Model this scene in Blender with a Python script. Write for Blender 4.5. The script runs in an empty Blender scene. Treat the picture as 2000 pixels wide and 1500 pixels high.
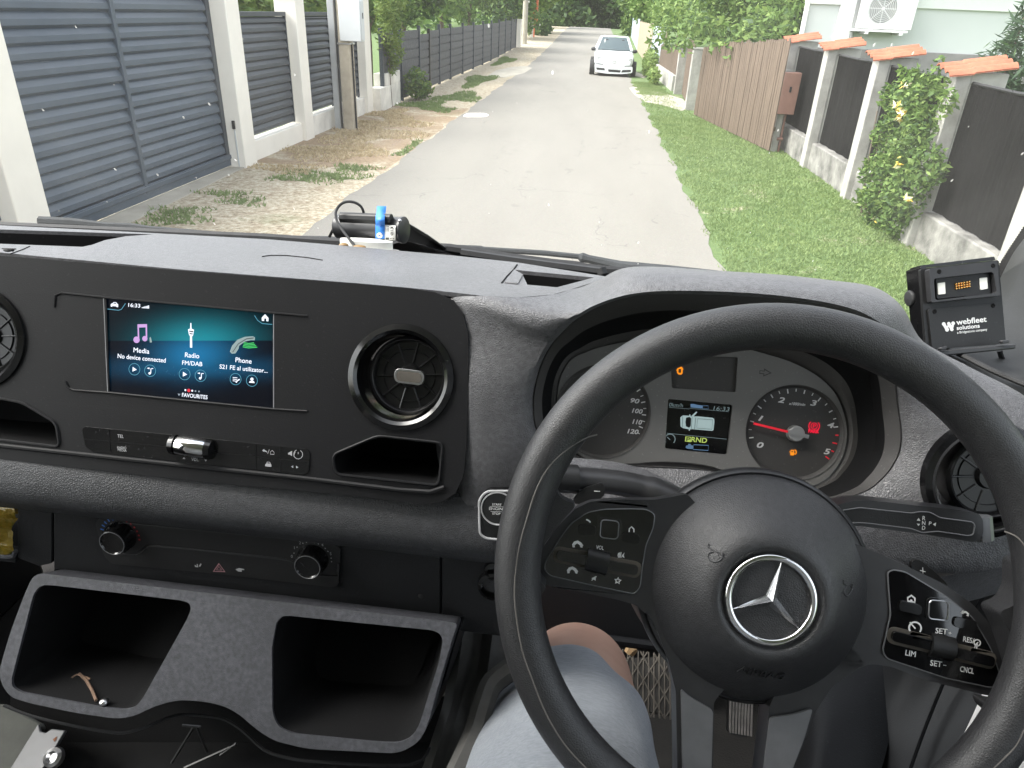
import bpy, math, random
import numpy as np
from mathutils import Vector, Matrix
from mathutils.geometry import tessellate_polygon
random.seed(7); RNG = np.random.default_rng(11)
SC = bpy.context.scene
COL = SC.collection
R = math.radians

# ------------------------------------------------------------------ camera
H = 2.30                                  # camera height above the road
FPX, PX, PY = 1400., 1000., 750.          # focal length / centre in photo pixels (2000 x 1500)
def _camera_axes(vx=1168., vy=27., s=.0443):
    Y = np.array([vx-PX, PY-vy, -FPX]); Y /= np.linalg.norm(Y)
    p2 = np.array([vx-PX-1000, PY-vy+1000*s, -FPX])
    Z = np.cross(Y, p2); Z /= np.linalg.norm(Z)
    if Z[1] < 0: Z = -Z
    return np.array([np.cross(Y, Z), Y, Z])
CM = _camera_axes()
CP = np.array([0, 0, H])
cam = bpy.data.cameras.new('camera'); camo = bpy.data.objects.new('camera', cam); COL.objects.link(camo)
cam.sensor_width = 36; cam.lens = FPX/2000*36; cam.clip_start = .02; cam.clip_end = 1500
mw = Matrix.Identity(4)
for i in range(3):
    for j in range(3): mw[i][j] = CM[i][j]
mw[2][3] = H
camo.matrix_world = mw
SC.camera = camo

# ------------------------------------------------------------------ light
SUN_EL, SUN_AZ = R(50), R(262)            # hazy high sun to the left of the van
world = bpy.data.worlds.new('World'); SC.world = world; world.use_nodes = True
nt = world.node_tree; nt.nodes.clear()
sky = nt.nodes.new('ShaderNodeTexSky'); sky.sky_type = 'NISHITA'; sky.sun_disc = False
sky.sun_elevation = SUN_EL; sky.sun_rotation = SUN_AZ; sky.air_density = 1.0; sky.dust_density = 4.0; sky.ozone_density = .6
bg = nt.nodes.new('ShaderNodeBackground'); bg.inputs['Strength'].default_value = .15
wo = nt.nodes.new('ShaderNodeOutputWorld')
hs = nt.nodes.new('ShaderNodeHueSaturation'); hs.inputs['Saturation'].default_value = .28     # thin high cloud greys the sky
nt.links.new(sky.outputs[0], hs.inputs['Color']); nt.links.new(hs.outputs[0], bg.inputs[0]); nt.links.new(bg.outputs[0], wo.inputs[0])
sun = bpy.data.lights.new('sun', 'SUN'); sun.energy = .7; sun.angle = R(40); sun.color = (1, .95, .88)
suno = bpy.data.objects.new('sun', sun); COL.objects.link(suno)
sd = Vector((math.sin(SUN_AZ)*math.cos(SUN_EL), math.cos(SUN_AZ)*math.cos(SUN_EL), math.sin(SUN_EL)))
suno.rotation_euler = (-sd).to_track_quat('-Z', 'Y').to_euler()
SC.view_settings.view_transform = 'Standard'; SC.view_settings.look = 'None'
SC.view_settings.exposure = 2.12; SC.view_settings.gamma = 1
SC.cycles.use_denoising = True
SC.cycles.max_bounces = 8; SC.cycles.diffuse_bounces = 4; SC.cycles.glossy_bounces = 4
SC.cycles.transparent_max_bounces = 16; SC.cycles.sample_clamp_indirect = 6

# ------------------------------------------------------------------ geometry helpers
def ray(x, y): return CM @ np.array([(x-PX)/FPX, (PY-y)/FPX, -1.])
def at(x, y, d): return CP + ray(x, y)*d                       # the point at depth d along a sight line
def onplane(x, y, O, N):
    r = ray(x, y); return CP + r*(np.dot(np.asarray(O)-CP, N)/np.dot(r, N))
def ground(x, y, z=0.): return onplane(x, y, (0, 0, z), np.array([0, 0, 1.]))
def onx(x, y, X): return onplane(x, y, (X, 0, 0), np.array([1., 0, 0]))
def ony(x, y, Y): return onplane(x, y, (0, Y, 0), np.array([0, 1., 0]))
def V3(*a): return np.array(a, float)

class Fr:
    """a flat working frame: U right, V up the face, N out of it"""
    def __init__(s, px=0, py=0, d=1, tilt=0, yaw=0, O=None, roll=0):
        t, w = R(tilt), R(yaw)
        s.O = at(px, py, d) if O is None else np.asarray(O, float)
        s.U = V3(math.cos(w), -math.sin(w), 0); B = V3(math.sin(w), math.cos(w), 0)
        s.V = V3(0, 0, 1)*math.cos(t)+B*math.sin(t)
        if roll:
            c, k = math.cos(R(roll)), math.sin(R(roll)); s.U, s.V = s.U*c+s.V*k, s.V*c-s.U*k
        s.N = np.cross(s.U, s.V)
    def uv(s, x, y, n=0):
        p = onplane(x, y, s.O+s.N*n, s.N)-s.O; return (float(p@s.U), float(p@s.V))
    def uvs(s, pts, n=0): return [s.uv(x, y, n) for x, y in pts]
    def w(s, u, v, n=0): return s.O+s.U*u+s.V*v+s.N*n
    def at(s, x, y, n=0): return s.w(*s.uv(x, y, n), n)
class Ax:                                                        # a frame from explicit axes
    def __init__(s, O, U, V):
        s.O = np.asarray(O, float); s.U = np.asarray(U, float)/np.linalg.norm(U)
        V = np.asarray(V, float); V = V-s.U*(V@s.U); s.V = V/np.linalg.norm(V); s.N = np.cross(s.U, s.V)
    uv = Fr.uv; uvs = Fr.uvs; w = Fr.w; at = Fr.at

def smooth_curve(pts, n=4, closed=False):
    """Catmull-Rom through the points"""
    P = [np.asarray(p, float) for p in pts]; out = []; m = len(P)
    for i in range(m if closed else m-1):
        g = (lambda k: P[k % m]) if closed else (lambda k: P[min(max(k, 0), m-1)])
        a, b, c, d = g(i-1), g(i), g(i+1), g(i+2)
        for k in range(n):
            t = k/n
            out.append(.5*(2*b+(c-a)*t+(2*a-5*b+4*c-d)*t*t+(3*b-a-3*c+d)*t**3))
    if not closed: out.append(P[-1])
    return out
def rounded(pts, r, n=5):
    """2-D polygon with its corners rounded (r one number or one per corner)"""
    P = [np.asarray(p, float) for p in pts]; m = len(P); out = []
    rs = r if isinstance(r, (list, tuple)) else [r]*m
    for i in range(m):
        a, b, c = P[i-1], P[i], P[(i+1) % m]
        la, lc = np.linalg.norm(a-b), np.linalg.norm(c-b); q = min(rs[i], la*.48, lc*.48)
        if q < 1e-9: out.append(b); continue
        s, e = b+(a-b)/la*q, b+(c-b)/lc*q
        for k in range(n+1):
            t = k/n; out.append((1-t)**2*s+2*t*(1-t)*b+t*t*e)
    return out
def circ(cx, cy, r, n=32, ry=None, a0=0):
    ry = r if ry is None else ry
    return [(cx+r*math.cos(a0+2*math.pi*k/n), cy+ry*math.sin(a0+2*math.pi*k/n)) for k in range(n)]
def area2(p): return sum(p[i-1][0]*p[i][1]-p[i][0]*p[i-1][1] for i in range(len(p)))

class MB:
    """collects shapes that belong to ONE mesh"""
    def __init__(s): s.v = []; s.f = []; s.m = []; s.cur = 0
    def add(s, vs, fs):
        b = len(s.v); s.v += [tuple(map(float, p)) for p in vs]; s.f += [tuple(i+b for i in f) for f in fs]; s.m += [s.cur]*len(fs)
        return s
    def prism(s, fr, poly, n0, n1, holes=(), cap0=True, cap1=True):
        if area2(poly) < 0: poly = poly[::-1]
        holes = [h[::-1] if area2(h) > 0 else h for h in holes]
        loops = [list(poly)]+[list(h) for h in holes]
        tri = tessellate_polygon([[Vector((p[0], p[1], 0)) for p in L] for L in loops])
        flat = [p for L in loops for p in L]; k = len(flat)
        vs = [fr.w(p[0], p[1], n0) for p in flat]+[fr.w(p[0], p[1], n1) for p in flat]
        fs = []
        for t in tri:
            a, b, c = [flat[i] for i in t]
            if (b[0]-a[0])*(c[1]-a[1])-(c[0]-a[0])*(b[1]-a[1]) < 0: t = t[::-1]
            if cap1: fs.append(tuple(i+k for i in t))
            if cap0: fs.append(tuple(t[::-1]))
        o = 0
        for L in loops:
            m = len(L)
            for i in range(m):
                j = (i+1) % m; fs.append((o+i, o+j, o+j+k, o+i+k))
            o += m
        return s.add(vs, fs)
    def flat(s, fr, poly, n, holes=()):
        return s.prism(fr, poly, n, n, holes) if False else s._flat(fr, poly, n, holes)
    def _flat(s, fr, poly, n, holes=()):
        if area2(poly) < 0: poly = poly[::-1]
        loops = [list(poly)]+[list(h) for h in holes]
        flat = [p for L in loops for p in L]
        fs = []
        for t in tessellate_polygon([[Vector((p[0], p[1], 0)) for p in L] for L in loops]):
            a, b, c = [flat[i] for i in t]
            if (b[0]-a[0])*(c[1]-a[1])-(c[0]-a[0])*(b[1]-a[1]) < 0: t = t[::-1]
            fs.append(tuple(t))
        return s.add([fr.w(p[0], p[1], n) for p in flat], fs)
    def box(s, lo, hi):
        x0, y0, z0 = lo; x1, y1, z1 = hi
        return s.add([(x0,y0,z0),(x1,y0,z0),(x1,y1,z0),(x0,y1,z0),(x0,y0,z1),(x1,y0,z1),(x1,y1,z1),(x0,y1,z1)],
                     [(3,2,1,0),(4,5,6,7),(0,1,5,4),(1,2,6,5),(2,3,7,6),(3,0,4,7)])
    def fbox(s, fr, u0, u1, v0, v1, n0, n1): return s.prism(fr, [(u0,v0),(u1,v0),(u1,v1),(u0,v1)], n0, n1)
    def grid(s, rows, closed_u=False, closed_v=False):
        m, n = len(rows), len(rows[0]); vs = [p for r in rows for p in r]; fs = []
        for i in range(m if closed_v else m-1):
            for j in range(n if closed_u else n-1):
                i2, j2 = (i+1) % m, (j+1) % n
                fs.append((i*n+j, i*n+j2, i2*n+j2, i2*n+j))
        return s.add(vs, fs)
    def tube(s, path, r, n=8, closed=False, cap=True, flat=1.):
        P = [np.asarray(p, float) for p in path]; m = len(P)
        rr = r if isinstance(r, (list, tuple)) else [r]*m
        rows = []; up = None
        for i in range(m):
            t = (P[(i+1) % m]-P[i-1]) if closed else P[min(i+1, m-1)]-P[max(i-1, 0)]
            t = t/(np.linalg.norm(t)+1e-12)
            if up is None:
                up = V3(0, 0, 1) if abs(t[2]) < .9 else V3(0, 1, 0)
            a = np.cross(t, up); a /= np.linalg.norm(a)+1e-12; b = np.cross(a, t); up = b
            rows.append([P[i]+rr[i]*(a*math.cos(2*math.pi*k/n)+flat*b*math.sin(2*math.pi*k/n)) for k in range(n)])
        base = len(s.v); s.grid(rows, closed_u=True, closed_v=closed)
        if cap and not closed:
            s.add(rows[0], [tuple(range(n))]); s.add(rows[-1], [tuple(range(n))[::-1]])
        return s
    def lathe(s, fr, u, v, prof, n=40, a0=0, a1=None):
        """prof: (radius, n) pairs; axis along the frame's N"""
        full = a1 is None; a1 = a0+2*math.pi if full else a1; k = n if full else n+1
        rows = [[fr.w(u+r*math.cos(a0+(a1-a0)*i/n), v+r*math.sin(a0+(a1-a0)*i/n), h) for i in range(k)] for r, h in prof]
        return s.grid(rows, closed_u=full)
    def ball(s, c, rx, ry=None, rz=None, n=12, m=8):
        ry = rx if ry is None else ry; rz = rx if rz is None else rz
        rows = [[(c[0]+rx*math.sin(math.pi*i/m)*math.cos(2*math.pi*j/n), c[1]+ry*math.sin(math.pi*i/m)*math.sin(2*math.pi*j/n), c[2]-rz*math.cos(math.pi*i/m)) for j in range(n)] for i in range(m+1)]
        return s.grid(rows, closed_u=True)
    def stroke(s, fr, pts, w, n0, n1=None, closed=False):
        """a flat ribbon of width w along 2-D points"""
        P = [np.asarray(p, float) for p in pts]; m = len(P); L = []; Rr = []
        for i in range(m):
            t = (P[(i+1) % m]-P[i-1]) if closed else P[min(i+1, m-1)]-P[max(i-1, 0)]
            t = t/(np.linalg.norm(t)+1e-12); q = V3(-t[1], t[0])*w/2
            L.append(P[i]+q); Rr.append(P[i]-q)
        for i in range(m if closed else m-1):
            j = (i+1) % m
            s.add([fr.w(*Rr[i], n0), fr.w(*Rr[j], n0), fr.w(*L[j], n0), fr.w(*L[i], n0)], [(0, 1, 2, 3)])
        return s

LOC = {}                                                         # world location of every object
def props(o, label=None, cat=None, group=None, kind=None):
    if label: o['label'] = label
    if cat: o['category'] = cat
    if group: o['group'] = group
    if kind: o['kind'] = kind
    return o
def thing(name, label, cat, loc, group=None):
    o = bpy.data.objects.new(name, None); COL.objects.link(o); o.location = loc; o.empty_display_size = .1
    LOC[o.name] = np.array(loc, float); return props(o, label, cat, group)
def mk(name, mb, mats, parent=None, loc=None, bevel=0, seg=2, smooth=35, uv=None, subsurf=0, merge=False):
    mats = mats if isinstance(mats, (list, tuple)) else [mats]
    base = LOC[parent.name] if parent else np.array(loc if loc is not None else (0, 0, 0), float)
    me = bpy.data.meshes.new(name)
    va = np.array(mb.v)-base
    me.from_pydata(va.tolist(), [], mb.f)
    for m in mats: me.materials.append(m)
    if len(mats) > 1: me.polygons.foreach_set('material_index', mb.m)
    if merge:
        import bmesh
        b = bmesh.new(); b.from_mesh(me); bmesh.ops.remove_doubles(b, verts=b.verts, dist=2e-5)
        bmesh.ops.recalc_face_normals(b, faces=b.faces); b.to_mesh(me); b.free()
    me.validate()
    if smooth:
        me.polygons.foreach_set('use_smooth', [True]*len(me.polygons))
        me.set_sharp_from_angle(angle=R(smooth))
    o = bpy.data.objects.new(name, me); COL.objects.link(o)
    if parent: o.parent = parent
    else: o.location = base
    LOC[o.name] = base
    if bevel:
        b = o.modifiers.new('bevel', 'BEVEL'); b.width = bevel; b.segments = seg; b.limit_method = 'ANGLE'; b.angle_limit = R(40)
        b.use_clamp_overlap = True; b.harden_normals = False
    if subsurf:
        b = o.modifiers.new('sub', 'SUBSURF'); b.levels = subsurf; b.render_levels = subsurf
    return o
def copy_tree(src, loc, label=None, rotz=0, scale=None, group=None):
    c = src.copy(); COL.objects.link(c); c.location = loc; LOC[c.name] = np.array(loc, float)
    c.rotation_euler[2] = rotz
    if scale: c.scale = scale
    if label: c['label'] = label
    if group: c['group'] = group
    def kids(a, b):
        for ch in list(a.children):
            if ch == c: continue
            d = ch.copy(); COL.objects.link(d); d.parent = b; kids(ch, d)
    kids(src, c)
    return c

_tc = {}
def glyphs(s, shear=0):
    if (s, shear) in _tc: return _tc[(s, shear)]
    cu = bpy.data.curves.new('tmp', 'FONT'); cu.body = s; cu.shear = shear; cu.resolution_u = 3
    o = bpy.data.objects.new('tmp', cu); COL.objects.link(o)
    dg = bpy.context.evaluated_depsgraph_get(); dg.update()
    me = o.evaluated_get(dg).to_mesh()
    vs = [(v.co.x, v.co.y) for v in me.vertices]; fs = [tuple(p.vertices) for p in me.polygons]
    o.evaluated_get(dg).to_mesh_clear(); bpy.data.objects.remove(o); bpy.data.curves.remove(cu)
    _tc[(s, shear)] = (vs, fs); return vs, fs
def ptext(mb, fr, s, p0, p1, hpx, n, shear=0, bold=0):
    """write s on a frame: baseline from photo point p0 to p1, capital height hpx photo pixels"""
    vs, fs = glyphs(s, shear)
    a, b = np.array(fr.uv(*p0, n)), np.array(fr.uv(*p1, n)); L = np.linalg.norm(b-a); d = (b-a)/L; q = V3(-d[1], d[0])
    x0 = min(v[0] for v in vs); x1 = max(v[0] for v in vs)
    e = np.array(fr.uv(p0[0], p0[1]-10, n)); px = np.linalg.norm(e-a)/10
    sy = hpx*px/.70; sx = L/(x1-x0)
    for off in ((0, 0), (bold, 0), (0, bold), (bold, bold)) if bold else ((0, 0),):
        out = [fr.w(*(a+d*((x-x0)*sx+off[0]*px)+q*(y*sy+off[1]*px)), n+off[0]*1e-6+off[1]*2e-6) for x, y in vs]
        mb.add(out, fs)
    return mb
# ------------------------------------------------------------------ materials
def newmat(name):
    m = bpy.data.materials.new(name); m.use_nodes = True; nt = m.node_tree
    b = nt.nodes['Principled BSDF']; return m, nt, b, nt.nodes['Material Output']
def N(nt, t, **kw):
    n = nt.nodes.new(t)
    for k, v in kw.items(): setattr(n, k, v)
    return n
def coords(nt): return N(nt, 'ShaderNodeTexCoord').outputs['Object']
def noise(nt, vec, scale, detail=4, rough=.55):
    n = N(nt, 'ShaderNodeTexNoise'); n.inputs['Scale'].default_value = scale; n.inputs['Detail'].default_value = detail; n.inputs['Roughness'].default_value = rough
    nt.links.new(vec, n.inputs['Vector']); return n.outputs['Fac']
def ramp(nt, fac, stops):
    r = N(nt, 'ShaderNodeValToRGB'); e = r.color_ramp.elements
    while len(e) < len(stops): e.new(.5)
    for i, (p, c) in enumerate(stops):
        e[i].position = p; e[i].color = (*c, 1) if len(c) == 3 else c
    nt.links.new(fac, r.inputs[0]); return r.outputs['Color']
def mixc(nt, fac, a, b, mode='MIX'):
    m = N(nt, 'ShaderNodeMix', data_type='RGBA', blend_type=mode)
    for sock, v in ((m.inputs[0], fac), (m.inputs[6], a), (m.inputs[7], b)):
        if hasattr(v, 'is_output'): nt.links.new(v, sock)
        elif isinstance(v, (int, float)): sock.default_value = v
        else: sock.default_value = (*v, 1)
    return m.outputs[2]
def bump(nt, b, h, strength, dist):
    n = N(nt, 'ShaderNodeBump'); n.inputs['Strength'].default_value = strength; n.inputs['Distance'].default_value = dist
    nt.links.new(h, n.inputs['Height']); nt.links.new(n.outputs[0], b.inputs['Normal'])
def math2(nt, op, a, b=None):
    m = N(nt, 'ShaderNodeMath', operation=op)
    for i, v in enumerate((a, b)):
        if v is None: continue
        if hasattr(v, 'is_output'): nt.links.new(v, m.inputs[i])
        else: m.inputs[i].default_value = v
    return m.outputs[0]
def plain(name, col, rough=.5, metal=0, spec=.5, coat=0, var=0, scale=20, emit=0, bumps=None):
    m, nt, b, o = newmat(name)
    b.inputs['Base Color'].default_value = (*col, 1); b.inputs['Roughness'].default_value = rough; b.inputs['Metallic'].default_value = metal
    b.inputs['Specular IOR Level'].default_value = spec; b.inputs['Coat Weight'].default_value = coat
    if var:
        f = noise(nt, coords(nt), scale, 5, .6)
        lo = tuple(c*(1-var) for c in col); hi = tuple(min(1, c*(1+var)) for c in col)
        nt.links.new(ramp(nt, f, [(.3, lo), (.7, hi)]), b.inputs['Base Color'])
    if emit:
        b.inputs['Emission Color'].default_value = (*col, 1); b.inputs['Emission Strength'].default_value = emit
    if bumps:
        bump(nt, b, noise(nt, coords(nt), bumps[0], 3), bumps[1], bumps[2])
    return m
def leather(name, col, scale=620, strength=.5, rough=.48, dust=.25, spec=.5, sheen=.0):
    """grained soft plastic: irregular cells, a little dust and rubbed sheen"""
    m, nt, b, o = newmat(name); c = coords(nt)
    v = N(nt, 'ShaderNodeTexVoronoi', feature='DISTANCE_TO_EDGE'); v.inputs['Scale'].default_value = scale
    wob = N(nt, 'ShaderNodeTexNoise'); wob.inputs['Scale'].default_value = scale*.35; nt.links.new(c, wob.inputs['Vector'])
    mx = N(nt, 'ShaderNodeVectorMath', operation='MULTIPLY_ADD'); nt.links.new(wob.outputs['Color'], mx.inputs[0]); mx.inputs[1].default_value = (.0022,)*3; nt.links.new(c, mx.inputs[2])
    nt.links.new(mx.outputs[0], v.inputs['Vector'])
    h = math2(nt, 'MINIMUM', v.outputs['Distance'], .28)
    bump(nt, b, h, strength, .0014)
    d = noise(nt, c, 9, 6, .65); d2 = noise(nt, c, 230, 2, .5)
    dd = math2(nt, 'MULTIPLY', d, d2)
    hi = tuple(x*(1+3*dust)+.006*dust for x in col)
    nt.links.new(ramp(nt, dd, [(.16, col), (.42, hi)]), b.inputs['Base Color'])
    nt.links.new(ramp(nt, d, [(.3, (rough-.05,)*3), (.7, (rough+.1,)*3)]), b.inputs['Roughness'])
    b.inputs['Specular IOR Level'].default_value = spec
    b.inputs['Sheen Weight'].default_value = sheen; b.inputs['Sheen Roughness'].default_value = .45
    return m
def hardplastic(name, col, rough=.5, grain=900, strength=.25, dust=.2, spec=.45):
    m, nt, b, o = newmat(name); c = coords(nt)
    bump(nt, b, noise(nt, c, grain, 2), strength, .0006)
    sp = noise(nt, c, 420, 1, .4); big = noise(nt, c, 7, 5, .6)
    k = math2(nt, 'MULTIPLY', ramp(nt, sp, [(.70, (0,)*3), (.76, (1,)*3)]), big)
    nt.links.new(mixc(nt, k, col, tuple(x*(1+dust*6)+.03*dust for x in col)), b.inputs['Base Color'])
    nt.links.new(ramp(nt, big, [(.3, (rough-.04,)*3), (.7, (rough+.08,)*3)]), b.inputs['Roughness'])
    b.inputs['Specular IOR Level'].default_value = spec
    return m
def emis(name, col, s):
    m, nt, b, o = newmat(name); b.inputs['Base Color'].default_value = (.01, .01, .01, 1); b.inputs['Roughness'].default_value = .3
    b.inputs['Emission Color'].default_value = (*col, 1); b.inputs['Emission Strength'].default_value = s*.32; return m

M = {}
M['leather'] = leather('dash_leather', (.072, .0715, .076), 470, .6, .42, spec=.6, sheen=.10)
M['leather_shaded'] = leather('shaded_dash_leather', (.030, .031, .034), 470, .8, .55)  # dash leather again, its colour darkened for the shade on the lower face
M['rim'] = leather('wheel_leather', (.022, .022, .0235), 560, .36, .44, dust=.1, spec=.6)
M['airbag'] = leather('airbag_leather', (.026, .026, .028), 600, .35, .40, dust=.15, spec=.6)
M['tray'] = leather('tray_leather', (.045, .046, .053), 620, .5, .55, dust=.3)
M['facia'] = hardplastic('facia_black', (.0100, .0100, .0112), .55, spec=.25)
M['lower'] = hardplastic('lower_panel_black', (.0145, .015, .0165), .6, 700, .4, spec=.25)
M['black'] = hardplastic('black_plastic', (.012, .012, .0125), .42)
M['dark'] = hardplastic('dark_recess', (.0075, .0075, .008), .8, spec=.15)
M['band'] = hardplastic('cluster_band', (.042, .040, .039), .6, 1100, .3)
M['satin'] = plain('satin_black_trim', (.028, .028, .030), .36, 0, .5, var=.15, scale=60)
M['satingrey'] = plain('satin_grey_trim', (.17, .172, .18), .38, .3, .5, var=.1, scale=60)
M['gloss'] = plain('piano_black', (.004, .004, .0045), .05, 0, .6, coat=.6)
M['ventblk'] = plain('vent_black', (.005, .005, .0055), .28, 0, .4)
M['glossdust'] = hardplastic('gloss_black_used', (.006, .006, .0065), .14, 300, .02, dust=.6, spec=.6)
M['chrome'] = plain('chrome', (.72, .72, .73), .10, 1, var=.06, scale=300)
M['chromedull'] = plain('brushed_metal', (.55, .55, .56), .28, 1, var=.1, scale=300)
M['pillar'] = hardplastic('pillar_plastic', (.022, .0225, .0225), .6, 900, .3, spec=.3)
M['facegrey'] = hardplastic('cluster_face_grey', (.178, .174, .168), .62, 1300, .2, dust=.15)
M['gaugeblk'] = hardplastic('gauge_black', (.062, .059, .057), .6, 1300, .1, dust=.2)
M['white'] = plain('legend_white', (.75, .75, .75), .5)
M['legend'] = plain('legend_grey', (.42, .42, .43), .5)
M['legenddim'] = plain('legend_dim', (.17, .17, .18), .5)
M['legendblue'] = plain('legend_blue', (.05, .16, .5), .5)
M['legendred'] = plain('legend_red', (.45, .03, .04), .5)
M['pink'] = plain('legend_pink', (.42, .22, .24), .5)
M['gold'] = plain('gold_pins', (.75, .45, .16), .25, 1)
M['redglow'] = plain('needle_red_glow', (.75, .02, .04), .4, emit=.08)  # red paint with a faint glow added, no lamp behind it
M['silver'] = plain('needle_cap', (.38, .38, .38), .35, .4)
M['whiteplastic'] = plain('white_plastic', (.86, .85, .80), .45, var=.05, scale=30)
M['blue'] = plain('blue_strap', (.04, .22, .68), .45, var=.1, scale=80)
M['rubber'] = plain('rubber', (.018, .018, .019), .65, var=.3, scale=60)
M['wiper'] = plain('wiper_grey', (.022, .025, .028), .8, var=.3, scale=50)
M['whitepaint'] = plain('van_white_paint', (.8, .8, .8), .3, coat=.4)
M['headliner'] = plain('headliner', (.5, .49, .47), .9, var=.05, scale=200)
M['floor'] = plain('cab_floor', (.007, .0065, .006), .85, var=.5, scale=18, bumps=(300, .4, .003))
M['dirtygrey'] = plain('dusty_grey_plastic', (.060, .058, .054), .6, var=.5, scale=12, bumps=(200, .2, .001))
M['matgrey'] = plain('rubber_mat', (.085, .075, .062), .8, var=.35, scale=30)
M['baregrey'] = plain('grey_sheet_metal', (.11, .11, .115), .5, .2, var=.2, scale=14)
M['bare2'] = plain('dusty_floor_board', (.045, .047, .041), .8, var=.3, scale=14, bumps=(120, .3, .002))
M['rust'] = plain('rust', (.14, .05, .02), .8)
M['scr_white'] = emis('screen_white', (.86, .9, 1.), 1.0)
M['scr_grey'] = emis('screen_grey', (.4, .47, .55), .6)
M['scr_cyan'] = emis('screen_cyan', (.12, .45, .62), .55)
M['scr_pink'] = emis('screen_pink', (.7, .42, .85), .7)
M['scr_green'] = emis('screen_green', (.08, .8, .18), .6)
M['scr_red'] = emis('screen_red', (.9, .03, .06), .7)
M['scr_black'] = emis('screen_black', (.0, .001, .003), .1)
M['lcd'] = emis('lcd_ice', (.50, .66, .66), .48)
M['lcddim'] = emis('lcd_dim', (.38, .52, .54), .25)
M['lcdline'] = emis('lcd_outline', (.12, .2, .22), .2)
M['lcdblue'] = emis('lcd_blue', (.16, .3, .5), .4)
M['lcdyel'] = emis('lcd_yellow', (.55, .72, .16), .55)
M['amber'] = emis('amber', (1., .30, .01), .8)
M['redlamp'] = emis('red_lamp', (1., .01, .05), .75)
def skinmat():
    m, nt, b, o = newmat('skin'); c = coords(nt)
    f = noise(nt, c, 14, 5, .6); nt.links.new(ramp(nt, f, [(.3, (.36, .21, .155)), (.7, (.45, .28, .21))]), b.inputs['Base Color'])
    b.inputs['Roughness'].default_value = .5; b.inputs['Subsurface Weight'].default_value = .12; b.inputs['Subsurface Radius'].default_value = (.01, .004, .002)
    bump(nt, b, noise(nt, c, 260, 3), .12, .001); return m
M['skin'] = skinmat()
def fabricmat():
    m, nt, b, o = newmat('grey_marl_jersey'); c = coords(nt)
    mp = N(nt, 'ShaderNodeMapping'); mp.inputs['Scale'].default_value = (70, 420, 420); nt.links.new(c, mp.inputs[0])
    f = noise(nt, mp.outputs[0], 1, 4, .7); g = noise(nt, c, 30, 4)
    col = mixc(nt, .35, ramp(nt, f, [(.35, (.17, .185, .21)), (.65, (.26, .28, .31))]), ramp(nt, g, [(.3, (.16, .175, .20)), (.7, (.22, .24, .265))]))
    nt.links.new(col, b.inputs['Base Color']); b.inputs['Roughness'].default_value = .95; b.inputs['Sheen Weight'].default_value = .2
    bump(nt, b, math2(nt, 'ADD', f, math2(nt, 'MULTIPLY', g, 4)), .35, .002); return m
M['jersey'] = fabricmat()
def bagmat():
    m, nt, b, o = newmat('yellow_crinkled_foil'); c = coords(nt)
    f = noise(nt, c, 38, 4, .6); nt.links.new(ramp(nt, f, [(.3, (.05, .10, .012)), (.45, (.38, .25, .03)), (.6, (.50, .36, .07)), (.75, (.55, .5, .38))]), b.inputs['Base Color'])
    b.inputs['Roughness'].default_value = .35; bump(nt, b, noise(nt, c, 60, 3), .8, .01); return m
M['bag'] = bagmat()
def screenmat():
    """the lit head-unit screen: dark blue wallpaper with a glowing horizon, seen through UVs"""
    m, nt, b, o = newmat('screen_wallpaper')
    uv = N(nt, 'ShaderNodeTexCoord').outputs['UV']; sx = N(nt, 'ShaderNodeSeparateXYZ'); nt.links.new(uv, sx.inputs[0])
    X, Y = sx.outputs['X'], sx.outputs['Y']
    def blob(cx, cy, rx, ry, p):
        dx = math2(nt, 'DIVIDE', math2(nt, 'SUBTRACT', X, cx), rx); dy = math2(nt, 'DIVIDE', math2(nt, 'SUBTRACT', Y, cy), ry)
        d = math2(nt, 'ADD', math2(nt, 'MULTIPLY', dx, dx), math2(nt, 'MULTIPLY', dy, dy))
        return math2(nt, 'POWER', 2.718, math2(nt, 'MULTIPLY', d, -p))
    up = math2(nt, 'GREATER_THAN', Y, .545)
    glow_up = math2(nt, 'MULTIPLY', up, blob(.52, .53, .38, .30, 1.6))
    lo = math2(nt, 'SUBTRACT', 1, up)
    glow_lo = math2(nt, 'MULTIPLY', lo, math2(nt, 'MAXIMUM', blob(.5, .40, .28, .26, 1.5), math2(nt, 'MULTIPLY', blob(.5, .26, .62, .17, 2.), .55)))
    dots = N(nt, 'ShaderNodeTexVoronoi'); dots.inputs['Scale'].default_value = 34
    mp = N(nt, 'ShaderNodeMapping'); mp.inputs['Scale'].default_value = (1.8, 1, 1); nt.links.new(uv, mp.inputs[0]); nt.links.new(mp.outputs[0], dots.inputs['Vector'])
    dt = math2(nt, 'MULTIPLY', math2(nt, 'LESS_THAN', dots.outputs['Distance'], .13), math2(nt, 'MULTIPLY', lo, blob(.5, .22, .6, .13, 1.5)))
    c1 = mixc(nt, glow_up, (.0004, .0012, .004), (.012, .24, .30)); c2 = mixc(nt, glow_lo, c1, (.010, .16, .34))
    c3 = mixc(nt, math2(nt, 'MULTIPLY', dt, .25), c2, (.3, .6, .8))
    b.inputs['Base Color'].default_value = (.004, .004, .005, 1); b.inputs['Roughness'].default_value = .22; b.inputs['Specular IOR Level'].default_value = .3
    nt.links.new(c3, b.inputs['Emission Color']); b.inputs['Emission Strength'].default_value = .27
    return m
M['screen'] = screenmat()
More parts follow.
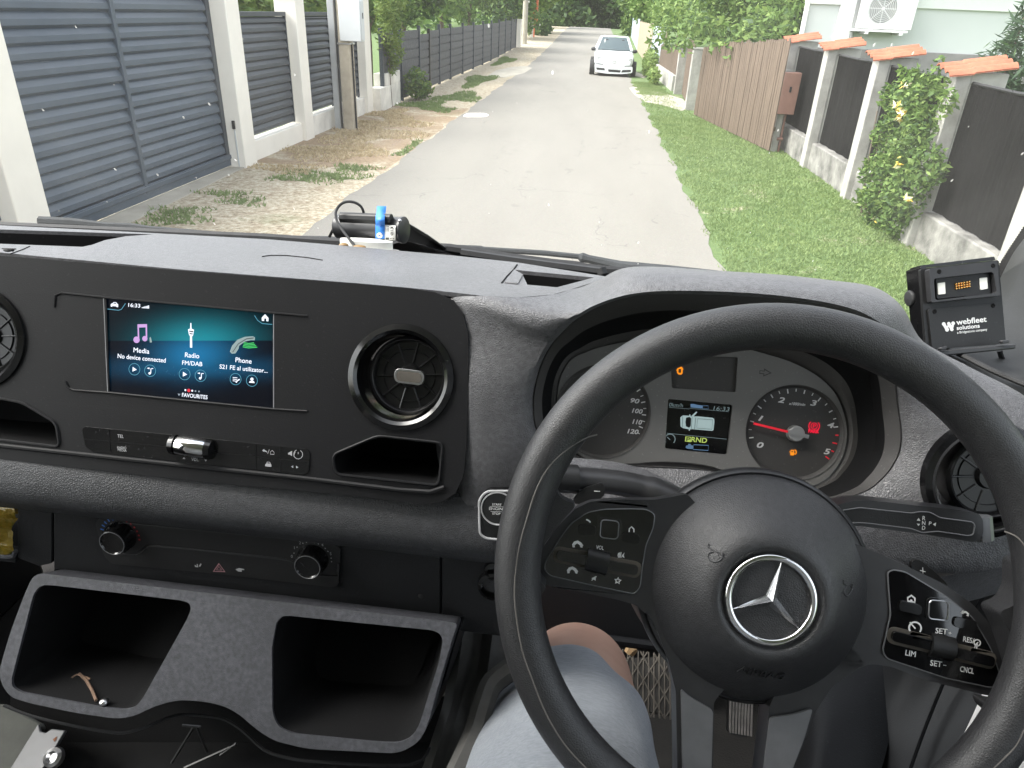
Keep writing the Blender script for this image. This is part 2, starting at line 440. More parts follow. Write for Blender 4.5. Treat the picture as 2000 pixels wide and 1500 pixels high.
def glassmat():
    """windscreen: clear, faint reflection, dust specks and dried insects stuck to it"""
    m, nt, b, o = newmat('windscreen_glass'); c = coords(nt)
    tr = N(nt, 'ShaderNodeBsdfTransparent'); tr.inputs[0].default_value = (.97, .99, .98, 1)
    gl = N(nt, 'ShaderNodeBsdfGlossy'); gl.inputs['Roughness'].default_value = .01
    fr = N(nt, 'ShaderNodeFresnel'); fr.inputs['IOR'].default_value = 1.33
    mx = N(nt, 'ShaderNodeMixShader'); nt.links.new(math2(nt, 'MULTIPLY', fr.outputs[0], .6), mx.inputs[0]); nt.links.new(tr.outputs[0], mx.inputs[1]); nt.links.new(gl.outputs[0], mx.inputs[2])
    df = N(nt, 'ShaderNodeBsdfDiffuse'); df.inputs[0].default_value = (.75, .74, .68, 1); tl = N(nt, 'ShaderNodeBsdfTranslucent'); tl.inputs[0].default_value = (.75, .74, .68, 1)
    dm = N(nt, 'ShaderNodeAddShader'); nt.links.new(df.outputs[0], dm.inputs[0]); nt.links.new(tl.outputs[0], dm.inputs[1])
    mp = N(nt, 'ShaderNodeMapping'); mp.inputs['Scale'].default_value = (1., .42, .42); mp.inputs['Rotation'].default_value = (.3, .2, .9); nt.links.new(c, mp.inputs[0])
    v = N(nt, 'ShaderNodeTexVoronoi'); v.inputs['Scale'].default_value = 95; nt.links.new(mp.outputs[0], v.inputs['Vector'])
    sel = N(nt, 'ShaderNodeSeparateColor'); nt.links.new(v.outputs['Color'], sel.inputs[0])
    r = math2(nt, 'MULTIPLY', math2(nt, 'POWER', sel.outputs[0], 4), .11)
    spk = math2(nt, 'LESS_THAN', v.outputs['Distance'], r)
    big = noise(nt, c, 3.5, 5, .6)
    veil = math2(nt, 'MULTIPLY', ramp(nt, big, [(.35, (.3,)*3), (.7, (1,)*3)]), .04)  # pale haze mixed into the glass to wash out the view ahead
    a = math2(nt, 'MINIMUM', math2(nt, 'ADD', math2(nt, 'MULTIPLY', spk, .34), veil), 1)
    m2 = N(nt, 'ShaderNodeMixShader'); nt.links.new(a, m2.inputs[0]); nt.links.new(mx.outputs[0], m2.inputs[1]); nt.links.new(dm.outputs[0], m2.inputs[2])
    nt.links.new(m2.outputs[0], o.inputs[0]); return m
M['glass'] = glassmat()
def sideglass():
    m, nt, b, o = newmat('side_glass')
    tr = N(nt, 'ShaderNodeBsdfTransparent'); tr.inputs[0].default_value = (.93, .96, .95, 1); gl = N(nt, 'ShaderNodeBsdfGlossy'); gl.inputs['Roughness'].default_value = .01
    mx = N(nt, 'ShaderNodeMixShader'); mx.inputs[0].default_value = .05; nt.links.new(tr.outputs[0], mx.inputs[1]); nt.links.new(gl.outputs[0], mx.inputs[2]); nt.links.new(mx.outputs[0], o.inputs[0]); return m
M['sideglass'] = sideglass()
# ---- outdoors
def roadmat():
    m, nt, b, o = newmat('worn_asphalt'); c = coords(nt)
    mp = N(nt, 'ShaderNodeMapping'); mp.inputs['Scale'].default_value = (1, .16, 1); nt.links.new(c, mp.inputs[0])
    f1 = noise(nt, mp.outputs[0], 1.1, 6, .6); f2 = noise(nt, c, 42, 3, .7); f3 = noise(nt, c, .9, 5, .7)
    v = N(nt, 'ShaderNodeTexVoronoi'); v.inputs['Scale'].default_value = 110; nt.links.new(c, v.inputs['Vector'])
    a = ramp(nt, f1, [(.3, (.182, .171, .149)), (.7, (.220, .208, .182))])
    a = mixc(nt, .24, a, ramp(nt, f2, [(.3, (.12, .115, .10)), (.7, (.25, .24, .22))]))
    a = mixc(nt, math2(nt, 'MULTIPLY', ramp(nt, f3, [(.62, (0,)*3), (.70, (1,)*3)]), .25), a, (.12, .115, .105))
    a = mixc(nt, .05, a, v.outputs['Color'], 'OVERLAY')
    cr = N(nt, 'ShaderNodeTexVoronoi', feature='DISTANCE_TO_EDGE'); cr.inputs['Scale'].default_value = .8; wv = N(nt, 'ShaderNodeTexNoise'); wv.inputs['Scale'].default_value = 3; nt.links.new(c, wv.inputs['Vector'])
    wm = N(nt, 'ShaderNodeVectorMath', operation='MULTIPLY_ADD'); nt.links.new(wv.outputs['Color'], wm.inputs[0]); wm.inputs[1].default_value = (.5, .5, 0); nt.links.new(c, wm.inputs[2]); nt.links.new(wm.outputs[0], cr.inputs['Vector'])
    ck = math2(nt, 'MULTIPLY', math2(nt, 'LESS_THAN', cr.outputs['Distance'], .006), math2(nt, 'GREATER_THAN', f3, .52))
    a = mixc(nt, math2(nt, 'MULTIPLY', ck, .45), a, (.09, .085, .08))
    sp_ = noise(nt, c, 2.6, 2, .4); a = mixc(nt, math2(nt, 'MULTIPLY', ramp(nt, sp_, [(.70, (0,)*3), (.76, (1,)*3)]), .35), a, (.11, .105, .095))
    nt.links.new(a, b.inputs['Base Color']); b.inputs['Roughness'].default_value = .85
    bump(nt, b, f2, .3, .01); return m
M['road'] = roadmat()
def groundmat():
    """verge soil: pale gravel, brown litter and green patches by position"""
    m, nt, b, o = newmat('verge_ground'); c = coords(nt)
    sp = N(nt, 'ShaderNodeSeparateXYZ'); nt.links.new(c, sp.inputs[0])
    g1 = noise(nt, c, 1.3, 6, .65); g2 = noise(nt, c, 13, 6, .8); g3 = noise(nt, c, .45, 4, .6)
    grav = mixc(nt, .75, ramp(nt, g1, [(.35, (.32, .27, .18)), (.6, (.44, .39, .29))]), ramp(nt, g2, [(.36, (.10, .075, .045)), (.46, (.34, .28, .19)), (.56, (.50, .45, .35)), (.68, (.68, .64, .55))]))
    lit = mixc(nt, .5, ramp(nt, g2, [(.3, (.09, .055, .03)), (.7, (.36, .26, .155))]), (.27, .185, .11))
    # a brown leaf-litter stretch on the left verge between gate and picket fence
    yb = math2(nt, 'MULTIPLY', math2(nt, 'GREATER_THAN', sp.outputs['Y'], 11.2), math2(nt, 'LESS_THAN', sp.outputs['Y'], 19.5))
    wl = math2(nt, 'MULTIPLY', yb, ramp(nt, g1, [(.40, (0,)*3), (.52, (1,)*3)]))
    wl = math2(nt, 'MULTIPLY', wl, math2(nt, 'LESS_THAN', sp.outputs['X'], -3.1))
    g4 = noise(nt, c, 4.2, 5, .7); grav = mixc(nt, math2(nt, 'MULTIPLY', ramp(nt, g4, [(.52, (0,)*3), (.64, (1,)*3)]), .6), grav, (.20, .135, .075)); grav = mixc(nt, math2(nt, 'MULTIPLY', ramp(nt, g4, [(.28, (1,)*3), (.38, (0,)*3)]), .55), grav, (.12, .16, .06))
    a = mixc(nt, math2(nt, 'MULTIPLY', wl, .85), grav, lit)
    green = ramp(nt, g2, [(.3, (.055, .10, .03)), (.7, (.13, .19, .06))])
    rt = math2(nt, 'GREATER_THAN', sp.outputs['X'], 1.3)
    gl = ramp(nt, g3, [(.62, (0,)*3), (.70, (1,)*3)])
    gr = ramp(nt, g1, [(.30, (.15,)*3), (.42, (1,)*3)])
    w = math2(nt, 'MAXIMUM', math2(nt, 'MULTIPLY', rt, gr), math2(nt, 'MULTIPLY', gl, .35))
    far = math2(nt, 'GREATER_THAN', math2(nt, 'ABSOLUTE', sp.outputs['X']), 6.0)
    w = math2(nt, 'MAXIMUM', w, far)
    a = mixc(nt, w, a, green)
    nt.links.new(a, b.inputs['Base Color']); b.inputs['Roughness'].default_value = .95
    bump(nt, b, g2, .6, .03); return m
M['ground'] = groundmat()
def bladesmat(name, lo, hi):
    m, nt, b, o = newmat(name); c = coords(nt)
    f = noise(nt, c, 2.2, 4, .7); g = noise(nt, c, 38, 2)
    a = mixc(nt, .5, ramp(nt, f, [(.3, lo), (.7, hi)]), ramp(nt, g, [(.3, lo), (.7, hi)]))
    nt.links.new(a, b.inputs['Base Color']); b.inputs['Roughness'].default_value = .7
    tl = N(nt, 'ShaderNodeBsdfTranslucent'); nt.links.new(a, tl.inputs[0]); mx = N(nt, 'ShaderNodeMixShader'); mx.inputs[0].default_value = .35
    nt.links.new(b.outputs[0], mx.inputs[1]); nt.links.new(tl.outputs[0], mx.inputs[2]); nt.links.new(mx.outputs[0], o.inputs[0]); return m
M['grass'] = bladesmat('grass_blades', (.105, .175, .055), (.28, .355, .135))
M['grassdry'] = bladesmat('dry_grass', (.42, .33, .19), (.64, .54, .37))
M['leaf_mid'] = bladesmat('leaves_mid', (.045, .10, .02), (.17, .27, .06))
M['leaf_dark'] = bladesmat('leaves_dark', (.022, .052, .016), (.075, .14, .04))
M['leaf_light'] = bladesmat('leaves_light', (.11, .19, .04), (.27, .36, .10))
M['leaf_vine'] = bladesmat('leaves_vine', (.06, .13, .02), (.24, .30, .06))
M['needles'] = bladesmat('pine_needles', (.02, .05, .025), (.06, .11, .05))
M['petal'] = plain('yellow_petals', (.72, .50, .09), .6, var=.3, scale=30)
M['petalw'] = plain('cream_petals', (.8, .74, .45), .6)
M['bark'] = plain('bark', (.13, .10, .075), .9, var=.4, scale=14, bumps=(30, .6, .02))
M['stucco'] = plain('white_stucco', (.84, .80, .72), .85, var=.04, scale=2.5, bumps=(160, .15, .004))
M['stuccoworn'] = plain('stained_white_render', (.72, .69, .63), .9, var=.22, scale=2.2, bumps=(90, .2, .006))
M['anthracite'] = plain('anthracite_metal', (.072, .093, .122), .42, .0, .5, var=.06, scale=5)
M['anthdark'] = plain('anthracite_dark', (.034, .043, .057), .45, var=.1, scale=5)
M['picket'] = plain('grey_black_pickets', (.075, .077, .085), .7, var=.25, scale=9, bumps=(40, .3, .01))
M['concrete'] = plain('concrete', (.34, .33, .305), .9, var=.28, scale=3.2, bumps=(60, .4, .008))
M['concretestain'] = plain('stained_concrete', (.19, .185, .17), .95, var=.55, scale=3.4, bumps=(40, .5, .012))
M['concretepale'] = plain('pale_concrete', (.36, .335, .28), .9, var=.15, scale=2.5, bumps=(60, .3, .006))
M['poletan'] = plain('tan_concrete_pole', (.42, .37, .29), .9, var=.18, scale=4)
M['polegrey'] = plain('grey_conduit', (.42, .43, .43), .6, var=.1, scale=4)
M['boxwhite'] = plain('meter_box_white', (.60, .62, .62), .5, var=.04, scale=5)
M['brownbox'] = plain('brown_meter_box', (.20, .105, .08), .5, var=.12, scale=5)
def reedmat():
    m, nt, b, o = newmat('black_reed_screen'); c = coords(nt)
    mp = N(nt, 'ShaderNodeMapping'); mp.inputs['Scale'].default_value = (1, 1, .02); nt.links.new(c, mp.inputs[0])
    f = noise(nt, mp.outputs[0], 55, 3, .7); g = noise(nt, c, 1.6, 4)
    a = mixc(nt, .5, ramp(nt, f, [(.3, (.003, .003, .003)), (.7, (.014, .013, .013))]), ramp(nt, g, [(.3, (.005, .005, .005)), (.7, (.010, .0095, .0095))]))
    nt.links.new(a, b.inputs['Base Color']); b.inputs['Roughness'].default_value = .9; b.inputs['Specular IOR Level'].default_value = .08; bump(nt, b, f, .8, .02); return m
M['reed'] = reedmat()
def woodmat(name, lo, hi):
    m, nt, b, o = newmat(name); c = coords(nt)
    mp = N(nt, 'ShaderNodeMapping'); mp.inputs['Scale'].default_value = (9, 9, .5); nt.links.new(c, mp.inputs[0])
    f = noise(nt, mp.outputs[0], 3, 5, .65); nt.links.new(ramp(nt, f, [(.3, lo), (.7, hi)]), b.inputs['Base Color']); b.inputs['Roughness'].default_value = .8
    bump(nt, b, f, .4, .01); return m
M['wood'] = woodmat('brown_stained_wood', (.08, .056, .039), (.155, .112, .08))
M['woodpale'] = woodmat('pale_weathered_wood', (.28, .23, .16), (.45, .39, .29))
M['sheet'] = plain('blue_grey_sheet', (.42, .47, .55), .5, var=.08, scale=3)
M['tile'] = plain('terracotta', (.32, .10, .052), .75, var=.22, scale=14, bumps=(60, .3, .006))
M['housewall'] = plain('pale_house_render', (.58, .61, .59), .85, var=.03, scale=1.5)
M['housetrim'] = plain('house_trim_white', (.80, .82, .79), .8, var=.03, scale=2)
M['plinth'] = plain('grey_plinth', (.23, .22, .215), .9, var=.15, scale=4)
M['roofred'] = plain('dark_red_roof', (.085, .025, .03), .7, var=.3, scale=8)
M['acwhite'] = plain('ac_white', (.80, .80, .79), .45)
M['acdark'] = plain('ac_fan_dark', (.28, .29, .28), .6)
M['orange'] = plain('orange_paint', (.75, .17, .06), .5)
M['carpaint'] = plain('white_car_paint', (.78, .82, .83), .22, coat=.6)
M['carglass'] = plain('car_glass', (.03, .055, .06), .05, spec=.7, coat=.5)
M['carblack'] = plain('car_black_trim', (.02, .02, .022), .5)
M['lamp'] = plain('headlight', (.62, .64, .66), .12, .3, coat=.6)
M['tyre'] = plain('tyre', (.018, .018, .018), .8)
M['alu'] = plain('wheel_rim_metal', (.45, .46, .47), .35, .8)
M['amberlens'] = plain('indicator_lens', (.6, .33, .12), .2)
# ------------------------------------------------------------------ ground, road, verges
def gz(y):
    if y < 34: return 0.
    t = min((y-34)/56, 1); h = .86*t*t*(3-2*t)
    if y > 92: h -= min((y-92)*.03, 1.2)
    return h
ys = list(np.linspace(-25, 34, 12))+list(np.linspace(38, 130, 24))+[180, 260, 400, 700]
xs = [-500, -150, -60, -20, -6, -3.06, 1.5, 4, 8, 20, 60, 150, 500]
mb = MB(); mb.grid([[(x, y, gz(y)) for x in xs] for y in ys]); props(mk('ground', mb, M['ground'], loc=(0, 0, 0)), kind='structure')
def ragged(x, amp, y, s): return x+amp*(math.sin(y*1.7+s)+.6*math.sin(y*4.3+2*s)+.4*math.sin(y*9.1+s))
rows = []
for y in list(np.arange(-12, 40, .25))+list(np.arange(40, 93, 1.)):
    rows.append([(ragged(-3.08, .035, y, 1.), y, gz(y)+.006), (-2.2, y, gz(y)+.012), (-.75, y, gz(y)+.016), (.8, y, gz(y)+.012), (ragged(1.53, .04, y, 4.), y, gz(y)+.006)])
mb = MB(); mb.grid(rows); props(mk('road', mb, M['road'], loc=(0, 0, 0)), kind='structure')
def gpoly(px, z): return [ground(x, y)[:2] for x, y in px]
GF = Ax((0, 0, 0), (1, 0, 0), (0, 1, 0))
def slab(name, px, h, mat, **k):
    mb = MB(); mb.prism(GF, rounded(gpoly(px, 0), .12), -.05, h); return mk(name, mb, mat, loc=(0, 0, 0), bevel=.01)
props(slab('gate_threshold_path', [(120, 475), (196, 430.5), (448, 320.5), (486, 324), (259, 434), (200, 470)], .012, M['concretepale']), kind='structure')
props(slab('entrance_path', [(1228, 172), (1252, 170), (1300, 184), (1334, 194), (1350, 212), (1332, 217), (1296, 206), (1262, 200), (1240, 186)], .014, M['concretepale']), kind='structure')
props(slab('far_entrance_path', [(1231, 141), (1240, 140), (1262, 149), (1258, 153), (1238, 148)], .012, M['concretepale']), kind='structure')
props(slab('left_driveway', [(968, 138), (1000, 131), (1048, 128), (1024, 143), (985, 152), (950, 150)], .010, M['concretepale']), kind='structure')
props(slab('far_left_driveway', [(1030, 95), (1066, 95), (1064, 101), (1042, 100)], .012, M['concretepale']), kind='structure')
props(slab('grey_driveway', [(1033, 84), (1086, 80), (1072, 93), (1034, 94)], .009, M['concrete']), kind='structure')
o = slab('manhole_cover', [(904, 228), (912, 222.5), (948, 222.5), (956, 227), (946, 230), (912, 230)], .022, M['stucco'])
props(o, 'pale flat concrete cover lying at the left road edge', 'cover')

# ------------------------------------------------------------------ foliage
def leafcloud(blobs, n, size, elong=1.8, shell=.45, up=.35):
    """n leaf-sized diamonds through ellipsoid clumps; returns verts, faces"""
    w = np.array([b[3]*b[4]*b[5] for b in blobs])**.8; w /= w.sum()
    k = RNG.choice(len(blobs), n, p=w); B = np.array(blobs)[k]
    d = RNG.normal(size=(n, 3)); d /= np.linalg.norm(d, axis=1)[:, None]
    r = (shell+(1-shell)*RNG.random(n)**.6)*(.85+.3*RNG.random(n))
    c = B[:, :3]+d*r[:, None]*B[:, 3:6]
    a = RNG.normal(size=(n, 3)); a[:, 2] = a[:, 2]*.6-.35; a /= np.linalg.norm(a, axis=1)[:, None]
    nn = d*.7+RNG.normal(size=(n, 3))*.6; nn[:, 2] += up
    b = np.cross(nn, a); b /= np.linalg.norm(b, axis=1)[:, None]+1e-9
    s = size*(.6+.8*RNG.random(n))[:, None]
    v = np.stack([c-a*s*elong/2, c+b*s/2*.8-a*s*.1, c+a*s*elong/2, c-b*s/2*.8-a*s*.1], 1).reshape(-1, 3)
    f = np.arange(4*n).reshape(n, 4)
    return v, f
def cloudmesh(name, blobs, n, size, mat, parent, elong=1.8, shell=.45, mats=None):
    v, f = leafcloud(blobs, n, size, elong, shell)
    mb = MB(); mb.v = v.tolist(); mb.f = f.tolist(); mb.m = [0]*len(mb.f)
    o = mk(name, mb, mats or mat, parent, smooth=0)
    if mats: o.data.polygons.foreach_set('material_index', RNG.choice(len(mats), n, p=np.array([.6, .25, .15][:len(mats)])/sum([.6, .25, .15][:len(mats)])))
    return o
def crown(cx, cy, cz, rx, ry, rz, k, seed):
    r = np.random.default_rng(seed); out = []
    for i in range(k):
        d = r.normal(size=3); d /= np.linalg.norm(d); q = .35+.5*r.random(); s = .30+.24*r.random()
        out.append((cx+d[0]*rx*q, cy+d[1]*ry*q, cz+d[2]*rz*q, rx*s, ry*s, rz*s*.8))
    return out
def tree(label, x, y, cz, rx, ry, rz, n, size, mats, seed, k=16, tr=.12, name='tree', cat='tree', group=None, extra=(), trunk_top=None):
    base = (x, y, gz(y)-.05); t = thing(name, label, cat, base, group)
    bl = crown(x, y, cz, rx, ry, rz, k, seed)+list(extra)
    mb = MB(); r = np.random.default_rng(seed+99); tz = trunk_top or cz-.2*rz
    pts = [V3(x, y, base[2]), V3(x+.05, y, base[2]+.5*(tz-base[2])), V3(x-.04, y+.05, tz)]
    mb.tube(smooth_curve(pts, 4), list(np.linspace(tr, tr*.55, 9)), 8)
    for b in bl[:9]:
        e = V3(*b[:3]); s0 = pts[1]+(pts[2]-pts[1])*(.2+.8*r.random()); m = (s0+e)/2+V3(0, 0, .15)
        mb.tube(smooth_curve([s0, m, e], 3), list(np.linspace(tr*.4, tr*.08, 7)), 5)
    mk('trunk', mb, M['bark'], t)
    cloudmesh('crown', bl, n, size, None, t, mats=mats)
    return t
LM, LD, LL, LV = M['leaf_mid'], M['leaf_dark'], M['leaf_light'], M['leaf_vine']
G_L = 'trees behind the grey slatted fence'
tree('bushy green tree behind the long grey fence, nearest the white fence pillar', -6.6, 22.5, 2.9, 1.7, 2.4, 1.7, 5200, .13, [LM, LD, LL], 1, group=G_L)
tree('dark dense tree behind the long grey fence, second from the white pillar', -6.9, 28.0, 3.2, 1.6, 2.6, 1.9, 4200, .15, [LD, LM, LM], 2, group=G_L)
tree('broad light green tree over the middle of the long grey fence', -6.7, 34.0, 3.4, 1.7, 3.0, 2.1, 4200, .16, [LM, LL, LD], 3, group=G_L)
tree('leafy tree behind the far half of the long grey fence', -6.6, 41.0, 3.6, 1.8, 3.2, 2.4, 4200, .18, [LM, LD, LL], 4, group=G_L)
tree('tall dense tree overhanging the far end of the long grey fence', -5.9, 49.0, 3.9, 1.5, 3.2, 2.9, 4600, .2, [LD, LM, LL], 5, group=G_L)
tree('rounded tree beside the far utility pole and orange box', -6.2, 60.5, 4.0, 2.0, 3.6, 3.2, 4200, .24, [LM, LL, LD], 6, group='roadside trees far down the street')
tree('yellow-green drooping tree on the far left roadside', -5.4, 71.0, 4.4, 1.9, 3.6, 3.4, 4200, .26, [LL, LM, LV], 7, group='roadside trees far down the street')
tree('pale green roadside tree near the far left road end', -5.6, 84.0, 5.0, 2.2, 3.4, 3.6, 3600, .3, [LL, LM, LV], 8, group='roadside trees far down the street')
tree('dark roadside tree beyond the white car at right road edge', 3.6, 72.0, 4.2, 2.0, 4.0, 3.4, 4200, .26, [LM, LD, LL], 9, group='roadside trees far down the street')
tree('light green tree on the right roadside behind the white car', 4.3, 60.0, 4.0, 2.2, 4.0, 3.1, 4200, .24, [LM, LL, LL], 10, group='roadside trees far down the street')
tree('green tree behind the pale wooden fence boards on the right', 4.6, 46.0, 4.0, 1.7, 3.6, 2.6, 4600, .19, [LM, LL, LD], 11)
tree('large bright green tree overhanging the brown wooden fence', 5.0, 25.0, 3.45, 2.4, 4.2, 1.9, 27000, .10, [LM, LL, LD], 12, k=40, tr=.16,
     extra=[(3.1, 25.0, 2.25, .9, 1.9, .6), (3.35, 20.5, 1.9, .35, .45, .40), (2.7, 27, 2.5, .7, 1.4, .4), (3.9, 24, 2.0, .9, 1.6, .35)]+[(*ony(px, py, yy), r_, r_*1.3, r_) for px, py, yy, r_ in ((1420, 92, 18.6, .26), (1432, 118, 18.4, .16), (1395, 62, 19.5, .40), (1352, 66, 20.5, .45), (1310, 62, 22.5, .5), (1285, 78, 24, .4), (1470, 50, 18.0, .42), (1510, 44, 17.6, .34), (1330, 95, 21.5, .22))]+[(4.2, 20.5, 2.2, .8, .9, .45), (3.9, 29, 2.2, 1.0, 1.6, .7), (4.4, 20.5, 2.5, .6, .9, .5), (3.6, 22.5, 2.25, .8, .9, .35), (2.8, 29.5, 2.4, 1.1, 1.9, .65), (3.0, 33, 2.5, 1.1, 2.0, .75)])
tree('dark green tree beyond the brown fence, left of the red roof', 6.2, 34.0, 3.2, 2.1, 2.8, 2.2, 4200, .15, [LM, LD, LL], 13)
bl = []
for i in range(60):
    x = RNG.uniform(-22, 24); bl.append((x, RNG.uniform(104, 122), RNG.uniform(.0, 8), RNG.uniform(1.6, 3.2), 2, RNG.uniform(1.4, 2.8)))
for i in range(44): bl.append((RNG.uniform(-13, 13), RNG.uniform(97, 106), RNG.uniform(-.2, 5.5), RNG.uniform(1.4, 2.6), 1.6, RNG.uniform(1.2, 2.2)))
o = cloudmesh('far_woodland', bl, 22000, .5, None, None, mats=[LD, LD, LM]); props(o, 'dark mass of trees closing the far end of the street', 'woodland', kind='stuff')
bl = [(x, RNG.uniform(50, 95), RNG.uniform(1, 5.5), 2.2, 2.6, 2) for x in list(RNG.uniform(-24, -8.5, 26))+list(RNG.uniform(7.5, 24, 22))]
o = cloudmesh('garden_greenery', bl, 7000, .42, None, None, mats=[LM, LD, LL]); props(o, 'mass of garden greenery behind the roadside trees', 'greenery', kind='stuff')
def shrub(name, label, blobs, n, size, mats, stems, cat='shrub', group=None, flowers=None, elong=1.9):
    b = blobs[0]; t = thing(name, label, cat, (b[0], b[1], 0), group)
    mb = MB()
    for s in stems: mb.tube(smooth_curve(s, 4), list(np.linspace(.014, .006, 4*(len(s)-1)+1)), 5)
    mk('stem', mb, M['bark'], t); cloudmesh('foliage', blobs, n, size, None, t, elong=elong, mats=mats)
    if flowers:
        v, f = leafcloud(flowers, 6*len(flowers), .036, 2.2, .2); mb = MB(); mb.v = v.tolist(); mb.f = f.tolist(); mb.m = [0]*len(mb.f)
        o = mk('flowers', mb, [M['petal'], M['petalw']], t, smooth=0); o.data.polygons.foreach_set('material_index', RNG.integers(0, 2, len(f)))
    return t
# green hedge seen over the left fence panels
shrub('hedge', 'green bamboo-like hedge showing over the slatted fence panels', [(-6.5, y, 2.1, .35, .5, .55) for y in np.arange(11.4, 21.5, .6)], 7500, .10, [LV, LM, LL], [[V3(-6.5, y, 0), V3(-6.5, y, 1), V3(-6.5, y, 2)] for y in np.arange(11.4, 16.5, .8)], 'hedge', elong=3)
# climber on the end pillar of the white wall
shrub('climbing_plant', 'feathery green climber hanging beside the last white pillar', [(-5.0, 18.9, 2.2, .32, .5, .5), (-4.95, 18.8, 1.7, .3, .5, .5), (-4.95, 19.2, 2.5, .35, .6, .4), (-5.0, 19.3, 1.25, .25, .4, .4), (-4.92, 18.3, 2.45, .22, .3, .35), (-5., 19.1, .95, .16, .25, .25)], 2600, .05, [LV, LL, LM],
      [[V3(-5.0, 19.0, 0), V3(-5.0, 18.9, .7), V3(-5.0, 18.8, 2)]], 'climber', elong=2.6)
shrub('low_bush', 'low green weed bush at the foot of the long grey fence', [(-4.75, 20.6, .42, .3, .5, .42), (-4.7, 21.2, .25, .3, .4, .25)], 900, .07, [LM, LV, LD], [[V3(-4.75, 20.6, 0), V3(-4.75, 20.6, .5)]])
# honeysuckle at the right fence
hb = []
for (px, py, r) in ((1770, 175, .20), (1740, 190, .17), (1795, 200, .22), (1755, 235, .24), (1800, 255, .26), (1722, 262, .16), (1770, 300, .30), (1735, 320, .24), (1810, 330, .24), (1700, 335, .18), (1725, 375, .28), (1770, 380, .30), (1690, 385, .16), (1750, 425, .22), (1712, 420, .20), (1785, 150, .11), (1812, 170, .14), (1835, 118, .05), (1822, 150, .10), (1760, 140, .07), (1850, 200, .13), (1836, 170, .11)):
    p = onx(px, py, 3.78); hb.append((p[0], p[1], p[2], r*.8, r*1.15, r*1.1))
fl = []
for (px, py) in ((1764, 165), (1773, 170), (1752, 205), (1757, 215), (1762, 218), (1755, 232), (1757, 312), (1753, 322), (1774, 388), (1705, 430)):
    p = onx(px, py, 3.52); fl.append((p[0], p[1], p[2], .035, .04, .04))
shrub('honeysuckle', 'bushy honeysuckle with yellow flowers climbing between two tile-capped pillars', hb, 7000, .042, [LM, LL, LD], [[V3(3.85, 9.9+.15*i, 0), V3(3.8, 9.8+.2*i, .5), V3(3.8, 9.7+.3*i, 1.3)] for i in range(4)], 'shrub', flowers=fl)
# young conifer behind the near right panel
p = ony(1975, 110, 10.5); t = thing('conifer', 'young dark conifer rising behind the near black panel', 'conifer', (p[0], p[1], 0))
mb = MB(); mb.tube([V3(p[0], p[1], 0), V3(p[0], p[1], 2.5)], [.05, .01], 7); mk('trunk', mb, M['bark'], t)
cloudmesh('crown', [(p[0]+RNG.uniform(-.1, .1)*(3-z), p[1]+RNG.uniform(-.15, .15), z, (2.75-z)*.34+.06, (2.75-z)*.34+.06, .2) for z in np.arange(.6, 2.6, .16)], 4200, .035, None, t, elong=5, shell=.1, mats=[M['needles'], LD])
# far roadside weeds
shrub('roadside_bush', 'dark bush by the left roadside near the far road end', [(-4.6, 66, 1.3, .7, 1.2, 1.0), (-4.4, 69, 1.0, .6, 1, .8)], 1200, .16, [LD, LM], [[V3(-4.6, 66, .4), V3(-4.6, 66, 1)]])
shrub('yellow_weeds', 'bright yellow-green weeds beside the pale fence behind the car', [(2.55, 36, .5, .35, 1.6, .5), (2.3, 33.5, .35, .25, .9, .35), (2.3, 30, .3, .25, .9, .3)], 1500, .09, [LL, LV, LM], [[V3(2.5, 36, 0), V3(2.5, 36, .5)]])
# grass
def blades(name, spots, n, h, mat, w=.010):
    """n little bent blades over rectangles/ellipses (x, y, rx, ry)"""
    a = np.array([s[2]*s[3] for s in spots]); k = RNG.choice(len(spots), n, p=a/a.sum()); S = np.array(spots)[k]
    th = RNG.uniform(0, 2*math.pi, n); rr = np.sqrt(RNG.random(n))*(.75+.35*np.sin(3*th+k)+.2*RNG.random(n))
    x = S[:, 0]+S[:, 2]*rr*np.cos(th); y = S[:, 1]+S[:, 3]*rr*np.sin(th)
    return x, y
def grassmesh(name, x, y, h, mat, label, w=.010):
    n = len(x); z = np.array([gz(v) for v in y]); ph = RNG.uniform(0, 2*math.pi, n); hh = h*(.5+RNG.random(n)); ww = w*(1+y/9)
    dx, dy = np.cos(ph)*ww, np.sin(ph)*ww; lx, ly = RNG.normal(size=n)*hh*.55, RNG.normal(size=n)*hh*.55
    v = np.stack([np.stack([x-dx, y-dy, z], 1), np.stack([x+dx, y+dy, z], 1), np.stack([x+lx, y+ly, z+hh], 1)], 1).reshape(-1, 3)
    mb = MB(); mb.v = v.tolist(); mb.f = np.arange(3*n).reshape(n, 3).tolist(); mb.m = [0]*n
    return props(mk(name, mb, mat, loc=(0, 0, 0), smooth=0), label, 'grass', kind='stuff')
n = 105000; y = 4.5+26*RNG.random(n)**1.7; xr = np.clip(3.98-.2*np.clip(y-15, 0, 8), 2.5, 4); x = 1.53+.16*RNG.random(n)**2+.07*np.sin(y*4.1)+(xr-1.55)*RNG.random(n)
keep = (RNG.random(n) < .55+.45*np.sin(x*5+y*1.3)*np.cos(y*2.1-x)) | (RNG.random(n) < .6); keep &= ~((y > 20) & (y < 25.5) & (RNG.random(n) < .8))
grassmesh('verge_grass', x[keep], y[keep], .034, M['grass'], 'short green grass along the right road edge', .0036)
